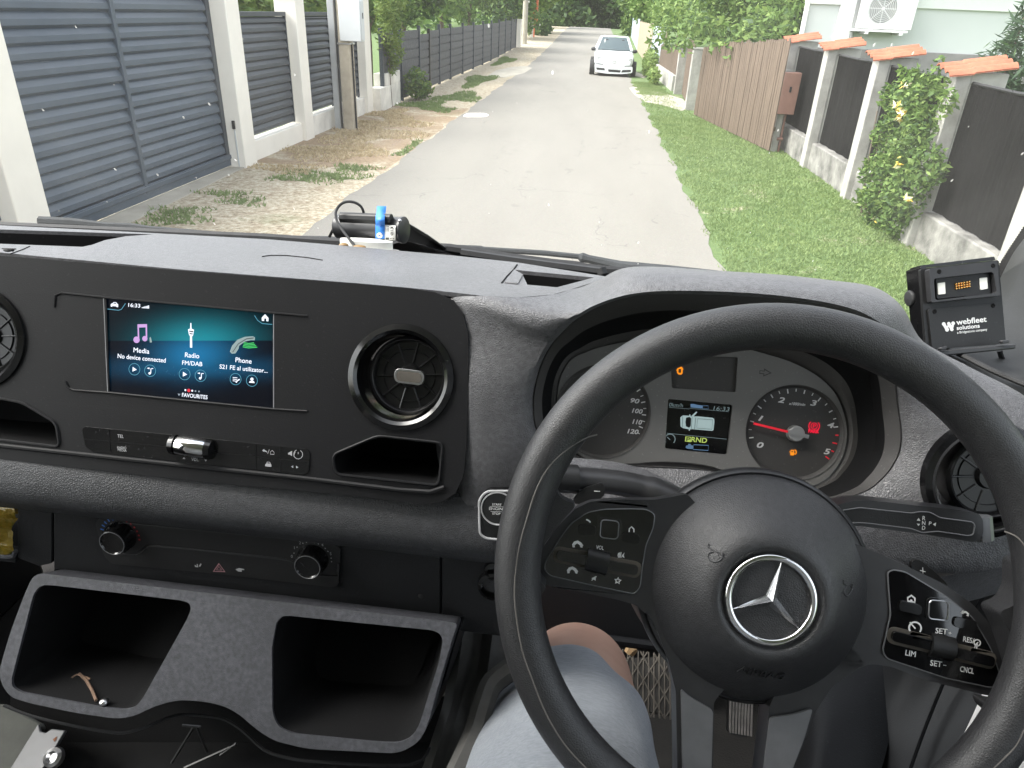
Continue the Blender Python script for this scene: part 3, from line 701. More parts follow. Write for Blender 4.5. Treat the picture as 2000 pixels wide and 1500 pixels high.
sp = [(ground(*p)[0], ground(*p)[1], rx, ry) for p, rx, ry in (((640, 346), .55, .35), ((330, 430), .35, .3), ((560, 350), .3, .15), ((900, 190), .55, 1.2), ((830, 205), .5, .8), ((860, 215), .35, .4), ((935, 157), .4, 2.2), ((985, 120), .35, 2.5), ((815, 285), .18, .5), ((790, 300), .14, .3), ((480, 395), .25, .2), ((440, 380), .3, .15), ((350, 415), .3, .25), ((690, 330), .3, .3), ((1075, 62), .6, 5))]
sp = [(a, b, c*1.25, d*1.25) for a, b, c, d in sp]; x, y = blades('g', sp, 20000, .05, None); k = x < -3.12; grassmesh('grass_patch', x[k], y[k], .042, M['grass'], 'green grass patches on the left verge', .007)
sp = [(ground(*p)[0], ground(*p)[1], rx, ry) for p, rx, ry in (((640, 300), .8, .5), ((720, 262), .8, .9), ((780, 240), .5, .8), ((690, 290), .5, .4), ((760, 222), .35, .7), ((560, 330), .5, .3), ((700, 240), .3, .4))]
sp = [(a, b, c*1.3, d*1.3) for a, b, c, d in sp]; x, y = blades('d', sp, 7500, .05, None); k = x < -3.15; grassmesh('dry_grass_litter', x[k], y[k], .035, M['grassdry'], 'dry brown grass and litter under the meter pole', .008)

# ------------------------------------------------------------------ left: gate and white wall fence
XG = -5.40
y0, y1 = onx(100, 423, -5.22)[1]-.02, onx(448, 320, XG)[1]
g = thing('sliding_gate', 'large anthracite slatted sliding gate between two white pillars', 'gate', (XG, (y0+y1)/2, 0))
def louvre(mb, x, ya, yb, z0, z1, pitch, depth):
    """overlapping louvre boards as one profiled sheet running along Y"""
    prof = []; z = z0
    while z < z1-.01:
        p = min(pitch, z1-z)
        prof += [(x+depth*.15, z), (x+depth, z+p*.18), (x+depth*.9, z+p*.55), (x+depth*.25, z+p*.90), (x, z+p*.985)]; z += p
    mb.grid([[(px, ya, pz) for px, pz in prof], [(px, yb, pz) for px, pz in prof]])
ym = onx(262, 260, XG)[1]
for a, b in ((y0-.8, ym-.03), (ym+.03, y1+.1)):
    mb = MB(); louvre(mb, XG-.03, a, b, .20, 2.75, .147, .045); mk('slat_panel', mb, M['anthracite'], g, smooth=0)
mb = MB(); mb.box((XG-.03, ym-.035, .10), (XG+.035, ym+.035, 2.8)); mk('middle_post', mb, M['anthracite'], g, bevel=.006)
mb = MB(); mb.box((XG-.03, y0-.8, .03), (XG+.03, y1+.05, .20)); mb.box((XG+.03, y0-.8, .13), (XG+.05, y1+.05, .19)); mk('bottom_rail', mb, M['anthracite'], g, bevel=.006)
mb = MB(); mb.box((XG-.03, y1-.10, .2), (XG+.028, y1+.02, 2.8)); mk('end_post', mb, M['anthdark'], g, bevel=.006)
w = thing('white_wall_fence', 'white rendered wall with pillars and grey slatted infill panels', 'fence', (-5.3, 11.3, 0))
def pillar(x0, x1, ya, yb, h, mat='stucco', cap=True):
    mb = MB(); mb.box((x0, ya, -.05), (x1, yb, h)); o = mk('pillar', mb, M[mat], w, bevel=.012)
    if cap:
        m2 = MB(); m2.box((x0-.04, ya-.04, h), (x1+.04, yb+.04, h+.06)); mk('cap', m2, M['concrete'], o, bevel=.008)
    return o
pillar(-5.62, -5.22, 6.12, y0+.02, 2.75)                       # gate pillar at the picture's left edge
pc = onx(470, 319, -5.2)[1]
pg = pillar(-5.55, -5.14, y1, y1+.42, 2.75)                     # gate pillar right of the gate
p = ony(456, 244, y1-.015); mb = MB(); mb.box((p[0]-.022, y1-.03, p[2]-.06), (p[0]+.022, y1-.001, p[2]+.06)); mk('photocell', mb, M['black'], pg, bevel=.008)
mb = MB(); mb.box((p[0]-.008, y1-.012, .02), (p[0]+.014, y1-.001, p[2]-.07)); mk('cable_trunking', mb, M['boxwhite'], pg, bevel=.003)
P2, P3 = 13.42, 17.45
pillar(-5.55, -5.17, P2, P2+.42, 2.36); pillar(-5.55, -5.17, P3, P3+.45, 2.42)
for a, b in ((y1+.42, P2), (P2+.42, P3)):
    mb = MB(); mb.box((-5.46, a, -.05), (-5.24, b, .30 if a < 13 else .36)); mk('base_wall', mb, M['stucco'] if a < 13 else M['stuccoworn'], w, bevel=.012)
    n = 1 if a < 13 else 2
    for i in range(n):
        u0, u1 = a+(b-a)*i/n, a+(b-a)*(i+1)/n
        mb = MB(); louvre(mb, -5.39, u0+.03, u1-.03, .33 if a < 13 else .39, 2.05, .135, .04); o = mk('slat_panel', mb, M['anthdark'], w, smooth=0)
        m2 = MB()
        for q in (u0+.03, u1-.06): m2.box((-5.40, q, .33), (-5.345, q+.03, 2.11))
        m2.box((-5.405, u0+.03, 2.055), (-5.34, u1-.03, 2.12)); mk('panel_frame', m2, M['anthdark'], o, bevel=.003)
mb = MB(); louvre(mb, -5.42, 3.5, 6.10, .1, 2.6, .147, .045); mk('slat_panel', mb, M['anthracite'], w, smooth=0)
# meter pole
xp = -4.85; a = onx(686, 256, xp)[1]
t = thing('meter_pole', 'tan concrete utility pole with grey conduit and white meter box', 'utility pole', (xp, a, 0))
mb = MB(); mb.prism(Ax((xp, a, 0), (1, 0, 0), (0, 1, 0)), rounded([(-.11, -.15), (.11, -.15), (.11, .15), (-.11, .15)], .03), -.05, 5.5); mk('pole', mb, M['poletan'], t)
mb = MB(); mb.box((xp-.30, a-.10, -.02), (xp-.17, a+.02, 4.5)); mk('conduit', mb, M['polegrey'], t, bevel=.01)
mb = MB(); mb.tube([V3(xp-.13, a-.14, 0), V3(xp-.13, a-.15, 1.9), V3(xp-.12, a-.14, 4)], .02, 8); mb.tube([V3(xp+.13, a-.03, 0), V3(xp+.125, a-.03, 1.6)], .018, 8); mk('cable', mb, M['rubber'], t)
fy = a-.20; q0, q1 = ony(664, 80, fy), ony(703, 82, fy)
mb = MB(); mb.box((q0[0], fy, q0[2]), (q1[0]+.03, fy+.22, q0[2]+.72)); o = mk('meter_box', mb, M['boxwhite'], t, bevel=.012)
mb = MB(); mb.box((q1[0]+.032, fy+.02, q0[2]+.03), (q1[0]+.045, fy+.2, q0[2]+.69)); mk('box_door', mb, M['boxwhite'], o, bevel=.004)
mb = MB(); mb.box((q1[0]+.046, fy+.09, q0[2]+.40), (q1[0]+.055, fy+.12, q0[2]+.5)); mk('lock', mb, M['black'], o)
mb = MB(); mb.box((xp-.13, a-.165, 1.58), (xp+.13, a+.16, 1.61)); mk('strap', mb, M['chromedull'], t)
# stepped white block by the picket fence
q = onx(745, 210, -5.0); r = onx(786, 213, -5.0)
t = thing('gas_meter_housing', 'stepped white masonry block between white wall and long grey fence', 'housing', (-5.0, q[1], 0))
mb = MB(); mb.box((-5.3, q[1], -.05), (-5.0, q[1]+1.1, .52)); mk('block', mb, M['stuccoworn'], t, bevel=.012)
mb = MB(); mb.box((-5.32, q[1]+.55, .522), (-5.02, q[1]+2.0, .80)); mb.box((-5.32, q[1]+1.103, -.05), (-5.02, q[1]+2.0, .522)); mk('upper_block', mb, M['stuccoworn'], t, bevel=.012)
# dark picket fence
XF = -5.1; ya, yb = 18.5, 50.5
t = thing('slatted_fence', 'long dark grey fence of horizontal boards along the left verge', 'fence', (XF, ya, 0))
edges = [18.5, 20.4, 22.6, 24.0, 25.6, 27.6, 30.2, 32.9, 35.7, 38.6, 41.6, 44.6, 47.6, 50.5]
for i in range(len(edges)-1):
    a, b = edges[i]+.06, edges[i+1]-.06; mb = MB()
    top = 1.72-(.12 if i == 2 else .05 if i == 3 else 0)+RNG.uniform(-.02, .02)
    nb_ = 7
    for k in range(nb_):
        z0_ = .05+(top-.05)*k/nb_; q_ = RNG.uniform(-.006, .006)
        mb.box((XF-.012+q_, a, z0_+gz(a)), (XF+.012+q_, b, z0_+(top-.05)/nb_-.04+gz(a)))
    mb.box((XF-.03, a, .06+gz(a)), (XF-.016, b, top-.05+gz(a)))
    mk('board_panel', mb, M['picket'], t, smooth=0)
for i, e in enumerate(edges):
    mb = MB(); mb.box((XF-.04, e-.045, -.05+gz(e)), (XF+.05, e+.045, 1.80+gz(e)-(.1 if i == 3 else 0))); mk('post', mb, M['anthdark'] if i != 3 else M['black'], t, bevel=.006)
# things far down the left side
q = ground(1012, 101); t0 = gz(q[1])
mb = MB(); mb.box((-.25, -.3, 0), (.25, .3, 1.55)); mb.box((-.28, -.33, 1.553), (.28, .33, 1.63)); mb.v = [(x-5.05, y+50.9, z+gz(50)) for x, y, z in mb.v]
props(mk('gate_post', mb, M['stucco'], loc=(-5.05, 50.9, gz(50)), bevel=.02), 'white masonry post at the far end of the grey fence', 'post')
mb = MB(); mb.box((-.17, -.2, 0), (.17, .2, 1.2)); mb.box((-.19, -.22, 1.203), (.19, .22, 1.26)); mb.v = [(x-5.1, y+62.3, z+gz(62)) for x, y, z in mb.v]
props(mk('gate_post', mb, M['stucco'], loc=(-5.1, 62.3, gz(62)), bevel=.02), 'short white post under the orange box far down the street', 'post')
t = thing('utility_pole', 'pale concrete utility pole far down the left side', 'utility pole', (-4.9, 54.5, gz(54)))
mb = MB(); mb.tube([V3(-4.9, 54.5, gz(54)-.1), V3(-4.9, 54.5, 8.5)], [.2, .12], 10); mk('pole', mb, M['concretepale'], t)
mb = MB(); mb.box((-5.6, 54.44, 7.9), (-4.2, 54.56, 8.0)); mk('crossarm', mb, M['concrete'], t, bevel=.01)
t = thing('orange_cabinet', 'tall orange box standing by trees far down the street', 'cabinet', (-5.0, 63.4, gz(63)))
mb = MB(); mb.box((-5.28, 63.2, gz(63)+.9), (-4.72, 63.7, gz(63)+2.75)); mk('body', mb, M['orange'], t, bevel=.03)
mb = MB(); mb.box((-5.1, 63.35, gz(63)), (-4.9, 63.55, gz(63)+.9)); mk('leg', mb, M['orange'], t, bevel=.01)
# ------------------------------------------------------------------ right: pillar fence, wooden fence, house
f = thing('pillar_fence', 'concrete-pillared fence with tiled caps and black reed panels', 'fence', (3.95, 10.2, 0))
YP = [6.62, 8.76, 11.17, 13.62, 16.28]
def tilecap(x0, x1, ya, yb, z0, z1):
    """terracotta barrel tiles running down towards the road"""
    mb = MB(); n = 3; rows = []
    for s in (0, 1):
        rows = []
        for i in range(13*n+1):
            y = ya+(yb-ya)*i/(13*n); hgt = .035*abs(math.sin(math.pi*i/13))+.085*i/(13*n)
            rows.append([(x0, y, z0+hgt-.014*s), (x0+.24, y, z0+(z1-z0)*.30+hgt-.014*s), (x0+.25, y, z0+(z1-z0)*.31+hgt+.012-.014*s), (x1, y, z1+hgt-.014*s)])
        mb.grid(rows)
    a = [(x0, ya+(yb-ya)*i/(13*n)) for i in range(13*n+1)]
    for x, z in ((x0, z0), (x1, z1)):
        vs = []
        for i in range(13*n+1):
            h = .035*abs(math.sin(math.pi*i/13))+.085*i/(13*n); vs += [(x, ya+(yb-ya)*i/(13*n), z+h-.014), (x, ya+(yb-ya)*i/(13*n), z+h)]
        mb.add(vs, [(2*i, 2*i+1, 2*i+3, 2*i+2) for i in range(13*n)])
    return mb
for i, y in enumerate(YP):
    zt = 1.86+.025*i; mb = MB(); mb.box((3.86, y, -.1), (4.02, y+.25, zt)); mb.box((4.02, y+.02, -.1), (4.40, y+.23, zt+.02))
    o = mk('pillar', mb, M['concrete'] if i != 1 else M['concrete'], f, bevel=.012)
    mk('tile_cap', tilecap(3.76, 4.42, y-.07, y+.33, zt-.02, zt+.09), M['tile'], o, smooth=60)
for i in range(len(YP)-1):
    a, b = YP[i]+.25, YP[i+1]; zt = 1.80+.025*i
    mb = MB(); mb.box((3.93, a, -.1), (4.16, b, .42+.01*i)); mk('base_wall', mb, M['concretestain'], f, bevel=.02)
    rows = []; m = 60
    for k in range(m+1):
        y = a+(b-a)*k/m; x = 4.05+.008*math.sin(k*2.6)+.012*math.sin(k*.5+i)
        rows.append([(x, y, .43+.01*i), (x+.006*math.sin(k*1.3), y, 1.1), (x, y, zt+.006*math.sin(k*2.1))])
    mb = MB(); mb.grid(rows); mb.grid([[(p[0]+.012, p[1], p[2]) for p in r] for r in rows]); o = mk('reed_panel', mb, M['reed'], f, smooth=60)
    mb = MB(); mb.tube([V3(4.05, a, zt), V3(4.05, (a+b)/2, zt-.015), V3(4.05, b, zt)], .018, 6); mk('top_rail', mb, M['rubber'], o)
a, b = 4.2, YP[0]
mb = MB(); mb.box((3.93, a, -.1), (4.16, b, .42)); mk('base_wall', mb, M['concretestain'], f, bevel=.02)
mb = MB(); mb.box((4.04, a, .43), (4.06, b, 1.8)); mk('reed_panel', mb, M['reed'], f)
# brown meter box on its own pipe in front of the last pillar
q = onx(1512, 292, 3.72)
t = thing('brown_meter_box', 'brown metal meter box on a thin post before the last pillar', 'meter box', (3.72, q[1], 0))
y = q[1]; ta, tb = onx(1532, 136, 3.68), onx(1523, 222, 3.68)
mb = MB(); mb.box((3.60, y-.16, tb[2]), (3.92, y+.12, ta[2]-.02)); o = mk('box', mb, M['brownbox'], t, bevel=.012)
mb = MB(); mb.box((3.585, y-.14, tb[2]+.03), (3.598, y+.10, ta[2]-.05)); mk('door', mb, M['brownbox'], o, bevel=.004)
kk = ony(1544, 175, y-.162); mb = MB(); mb.box((kk[0]-.02, y-.166, kk[2]-.05), (kk[0]+.02, y-.161, kk[2]+.05)); mk('lock', mb, M['black'], o)
mb = MB(); mb.tube([V3(3.74, y, 0), V3(3.74, y, tb[2]+.01)], .035, 10); mb.v = mb.v; mk('post', mb, M['concrete'], t)
mb = MB(); mb.tube([V3(3.80, y-.02, 0), V3(3.80, y-.02, tb[2]+.01)], .022, 8); mb.tube([V3(3.72, y-.05, .25), V3(3.83, y-.05, .25)], .03, 8); mk('pipe', mb, M['brownbox'], t)
# brown wooden fence, set at an angle
A, B = ground(1500, 297), ground(1352, 224)
f2 = thing('wooden_fence', 'brown stained wooden picket fence leaning out towards the road', 'fence', tuple((A+B)/2))
L = np.linalg.norm(B-A); dr = (B-A)/L; nr = V3(-dr[1], dr[0], 0)
F2 = Ax(A, dr, (0, 0, 1)); up = 0
nb = int(L/.105); brk = [0, int(nb*.40), int(nb*.8), nb]
tA, tB = F2.uv(1543, 76)[1], F2.uv(1400, 96)[1]
for s in range(3):
    mb = MB()
    for k in range(brk[s], brk[s+1]):
        u = k*.105; h = tA+(tB-tA)*u/L+RNG.uniform(-.03, .03)+(.03 if s == 1 else 0); n0 = RNG.uniform(-.006, .006)
        hw = .046+RNG.uniform(-.003, .003)
        mb.prism(F2, [(u-hw, .03), (u+hw, .03), (u+hw, h-.05), (u+.02, h), (u-.02, h), (u-hw, h-.05)], n0-.011, n0+.011)
    for z in (.4, 1.35): mb.fbox(F2, brk[s]*.105, brk[s+1]*.105-.1, z, z+.07, .018, .06)
    mk('picket_panel', mb, M['wood'], f2, smooth=0)
for u in (.1, L*.4, L*.8):
    mb = MB(); mb.fbox(F2, u-.05, u+.05, -.05, 1.5, .062, .16); mk('post', mb, M['concrete'], f2, bevel=.008)
# concrete gate posts and the small gate between them
def post_at(px0, px1, pyb, pyt, label, name='concrete_post', mat='concrete', dep=.25):
    q, r = ground(px0, pyb), ground(px1, pyb); wd = max(abs(r[0]-q[0]), .12); zt = ony(px0, pyt, q[1])[2]
    mb = MB(); mb.box((q[0], q[1], -.05), (q[0]+wd, q[1]+dep, zt)); mb.box((q[0]-.015, q[1]-.015, zt+.001), (q[0]+wd+.015, q[1]+dep+.015, zt+.05))
    return props(mk(name, mb, M[mat], loc=tuple(q), bevel=.012), label, 'post', 'concrete posts by the small gate')
post_at(1338, 1357, 215, 96, 'tall grey concrete post at the end of the brown wooden fence')
post_at(1316, 1333, 184, 94, 'grey concrete post on the far side of the pale entrance path')
q = ground(1335, 208); zt = ony(1345, 98, q[1])[2]
t = thing('small_gate', 'narrow brown wooden gate between two grey concrete posts', 'gate', (q[0], q[1]+.4, 0))
e0, e1 = ground(1342, 208), ground(1331, 186); FG = Ax(e0, e1-e0, (0, 0, 1)); LG = np.linalg.norm(e1-e0)
mb = MB()
for k in range(int(LG/.11)): mb.fbox(FG, k*.11, k*.11+.10, .06, 1.7, -.012, .012)
for z in (.3, 1.3): mb.fbox(FG, 0, LG-.05, z, z+.08, .014, .05)
mk('board_panel', mb, M['wood'], t, smooth=0)
# further sections of the right side
def section(name, label, pxa, pxb, pytop_a, mat, step, h=None, cat='fence', thick=.02, base=None, gap=.008, group=None):
    a, b = ground(*pxa), ground(*pxb); F = Ax(a, b-a, (0, 0, 1)); Ls = np.linalg.norm(b-a); h = h or F.uv(pxa[0], pytop_a)[1]
    t = thing(name, label, cat, tuple((a+b)/2), group); mb = MB(); k = 0
    z0 = .03
    if base:
        m2 = MB(); m2.fbox(F, 0, Ls, -.05, base, -.12, .12); mk('base_wall', m2, M['concrete'], t, bevel=.015); z0 = base+.01
    n = max(1, int(Ls/step))
    for k in range(n):
        q = RNG.uniform(-.03, .03) if step < .3 else 0
        mb.fbox(F, k*Ls/n, (k+1)*Ls/n-gap, z0, h+q, -thick/2+.004*(k % 2), thick/2+.004*(k % 2))
    for z in (z0+.25, h-.3): mb.fbox(F, 0, Ls, z, z+.06, thick/2+.006, thick/2+.05)
    mk('board_panel', mb, M[mat], t, smooth=0)
    for u in (0, Ls):
        m2 = MB(); m2.fbox(F, u-.05, u+.05, -.05, h-.1, .07, .16); mk('post', m2, M['concrete'] if base else M['woodpale'], t)
    return t
section('wooden_fence', 'short brown fence with pale uprights on a low concrete base', (1317, 178), (1284, 150), 96, 'wood', .2, base=.5)
section('sheet_metal_gate', 'blue-grey sheet metal gate between pale boards and brown fence', (1287, 148), (1268, 132), 88, 'sheet', .5, cat='gate', h=1.9)
section('pale_board_fence', 'pale weathered wooden board fence behind the white car', (1267, 131), (1243, 106), 72, 'woodpale', .28, gap=.03, h=1.95)
section('sheet_metal_fence', 'pale blue-grey metal sheet fence behind the parked car', (1243, 105), (1226, 80), 55, 'sheet', .9, h=2.1)

# ------------------------------------------------------------------ house
YH = 17.0
h0 = ony(1565, 40, YH)
hs = thing('white_house', 'pale rendered house with white trim and air conditioner', 'house', (h0[0]+3.5, YH, 0))
xl = h0[0]; xr = xl+8.5
zf = ony(1880, 20, YH)[2]; zp = ony(1850, 104, YH)[2]
mb = MB(); mb.prism(Ax((0, 0, 0), (1, 0, 0), (0, 1, 0)), [(xl+.03, YH), (xr, YH), (xr+3.5, YH+8), (xl+2.4, YH+8)], -.05, 4.2); mk('wall', mb, M['housewall'], hs)
mb = MB(); mb.box((xl, YH-.05, -.05), (xr+.1, YH-.001, zp)); mk('plinth', mb, M['plinth'], hs, bevel=.01)
mb = MB(); mb.box((xl, YH-.06, zf), (xr+.1, YH-.001, zf+.32)); mb.box((xl-.02, YH-.09, zf+.32), (xr+.12, YH-.001, zf+.40)); mk('cornice', mb, M['housetrim'], hs, bevel=.01)
for px in ((1566, 1574), (1634, 1664)):
    a, b = ony(px[0], 40, YH)[0], ony(px[1], 40, YH)[0]; mb = MB(); mb.box((a, YH-.075, zp+.002), (b, YH-.002, zf+.31)); mk('pilaster', mb, M['housetrim'], hs, bevel=.012)
mb = MB(); mb.add([(xl-.3, YH-.5, 3.4), (xr+.5, YH-.5, 3.4), (xr+2, YH+4, 5.8), (xl+1.2, YH+4, 5.8), (xr+4, YH+8.5, 3.4), (xl+2.2, YH+8.5, 3.4)], [(0, 1, 2, 3), (3, 2, 4, 5), (0, 3, 5), (1, 4, 2)]); mk('roof', mb, M['roofred'], hs, smooth=0)
a = ony(1668, 40, YH)[0]; mb = MB(); mb.tube([V3(a, YH-.06, zp-.5), V3(a, YH-.06, 3.4)], .045, 10); mk('downpipe', mb, M['acdark'], hs)
ya = YH-.38; c0, c1 = ony(1678, 55, ya), ony(1780, 58, ya)
ac = thing('air_conditioner', 'white outdoor air conditioner unit with round fan on house wall', 'air conditioner', (c0[0], ya, c0[2]))
FA_ = Ax((c0[0], ya, c0[2]), (1, 0, 0), (0, 0, 1)); W = c1[0]-c0[0]; HH = W*.72
fx, fy, frad = W*.37, HH*.5, W*.27
mb = MB(); mb.prism(FA_, [(0, 0), (W, 0), (W, HH), (0, HH)], -.30, 0, holes=[circ(fx, fy, frad, 36)], cap0=True); mk('casing', mb, M['acwhite'], ac, bevel=.012)
mb = MB(); mb.lathe(FA_, fx, fy, [(.0, -.10), (frad*1.02, -.10), (frad*1.02, -.02)], 36)
mk('fan_shroud', mb, M['acdark'], ac)
mb = MB()
for k in range(1, 9): r = frad*k/8.3; mb.lathe(FA_, fx, fy, [(r-.004, -.006), (r+.004, -.006), (r+.004, 0.002), (r-.004, .002), (r-.004, -.006)], 36)
for k in range(8): c, s = math.cos(k*math.pi/4), math.sin(k*math.pi/4); mb.stroke(FA_, [(fx, fy), (fx+frad*c, fy+frad*s)], .012, .003)
mk('fan_grille', mb, M['acwhite'], ac)
mb = MB()
for k in range(3):
    an = k*2.1; mb.prism(FA_, [(fx+.03*math.cos(an), fy+.03*math.sin(an)), (fx+frad*.9*math.cos(an-.4), fy+frad*.9*math.sin(an-.4)), (fx+frad*.9*math.cos(an+.4), fy+frad*.9*math.sin(an+.4))], -.05, -.04)
mk('fan_blades', mb, M['acdark'], ac)
mb = MB(); mb.fbox(FA_, -.08, W*.93, -.055, -.012, -.32, .04); mb.fbox(FA_, W*.12, W*.18, -.10, -.056, -.36, .06); mb.fbox(FA_, W*.78, W*.84, -.10, -.056, -.36, .06); mk('bracket', mb, M['acwhite'], ac, bevel=.004)
mb = MB()
for k in range(5): mb.fbox(FA_, W*.74, W*.97, HH*(.84+.025*k), HH*(.85+.025*k), .001, .006)
mk('vent_slats', mb, M['acdark'], ac)
# neighbour's dark red roof at the left of the house
YR = 26.; rr = [ony(*p, YR) for p in ((1512, 66), (1566, 10), (1600, -40), (1700, -40), (1700, 66))]
t = thing('red_roof_building', 'low building with a dark red tiled roof behind the trees', 'building', (rr[0][0]+2, YR, 0))
mb = MB(); x0, z0 = rr[0][0], rr[0][2]; z1 = rr[1][2]; x1 = rr[1][0]
mb.add([(x0, YR, z0), (x0+8, YR, z0), (x1+6.5, YR+3.5, z1+1.6), (x1, YR+3.5, z1+1.6)], [(0, 1, 2, 3)]); mb.add([(x0, YR, z0), (x1, YR+3.5, z1+1.6), (x0, YR+7, z0)], [(0, 1, 2)]); mk('roof', mb, M['roofred'], t, smooth=0)
mb = MB(); mb.box((x0+.3, YR+.3, -.05), (x0+7.5, YR+6.7, z0)); mk('wall', mb, M['plinth'], t)
mb = MB(); mb.box((x0-.4, YR-.1, z0-.2), (x0+8, YR-.005, z0)); mk('gutter', mb, M['acdark'], t)

# ------------------------------------------------------------------ parked white hatchback
cx, cy = .81, 32.6
car = thing('parked_car', 'small white hatchback parked facing the van on the street', 'car', (cx, cy+1.9, 0))
def ring(y, z0, z1, hw, k=.82, n=9):
    """half-round box section at distance y behind the bumper"""
    pts = []
    for i in range(2*n+1):
        t = -1+i/n; e = abs(t)
        if e > .55: s = (1-e)/.45; x = hw*(k*.96+(1-k*.96)*math.sin(min(1, s*1.25)*math.pi/2)) if s < 1 else hw; z = z0+(z1-z0)*.84*s
        else: x = hw*math.sin(e/.55*math.pi/2)**.75; z = z1-(z1-z0)*.16*(e/.55)**3.2
        pts.append((cx+math.copysign(x, t), cy+y, z))
    return pts
st = [(0, .20, .60, .66), (.03, .19, .68, .72), (.10, .18, .745, .77), (.25, .18, .80, .80), (.55, .2, .865, .815), (.9, .2, .93, .82), (1.15, .2, .985, .82), (2., .2, 1.0, .825), (3., .2, 1.0, .82), (3.5, .2, .98, .80), (3.8, .22, .93, .76), (3.9, .3, .75, .68)]
mb = MB(); mb.grid([ring(*s) for s in st]); mb.add(ring(*st[0]), [tuple(range(19))]); mb.add(ring(*st[-1]), [tuple(range(19))[::-1]]); body = mk('body', mb, M['carpaint'], car, smooth=50)
def gh(y, z, hw): return [(cx-hw, cy+y, z), (cx-hw*.92, cy+y, z+.015), (cx, cy+y, z+.03), (cx+hw*.92, cy+y, z+.015), (cx+hw, cy+y, z)]
roof = [gh(1.85, 1.425, .545), gh(2.2, 1.455, .575), (gh(2.8, 1.455, .575)), gh(3.3, 1.41, .55)]
mb = MB(); mb.grid(roof)
for s in (-1, 1):                                              # pillars as tapered bars
    for (a, b) in (((s*.735, 1.05, .97), (s*.55, 1.87, 1.425)), ((s*.76, 2.25, .98), (s*.575, 2.3, 1.44)), ((s*.72, 3.65, .98), (s*.55, 3.28, 1.41))):
        p, q = V3(cx+a[0], cy+a[1], a[2]), V3(cx+b[0], cy+b[1], b[2]); mb.tube([p, q], [.055, .045], 6)
    mb.tube([V3(cx+s*.55, cy+1.86, 1.42), V3(cx+s*.575, cy+2.3, 1.45), V3(cx+s*.55, cy+3.3, 1.41)], .04, 6)
mk('roof', mb, M['carpaint'], car, smooth=60)
def quad(a, b, c, d): return [tuple(V3(cx, cy, 0)+V3(*p)) for p in (a, b, c, d)]
mb = MB(); rows = []
for i in range(9):
    s = -1+i/4; rows.append([(cx+s*.71, cy+1.06-.10*(1-s*s), .975), (cx+s*.63, cy+1.46-.08*(1-s*s), 1.21), (cx+s*.535, cy+1.86-.04*(1-s*s), 1.43)])
mb.grid(rows); mk('windscreen', mb, M['carglass'], car, smooth=60)
for s in (-1, 1):
    mb = MB(); mb.add(quad((s*.755, 1.2, .98), (s*.76, 2.2, .98), (s*.57, 2.25, 1.42), (s*.56, 1.95, 1.41)), [(0, 1, 2, 3)]); mb.add(quad((s*.76, 2.3, .98), (s*.73, 3.5, .98), (s*.56, 3.2, 1.39), (s*.57, 2.35, 1.42)), [(0, 1, 2, 3)]); mk('side_window', mb, M['carglass'], car)
mb = MB(); mb.add(quad((-.68, 3.72, .98), (.68, 3.72, .98), (.52, 3.32, 1.39), (-.52, 3.32, 1.39)), [(0, 1, 2, 3)]); mk('rear_window', mb, M['carglass'], car)
FCAR = Ax((cx, cy, 0), (1, 0, 0), (0, 0, 1))
def carpoly(name, px, n, mat, thick=.02, r=.02, parent=None, bev=.004):
    p = [FCAR.uv(960+x/6.667, y/6.667, 0) for x, y in px]
    mb = MB(); mb.prism(FCAR, rounded(p, r), n-thick, n); return mk(name, mb, M[mat], parent or car, bevel=bev)
gr = carpoly('grille', [(1498, 786), (1708, 800), (1695, 838), (1515, 828)], -.015, 'carblack', .03)
uvc = FCAR.uv(960+1601/6.667, 808/6.667)
mb = MB(); mb.lathe(FCAR, uvc[0], uvc[1], [(.075, -.01), (.075, .006), (.058, .006), (.058, -.01)], 24)
mb.stroke(FCAR, [(uvc[0]-.042, uvc[1]+.045), (uvc[0], uvc[1]-.05), (uvc[0]+.042, uvc[1]+.045)], .013, .004); mb.stroke(FCAR, [(uvc[0]-.022, uvc[1]+.055), (uvc[0], uvc[1]+.004), (uvc[0]+.022, uvc[1]+.055)], .012, .004); mk('badge', mb, M['chrome'], gr)
bp = carpoly('bumper', [(1340, 835), (1460, 842), (1520, 838), (1690, 850), (1730, 860), (1838, 868), (1832, 950), (1690, 966), (1510, 960), (1345, 935)], .012, 'carpaint', .16, .06, bev=.02)
pl = carpoly('number_plate', [(1512, 842), (1698, 856), (1694, 893), (1512, 880)], .022, 'whiteplastic', .008, .004)
carpoly('air_intake', [(1516, 902), (1684, 914), (1672, 944), (1524, 934)], .018, 'carblack', .012)
carpoly('air_intake', [(1362, 878), (1470, 888), (1478, 916), (1372, 906)], .018, 'carblack', .012)
carpoly('air_intake', [(1702, 912), (1816, 908), (1812, 938), (1690, 944)], .018, 'carblack', .012)
carpoly('bumper_strip', [(1346, 818), (1456, 836), (1456, 842), (1346, 826)], .02, 'carblack', .012, .002)
carpoly('bumper_strip', [(1732, 858), (1838, 854), (1838, 863), (1732, 866)], .02, 'carblack', .012, .002)
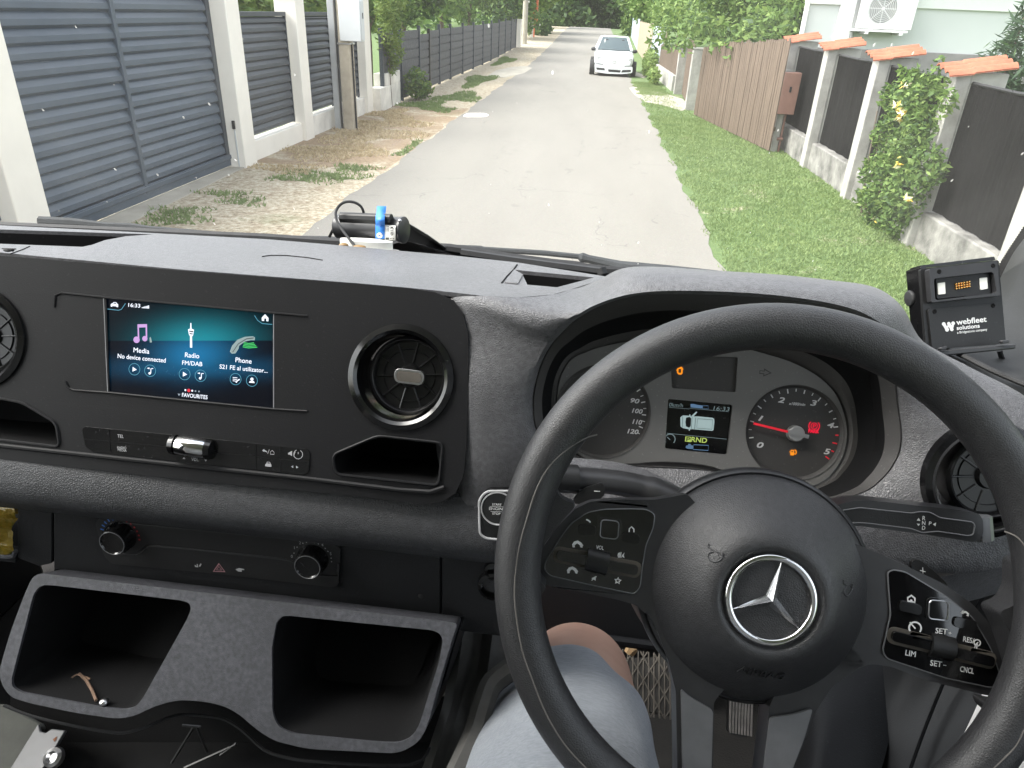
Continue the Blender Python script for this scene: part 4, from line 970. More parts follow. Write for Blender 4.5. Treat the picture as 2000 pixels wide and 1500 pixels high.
for s, px in ((-1, [(1366, 735), (1430, 738), (1472, 770), (1470, 808), (1440, 818), (1366, 800)]), (1, [(1748, 792), (1800, 765), (1836, 762), (1836, 830), (1770, 838), (1745, 825)])):
    p = [FCAR.uv(960+x/6.667, y/6.667, 0) for x, y in px]; mb = MB(); mb.prism(FCAR, rounded(p, .03), -.22, -.03); hl = mk('headlight', mb, M['lamp'], car, bevel=.01)
    c = np.mean(p, 0); mb = MB(); mb.lathe(FCAR, c[0]-s*.03, c[1], [(0, -.02), (.06, -.02), (.075, -.028)], 20); mb.lathe(FCAR, c[0]+s*.08, c[1]+.01, [(0, -.02), (.035, -.02), (.04, -.028)], 16); mk('reflector', mb, M['chromedull'], hl)
for s, px in ((-1, (1330, 635)), (1, (1868, 672))):
    p = FCAR.uv(960+px[0]/6.667, px[1]/6.667, -1.15); c = FCAR.w(p[0], p[1], -1.15); mb = MB(); mb.ball(c, .11, .07, .075); mb.tube([c, c-V3(s*.13, 0, .04)], .03, 6); mk('mirror', mb, M['carblack'], car)
for s in (-1, 1):
    for yy in (.72, 3.15):
        FWl = Ax((cx+s*.79, cy+yy, .295), (0, -s, 0), (0, 0, 1)); mb = MB(); mb.lathe(FWl, 0, 0, [(.19, .02), (.25, .03), (.29, .01), (.295, -.03), (.295, -.15), (.28, -.18), (0, -.18)], 28); wl = mk('wheel', mb, M['tyre'], car)
        mb = MB(); mb.lathe(FWl, 0, 0, [(.19, .015), (.17, 0), (.06, .01), (0, .015)], 20); mk('wheel_rim', mb, M['alu'], wl)
mb = MB(); mb.box((cx-.72, cy+.15, .14), (cx+.72, cy+3.7, .21)); mk('underbody', mb, M['carblack'], car)
for s in (-1, 1):
    mb = MB(); mb.prism(Ax((cx+s*.34, cy+1.55, .62), (1, 0, 0), (0, .15, 1)), rounded([(-.22, 0), (.22, 0), (.2, .55), (-.2, .55)], .08), -.05, .05); mb.ball((cx+s*.34, cy+1.68, 1.27), .13, .06, .1); mk('seat', mb, M['carblack'], car)
# ================================================================== the van
van = thing('van', 'white van cab with black dashboard, lit screen and large steering wheel', 'van', (-.31, -.4, .2))
def P(name, mb, mat, parent=None, **k):
    return mk(name, mb, [M[x] for x in mat] if isinstance(mat, (list, tuple)) else M[mat], parent or van, **k)
# ---- cab shell
mb = MB()
mb.add([(-1.25, .40, 2.70), (.62, .40, 2.70), (.62, -.70, 2.76), (-1.25, -.70, 2.76)], [(0, 1, 2, 3)])
mb.add([(-1.25, -.70, 1.0), (.62, -.70, 1.0), (.62, -.70, 2.76), (-1.25, -.70, 2.76)], [(0, 1, 2, 3)])
P('headliner', mb, 'headliner')
mb = MB(); mb.box((-1.4, -.7, .98), (.76, 1.5, 1.05)); mb.box((-1.4, 1.32, 1.051), (.76, 1.36, 1.78)); P('floor', mb, 'floor')
mb = MB(); mb.add([(-1.35, 1.08, 1.76), (.72, 1.08, 1.76), (.66, 1.55, 1.52), (-1.29, 1.55, 1.52), (.6, 1.95, 1.1), (-1.25, 1.95, 1.1)], [(0, 1, 2, 3), (3, 2, 4, 5)]); P('bonnet', mb, 'whitepaint', smooth=0)
mb = MB(); mb.add([(-1.20, 1.06, 1.885), (.60, 1.06, 1.885), (.585, .42, 2.68), (-1.19, .42, 2.68)], [(0, 1, 2, 3)]); ws = P('windscreen', mb, 'glass', smooth=0)
for s, xo, xi in ((-1, -1.32, -1.19), (1, .74, .60)):
    mb = MB(); mb.add([(xi, 1.0, 1.86), (xo, 1.0, 1.86), (xo, .85, 1.86), (xi, .80, 1.86), (xi*.985, .42, 2.70), (xo*.96, .42, 2.72), (xo*.96, .34, 2.72), (xi*.985, .34, 2.70)], [(0, 1, 5, 4), (3, 2, 6, 7), (0, 4, 7, 3), (1, 2, 6, 5)]); P('windscreen_pillar', mb, 'pillar')
    x = xi+.02*s
    mb = MB(); mb.box((min(x, x+.05*s), -.65, 1.05), (max(x, x+.05*s), 1.2, 1.88)); mb.box((min(x, x+.05*s), -.65, 1.885), (max(x, x+.05*s), -.30, 2.72)); d = P('door', mb, 'black', bevel=.01)
    mb = MB(); mb.add([(x+.02*s, -.3, 1.88), (x+.02*s, .85, 1.88), (x+.015*s, .40, 2.7), (x+.015*s, -.3, 2.7)], [(0, 1, 2, 3)]); mk('side_window', mb, M['sideglass'], d, smooth=0)

# ---- dash top
FT = Fr(O=(0, .60, 2.0745), tilt=97.5)
hole_l = [(-750, 410), (0, 448), (210, 455), (300, 457.5), (245, 461.5), (205, 469), (180, 478), (161, 482), (0, 476), (-750, 431)]
hole_r = [(1006, 527), (1160, 542), (1088, 561), (1030, 556), (1022, 539)]
top = [(-760, 430), (0, 493), (350, 526), (697, 553), (800, 562), (858, 568), (945, 578), (1010, 581), (1080, 575), (1112, 566), (1160, 551), (1200, 543), (1190, 541), (1010, 512.5), (900, 500.5), (640, 477), (520, 467), (294, 455), (0, 440), (-760, 399)]
mb = MB(); mb.prism(FT, FT.uvs(top), -.004, 0, holes=[FT.uvs(hole_l), FT.uvs(hole_r)])
dash = None
# ---- leather skin round the instrument opening: stations (inner edge, outer edge)
ST = [((1085,885,.645),(935,1078,.672)), ((1040,850,.640),(898,960,.655)), ((1031,790,.636),(890,850,.648)), ((1038,744,.632),(890,750,.646)),
 ((1050,706,.628),(890,660,.656)), ((1066,676,.623),(897,600,.662)), ((1086,652,.617),(940,579,.675)), ((1110,628,.611),(1010,579,.686)),
 ((1136,610,.605),(1080,572,.69)), ((1162,596,.600),(1110,562,.69)), ((1200,582,.595),(1160,545,.685)), ((1240,573,.592),(1210,532,.68)),
 ((1300,568,.588),(1280,528,.675)), ((1400,569,.585),(1400,537,.67)), ((1500,575,.582),(1520,545,.665)), ((1600,588,.58),(1620,555,.66)),
 ((1670,605,.58),(1690,564,.655)), ((1714,627,.582),(1730,581,.65)), ((1743,652,.59),(1762,612,.645)), ((1760,700,.60),(1800,665,.645)),
 ((1768,785,.61),(1900,720,.635)), ((1776,847,.61),(2010,780,.61)), ((1773,887,.61),(2060,860,.59)), ((1760,916,.61),(2080,950,.58)),
 ((1739,943,.61),(2060,1040,.58)), ((1700,972,.61),(1965,1104,.58)), ((1620,990,.612),(1850,1120,.59)), ((1500,970,.62),(1650,1090,.60)),
 ((1407,936,.628),(1450,1060,.62)), ((1330,927,.635),(1300,1040,.635)), ((1240,921,.642),(1150,1040,.645)), ((1150,908,.65),(1040,1060,.655))]
I3 = [at(*a) for a, b in ST]; O3 = [at(*b) for a, b in ST]
for i, p in {6: (945, 578), 7: (1010, 581), 8: (1080, 575), 9: (1112, 566), 10: (1160, 551)}.items(): O3[i] = FT.at(*p, 0)
O3[5] = at(872, 588, .641); O3[4] = at(882, 655, .643); O3[3] = at(884, 750, .645)
def bul(i):
    if i in (4, 5): return V3(0, -.004, 0)
    if 6 <= i <= 9: return V3(0, -.009, -.001)
    if i == 10: return V3(0, -.009, .005)
    if 8 <= i <= 18: return V3(0, -.004, .010)
    if 19 <= i <= 24: return V3(0, -.012, .004)
    return V3(0, -.006, .002)
M1 = [O3[i]*.72+I3[i]*.28+bul(i)*.9 for i in range(32)]; M2 = [O3[i]*.32+I3[i]*.68+bul(i) for i in range(32)]
OB = [O3[i]+(V3(0, .05, -.05) if 11 <= i <= 19 else V3(0, .004, -.004) if 5 <= i <= 10 else V3(-.03, .05, -.004)) for i in range(32)]
C_ = lambda pts: smooth_curve(pts, 5, True)
I2 = [I3[i]+V3(0, .006, -.001) for i in range(32)]
IC = np.mean(I3, 0); I2 = [p+(IC-p)/np.linalg.norm(IC-p)*.004 for p in I2]
rows = [C_(OB), C_(O3), C_([O3[i]*.93+I3[i]*.07+bul(i)*.55 for i in range(32)]), C_(M1), C_(M2), C_([O3[i]*.08+I3[i]*.92+bul(i)*.35 for i in range(32)]), C_(I3), C_(I2)]
mb.grid(rows, closed_u=True)
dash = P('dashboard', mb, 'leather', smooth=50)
# recess trays in the dash top
for hpx, dep in ((hole_l, .05), (hole_r, .045)):
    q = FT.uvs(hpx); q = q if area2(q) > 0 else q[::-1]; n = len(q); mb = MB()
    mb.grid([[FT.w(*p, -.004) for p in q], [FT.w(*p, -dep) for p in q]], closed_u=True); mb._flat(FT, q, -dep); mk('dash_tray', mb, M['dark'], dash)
mb = MB(); ed_ = [FT.at(*p, -.001) for p in ((790, 561.5), (825, 565), (858, 568), (900, 573.5), (945, 578.5), (1010, 582), (1080, 576), (1112, 567), (1160, 552), (1200, 544))]; mb.grid([ed_, [p+V3(0, .010, -.004) for p in ed_], [p+V3(0, .016, -.05) for p in ed_]]); mk('dash_edge', mb, M['leather'], dash)
mb = MB(); mb.prism(FT, FT.uvs([(1004, 528), (1022, 538), (1012, 556), (985, 553)]), -.002, .0015); mk('tray_lid', mb, M['leather'], dash, bevel=.001)
# seam lines on the dash top
mb = MB()
mb.tube([FT.at(*p, .0004) for p in ((512, 501), (530, 498.5), (560, 499), (600, 503), (630, 508))], .0006, 5)
mb.tube([FT.at(*p, .0002) for p in ((980, 553), (990, 540), (1003, 527), (1010, 517))], .0009, 5)
mb.tube([FT.at(*p, .0003) for p in ((20, 496), (45, 487), (58, 481))], .0006, 5)
mk('seam', mb, M['dark'], dash)
# windscreen edge: black seal and grey cowl lip beyond the dash
mb = MB(); mb.tube([at(*p, .99) for p in ((-760, 402), (0, 444), (294, 457), (520, 467), (640, 475), (880, 487), (1000, 506), (1100, 519), (1180, 530), (1400, 545))], .008, 8); P('windscreen_seal', mb, 'rubber')
mb = MB(); mb.prism(FT, FT.uvs([(-760, 396), (0, 437), (294, 452), (294, 456), (0, 441.5), (-760, 400)]), -.03, -.002); mk('defroster_strip', mb, M['leather'], dash, bevel=.001)
mb = MB(); mb.tube([at(*p, .93) for p in ((900, 494), (1000, 509), (1100, 522), (1172, 531))], .006, 6); mb.tube([at(1172, 525, .93), at(1176, 537, .93)], .008, 6); mk('defroster_grille', mb, M['rubber'], dash)
# black printed edge of the glass on the right
mb = MB(); rr = [(2040, 400), (2000, 442), (1975, 480), (1955, 512), (1930, 555), (1880, 600), (1840, 617), (1790, 620)]
rows = [[at(x, y, .97), at(x+16, y+13, .97)] for x, y in rr]; mb.grid(rows)
for i in range(60):
    t = i/59*6.99; k = int(t); f_ = t-k; x = rr[k][0]*(1-f_)+rr[k+1][0]*f_; y = rr[k][1]*(1-f_)+rr[k+1][1]*f_
    mb.add([at(x-1.4, y-2, .968), at(x+1.4, y-2, .968), at(x+1.4, y+1, .968), at(x-1.4, y+1, .968)], [(0, 1, 2, 3)])
mk('black_glass_edge', mb, M['dark'], ws, smooth=0)
# right A-pillar foot and end of the dash
mb = MB(); mb.grid([smooth_curve([at(2034, 421, .95), at(2020, 441, .945), at(1983, 488, .94), at(1962, 526, .93), at(1938, 572, .90), at(1892, 632, .84), at(1836, 660, .76), at(1796, 672, .70)], 3),
    smooth_curve([at(2105, 465, .85), at(2085, 490, .84), at(2040, 540, .82), at(2010, 600, .80), at(1990, 660, .77), at(1960, 715, .72), at(1900, 720, .68), at(1830, 710, .66)], 3),
    smooth_curve([at(2180, 585, .70), at(2160, 605, .70), at(2120, 650, .70), at(2080, 700, .69), at(2050, 740, .67), at(2010, 765, .64), at(1930, 760, .62), at(1860, 745, .62)], 3)]); pt_ = P('pillar_trim', mb, 'pillar', subsurf=1); sm_ = pt_.modifiers.new('thick', 'SOLIDIFY'); sm_.thickness = .010; sm_.offset = -1

# ---- facia
FA = Fr(370, 690, .656, 24)
out = [(-750, 436), (0, 499), (350, 528), (697, 554), (800, 563), (850, 571), (885, 586), (904, 612), (914, 650), (915, 700), (913, 800), (911, 870), (905, 930), (890, 963), (865, 980), (830, 985), (697, 969), (350, 936), (0, 896), (-750, 824)]
tray_r = [(650, 888), (738, 851), (865, 865), (857, 948), (656, 926)]
tray_l = [(-320, 768), (0, 778), (44, 786), (110, 826), (117, 873), (0, 859), (-320, 832)]
vc = FA.uv(783, 737); vr = .0448; vl = FA.uv(-44, 660)
scr = FA.uvs([(207, 582), (533, 612), (533, 797), (213, 765)])
mb = MB(); mb.prism(FA, FA.uvs(out), -.022, 0, holes=[rounded(FA.uvs(tray_r), .006), rounded(FA.uvs(tray_l), .006), circ(*vc, vr, 48), circ(*vl, vr, 48), scr], cap0=False)
fac = P('facia_panel', mb, 'facia', bevel=.004, seg=3)
for q in (tray_r, tray_l):
    mb = MB(); q = rounded(FA.uvs(q), .006); q = q if area2(q) > 0 else q[::-1]; c = np.mean(q, 0)
    qi = [(p[0]+(c[0]-p[0])*.06, p[1]+(c[1]-p[1])*.10) for p in q]
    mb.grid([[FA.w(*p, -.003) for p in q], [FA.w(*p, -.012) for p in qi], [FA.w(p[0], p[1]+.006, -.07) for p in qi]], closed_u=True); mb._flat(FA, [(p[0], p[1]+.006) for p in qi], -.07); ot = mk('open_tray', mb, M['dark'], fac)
for q in (tray_r, tray_l):
    q = rounded(FA.uvs(q), .006); mb = MB(); mb.tube([FA.w(*p, .0004) for p in q], .0014, 6, closed=True); mk('tray_rim', mb, M['facia'], fac)
# ridge along the bottom of the facia, ledges round the screen
mb = MB(); mb.tube([FA.at(*p, .0) for p in ((-750, 803), (0, 870), (350, 908), (600, 935), (780, 957), (840, 961), (868, 952))], .0024, 8); mk('ridge', mb, M['facia'], fac)
mb = MB(); mb.tube([FA.at(*p, .0003) for p in ((128, 745), (133, 758), (145, 762), (213, 767), (400, 786), (533, 799), (600, 803))], .0011, 6); mb.tube([FA.at(*p, .0002) for p in ((600, 617), (533, 611), (207, 581), (120, 572), (108, 577), (106, 600))], .0010, 6); mk('screen_ledge', mb, M['facia'], fac)
S8 = lambda x, y: (190+x/5.5556, 570+y/5.5556)                   # photo detail of the screen
mb = MB(); mb._flat(FA, scr, -.0015); so = mk('screen', mb, M['screen'], fac, smooth=0)
uvl = so.data.uv_layers.new(name='UVMap'); q0, q1, q3 = [np.array(FA.uv(*p)) for p in ((213, 765), (533, 797), (207, 582))]
for li, lp in enumerate(so.data.loops):
    w_ = np.array(so.data.vertices[lp.vertex_index].co)+LOC[so.name]-FA.O; p = np.array([w_@FA.U, w_@FA.V])
    uvl.data[li].uv = ((p-q0)@(q1-q0)/((q1-q0)@(q1-q0)), (p-q0)@(q3-q0)/((q3-q0)@(q3-q0)))
for a, b in (((203, 581), (211, 766)), ((535, 612), (535, 798))):
    mb = MB(); mb.tube([FA.at(*a, -.0004), FA.at(*b, -.0004)], .0007, 5); mk('screen_edge', mb, M['legenddim'], fac)
ns = -.0010
mb = MB()
def st(s, a, b, h, sh=0): ptext(mb, FA, s, S8(*a), S8(*b), h/5.5556, ns, sh, bold=.22)
st('16:33', (336, 162), (464, 172), 40); st('Media', (392, 655), (562, 672), 52); st('No device connected', (220, 718), (740, 768), 48)
st('Radio', (950, 708), (1104, 722), 52); st('FM/DAB', (920, 790), (1138, 808), 46); st('Phone', (1498, 762), (1672, 780), 52); st('S21 FE al utilizator...', (1325, 832), (1846, 880), 46); st('FAVOURITES', (918, 1138), (1194, 1166), 42)
mk('screen_text', mb, M['scr_white'], fac, smooth=0)
def sp(*pts): return [FA.uv(*S8(*p), ns) for p in pts]
def circs(x, y, r, n=24): c = FA.uv(*S8(x, y), ns); e = FA.uv(*S8(x+r, y), ns); return circ(*c, abs(e[0]-c[0]), n)
mb = MB()
for x, y in ((400, 840), (946, 893)): mb._flat(FA, sp((x-16, y-26), (x+28, y+4), (x-18, y+26)), ns)
for x, y in ((572, 856), (1120, 910)):
    mb._flat(FA, circs(x-4, y+28, 13), ns); mb.stroke(FA, sp((x+8, y+28), (x+10, y-22), (x+34, y-24)), .0008, ns); mb._flat(FA, sp((x-36, y-28), (x-6, y-36), (x-6, y-16)), ns)
for k in range(3): mb._flat(FA, sp((1470, 925+18*k), (1520-6*k, 930+18*k), (1520-6*k, 937+18*k), (1470, 932+18*k)), ns)
mb.stroke(FA, sp((1505, 985), (1520, 962), (1545, 950)), .0011, ns)
mb._flat(FA, circs(1678, 948, 17), ns); mb._flat(FA, sp((1645, 985), (1655, 968), (1700, 970), (1708, 990)), ns)
# car and home pictograms, signal bars
mb._flat(FA, sp((146, 138), (152, 128), (166, 126), (174, 112), (206, 112), (214, 128), (226, 134), (226, 166), (212, 166), (208, 158), (164, 154), (160, 162), (146, 158)), ns, holes=[sp((172, 128), (178, 118), (202, 118), (208, 130))])
mb._flat(FA, sp((1784, 280), (1820, 242), (1858, 284), (1856, 320), (1834, 318), (1834, 290), (1812, 288), (1810, 316), (1786, 314)), ns)
for k in range(6): mb._flat(FA, sp((482+14*k, 176+k), (492+14*k, 177+k), (492+14*k, 166-4*k), (482+14*k, 168-4*k)), ns)
mb._flat(FA, circs(956, 1066, 10), ns); mb._flat(FA, circs(1030, 1073, 10), ns)
# radio tower
mb._flat(FA, sp((1010, 338), (1020, 338), (1023, 400), (1050, 412), (1040, 470), (1028, 484), (1030, 606), (1006, 604), (1006, 482), (994, 462), (984, 408), (1008, 398)), ns)
mk('screen_icon', mb, M['scr_white'], fac, smooth=0)
mb = MB()
for x, y in ((402, 840), (573, 856), (947, 893), (1120, 910), (1500, 947), (1677, 964)): mb.stroke(FA, circs(x, y, 60, 32), .0005, ns-.0001, closed=True)
mb.stroke(FA, sp((110, 186), (230, 200), (262, 190), (306, 126)), .0006, ns); mb.stroke(FA, sp((1706, 256), (1740, 310), (1790, 344), (1900, 354)), .0006, ns)
mk('screen_ring', mb, M['scr_cyan'], fac, smooth=0)
mb = MB(); mb._flat(FA, sp((996, 420), (1042, 426), (1040, 440), (998, 432)), ns+.0001); mb._flat(FA, sp((1000, 446), (1038, 452), (1034, 464), (1004, 458)), ns+.0001)
mb.stroke(FA, sp((1470, 655), (1530, 565), (1620, 510), (1700, 500)), .0007, ns+.0002); mk('screen_icon', mb, M['scr_black'], fac, smooth=0)
mb = MB(); mb._flat(FA, circs(426, 520, 34), ns); mb._flat(FA, circs(516, 508, 28), ns)
mb._flat(FA, sp((436, 352), (540, 350), (542, 505), (526, 505), (524, 385), (452, 388), (456, 520), (440, 520)), ns); mk('screen_icon', mb, M['scr_pink'], fac, smooth=0)
mb = MB(); mb._flat(FA, sp((1438, 650), (1462, 585), (1520, 520), (1600, 488), (1690, 482), (1712, 496), (1708, 526), (1668, 524), (1600, 540), (1540, 585), (1534, 616), (1500, 668), (1460, 672)), ns)
mb._flat(FA, sp((566, 498), (580, 490), (594, 548), (570, 550)), ns); mk('screen_icon', mb, M['lcd'], fac, smooth=0)
mb = MB()
for k in range(4): a = 545+16*k; mb.stroke(FA, sp((1590-4*k+0*k, a+4), (1640, a+16), (1700+12*k, a+8)), .0008, ns)
mk('screen_icon', mb, M['scr_green'], fac, smooth=0)
mb = MB(); mb._flat(FA, circs(993, 1070, 18), ns); mk('screen_icon', mb, M['scr_red'], fac, smooth=0)
mb = MB(); mb._flat(FA, circs(1066, 1077, 9), ns); mb._flat(FA, circs(1103, 1081, 9), ns); mb._flat(FA, sp((872, 1104), (904, 1108), (886, 1130)), ns); mk('screen_icon', mb, M['scr_grey'], fac, smooth=0)
# air vents
def airvent(fr, c, parent, r, knob=True):
    mb = MB(); mb.lathe(fr, *c, [(r+.0075, -.004), (r+.006, .0022), (r+.001, .004), (r-.002, .002), (r-.0032, -.004), (r-.005, -.022)], 56); v = mk('air_vent', mb, M['glossdust'], parent, smooth=40)
    mb = MB(); mb.lathe(fr, *c, [(r-.001, .0034), (r-.0002, .0048), (r+.0014, .0040)], 56); mk('vent_ring', mb, M['satin'], v) if parent is van else None
    c2 = (c[0]+.006, c[1]+.002)
    mb = MB(); mb.lathe(fr, *c2, [(r-.006, -.022), (r-.0062, -.004), (r-.009, -.0015), (r-.0105, -.003), (r-.0112, -.0075), (0, -.0085)], 48)
    for k in range(10):
        a = k*math.pi/5+.1; ca, sa = math.cos(a), math.sin(a)
        for r0, r1, w_ in ((.012, r-.011, .0012),):
            mb.tube([fr.w(c2[0]+ca*r0, c2[1]+sa*r0, -.0075), fr.w(c2[0]+ca*r1, c2[1]+sa*r1, -.0068)], .0009, 6)
    for rr in (.0235,): mb.lathe(fr, *c2, [(rr-.0005, -.0085), (rr, -.0064), (rr+.0005, -.0085)], 48)
    mb.lathe(fr, *c2, [(0, -.004), (.009, -.004), (.011, -.009)], 24)
    (mk('vent_barrel', mb, M['ventblk'], v if parent is van else parent, smooth=40))
    return v, c2
v1, c2 = airvent(FA, vc, fac, vr-.003); airvent(FA, vl, fac, vr-.003)
kc = (c2[0]+.001, c2[1]-.001)
mb = MB(); mb.prism(FA, rounded([(kc[0]-.0135, kc[1]-.006), (kc[0]+.0135, kc[1]-.007), (kc[0]+.0135, kc[1]+.006), (kc[0]-.0135, kc[1]+.007)], .006), -.012, -.001); mk('vent_knob', mb, M['chromedull'], fac, bevel=.0015)
mb = MB(); mb.prism(FA, rounded([(kc[0]-.0112, kc[1]-.0042), (kc[0]+.0112, kc[1]-.005), (kc[0]+.0112, kc[1]+.0042), (kc[0]-.0112, kc[1]+.005)], .0042), -.003, -.0004); mk('vent_knob_grip', mb, M['matgrey'], fac)
# control strip
strip = [(161, 838), (168, 833), (380, 853), (601, 877), (606, 884), (604, 921), (594, 927), (400, 906), (182, 882), (168, 872)]
mb = MB(); mb.prism(FA, rounded(FA.uvs(strip), .002), -.001, .0008); cs = mk('control_strip', mb, M['glossdust'], fac, bevel=.0004)
mb = MB()
for a, b in (((163, 857), (330, 873)), ((420, 884), (604, 902)), ((213, 838), (216, 882)), ((500, 868), (500, 916)), ((548, 872), (548, 921))): mb.tube([FA.at(*a, .0009), FA.at(*b, .0009)], .00035, 4)
mk('button_gap', mb, M['dark'], fac)
Z4 = lambda x, y: (x/2.7271, 450+y/2.7271)
mb = MB()
def zt(s, a, b, h, sh=0): ptext(mb, FA, s, Z4(*a), Z4(*b), h/2.727, .0012, sh, bold=.12)
zt('TEL', (625, 1103), (658, 1106), 17); zt('RADIO', (625, 1162), (672, 1166), 13); zt('MEDIA', (627, 1175), (674, 1179), 12); zt('VOL', (1018, 1227), (1057, 1230), 17)
zt('/', (1424, 1190), (1434, 1191), 24); zt('/', (1562, 1203), (1572, 1204), 24)
zp_ = lambda *pts: [FA.uv(*Z4(*p), .0012) for p in pts]
mb._flat(FA, zp_((972, 1217), (980, 1208), (988, 1218)), .0012); mb._flat(FA, zp_((1088, 1219), (1104, 1220), (1095, 1231)), .0012)
mb._flat(FA, zp_((1396, 1172), (1408, 1163), (1408, 1169), (1420, 1174), (1424, 1184), (1416, 1180), (1408, 1176), (1408, 1181)), .0012)
mb.stroke(FA, zp_((1440, 1192), (1440, 1180), (1450, 1172), (1460, 1182), (1460, 1193)), .0005, .0012, closed=True)
mb._flat(FA, zp_((1534, 1186), (1542, 1182), (1556, 1174), (1556, 1202), (1542, 1194), (1534, 1194)), .0012); mb.stroke(FA, [(FA.uv(*Z4(1588, 1193), .0012)[0]+.0042*math.cos(a), FA.uv(*Z4(1588, 1193), .0012)[1]+.0042*math.sin(a)) for a in np.linspace(2.0, 7.4, 12)], .0006, .0012); mb.stroke(FA, zp_((1588, 1180), (1588, 1192)), .0006, .0012)
mb._flat(FA, zp_((1412, 1246), (1418, 1242), (1422, 1232), (1438, 1234), (1442, 1244), (1446, 1248), (1445, 1260), (1412, 1256)), .0012, holes=[zp_((1423, 1240), (1425, 1235), (1436, 1237), (1438, 1243))])
for q in (((1562, 1252), (1562, 1266), (1551, 1258)), ((1577, 1253), (1577, 1268), (1589, 1262))): mb._flat(FA, zp_(*q), .0012)
mk('legend', mb, M['legend'], fac, smooth=0)
ra, rb = FA.at(345, 869, .002), FA.at(405, 878, .002); mb = MB(); mb.tube([ra, ra*.93+rb*.07, ra*.07+rb*.93, rb], [.0078, .0092, .0092, .0078], 20)
for k in range(24):
    pass
mk('volume_roller', mb, M['chrome'], fac, smooth=60)
for e_, s_ in ((ra, -1), (rb, 1)): mb = MB(); mb.lathe(Ax(e_, FA.V, FA.N), 0, 0, [(0, .006*s_), (.0085, .005*s_), (.0095, 0)], 20); mk('roller_cap', mb, M['glossdust'], fac)

# ---- lower dash
def lin(a, b, t): return a+(b-a)*t
mb = MB(); rows = []
for yo, s, d0, d1 in ((868, .105, .692, .652), (900, .108, .685, .649), (930, .111, .683, .647), (955, .113, .684, .648), (972, .1145, .688, .651), (982, .1148, .696, .659), (990, .115, .718, .681)):
    rows.append([at(x, yo+s*x, lin(d0, d1, (x+320)/1420)) for x in np.linspace(-760, 1100, 32)])
mb.grid(rows); ld = P('lower_dash', mb, 'leather_shaded', smooth=50)
FL = Fr(430, 1080, .712, 8)
for pts in ([(34, 972), (101, 980), (101, 1100), (76, 1106), (34, 1090)], [(105, 981), (860, 1068), (860, 1226), (105, 1130)], [(864, 1068), (1035, 1089), (1035, 1250), (864, 1228)], [(-750, 872), (30, 968), (30, 984), (-750, 886)], [(-750, 980), (30, 1080), (30, 1100), (-750, 1008)]):
    mb = MB(); mb.prism(FL, FL.uvs(pts), -.012, 0); mk('lower_panel', mb, M['lower'], ld, bevel=.001)
mb = MB(); mb.prism(FL, FL.uvs([(-760, 872), (1100, 1080), (1100, 1300), (60, 1150), (-760, 1050)]), -.16, -.15); mb.fbox(FL, *sorted((FL.uv(-750, 1040)[0], FL.uv(34, 1085)[0])), FL.uv(15, 1083)[1]-.002, FL.uv(15, 1083)[1], -.15, -.001); mk('glove_shelf', mb, M['dark'], ld)
mb = MB(); mb.tube([FL.at(-750, 990, .001), FL.at(14, 1088, .001), FL.at(26, 1086, .001), FL.at(31, 1076, .001)], .0025, 8); mk('shelf_edge', mb, M['tray'], ld)
mb = MB(); mb.lathe(FL, *FL.uv(822, 1164), [(.0028, .0003), (.0022, .0006), (0, .0005)], 12); mk('screw_hole', mb, M['rubber'], ld)
cp = [(190, 1020), (196, 1010), (430, 1033), (655, 1057), (666, 1068), (664, 1136), (655, 1144), (430, 1118), (222, 1098), (206, 1082)]
mb = MB(); mb.prism(FL, rounded(FL.uvs(cp), .003), -.002, .003); ccp = P('climate_panel', mb, 'black', bevel=.002)
mb = MB(); mb.tube(smooth_curve([FL.at(*p, .0034) for p in ((208, 1058), (210, 1070), (220, 1079), (265, 1082), (285, 1069), (302, 1066.5), (430, 1079), (550, 1092), (575, 1100), (592, 1120), (655, 1125.5), (660, 1117), (661, 1100))], 3), .0011, 6)
mb.tube([FL.at(*p, .0032) for p in ((203, 1023), (206, 1018), (430, 1040), (650, 1063), (658, 1070))], .0005, 5); mk('ridge', mb, M['satin'], ccp)
for nm, (x, y) in (('dial', (240, 1043)), ('dial', (613, 1088))):
    c = FL.uv(x, y); mb = MB(); mb.lathe(FL, *c, [(.0160, .003), (.0150, .005), (.0142, .014), (.0132, .0172), (.0118, .0178), (.0110, .0168), (0, .0168)], 40)
    for k in range(20):
        a = k*math.pi/10; r_ = .0149; mb.tube([FL.w(c[0]+r_*math.cos(a), c[1]+r_*math.sin(a), .006), FL.w(c[0]+r_*.955*math.cos(a), c[1]+r_*.955*math.sin(a), .0135)], .0007, 5)
    dd = mk('dial', mb, M['glossdust'], ccp, smooth=40)
    mb = MB(); mb.tube([FL.w(c[0]+.0124*math.cos(a), c[1]+.0124*math.sin(a), .0178) for a in np.linspace(0, 2*math.pi, 32, False)], .0004, 5, closed=True); mk('dial_ring', mb, M['satingrey'], ccp)
cL, cR = FL.uv(240, 1043), FL.uv(613, 1088)
def ticks(name, c, angs, mat, ln=.0032, r0=.0178, w_=.0012):
    mb = MB()
    for a in angs: a = R(a); mb.stroke(FL, [(c[0]+r0*math.cos(a), c[1]+r0*math.sin(a)), (c[0]+(r0+ln)*math.cos(a), c[1]+(r0+ln)*math.sin(a))], w_, .0036)
    mk(name, mb, M[mat], ccp, smooth=0)
ticks('legend', cL, [108, 122, 136, 150, 164], 'legendblue'); ticks('legend', cL, [78, 64, 50, 36, 22, 8, -6], 'legendred', .0018, .0185, .0017); ticks('legend', cL, [94], 'white', .0024, .018, .002)
ticks('legend', cL, [186, 200], 'legend', .0016, .0175, .0016)
ticks('legend', cR, [166, 142, 118, 106, 82, 70, 46, 34, 10, -2], 'legend', .0010, .0185, .0011)
mb = MB()
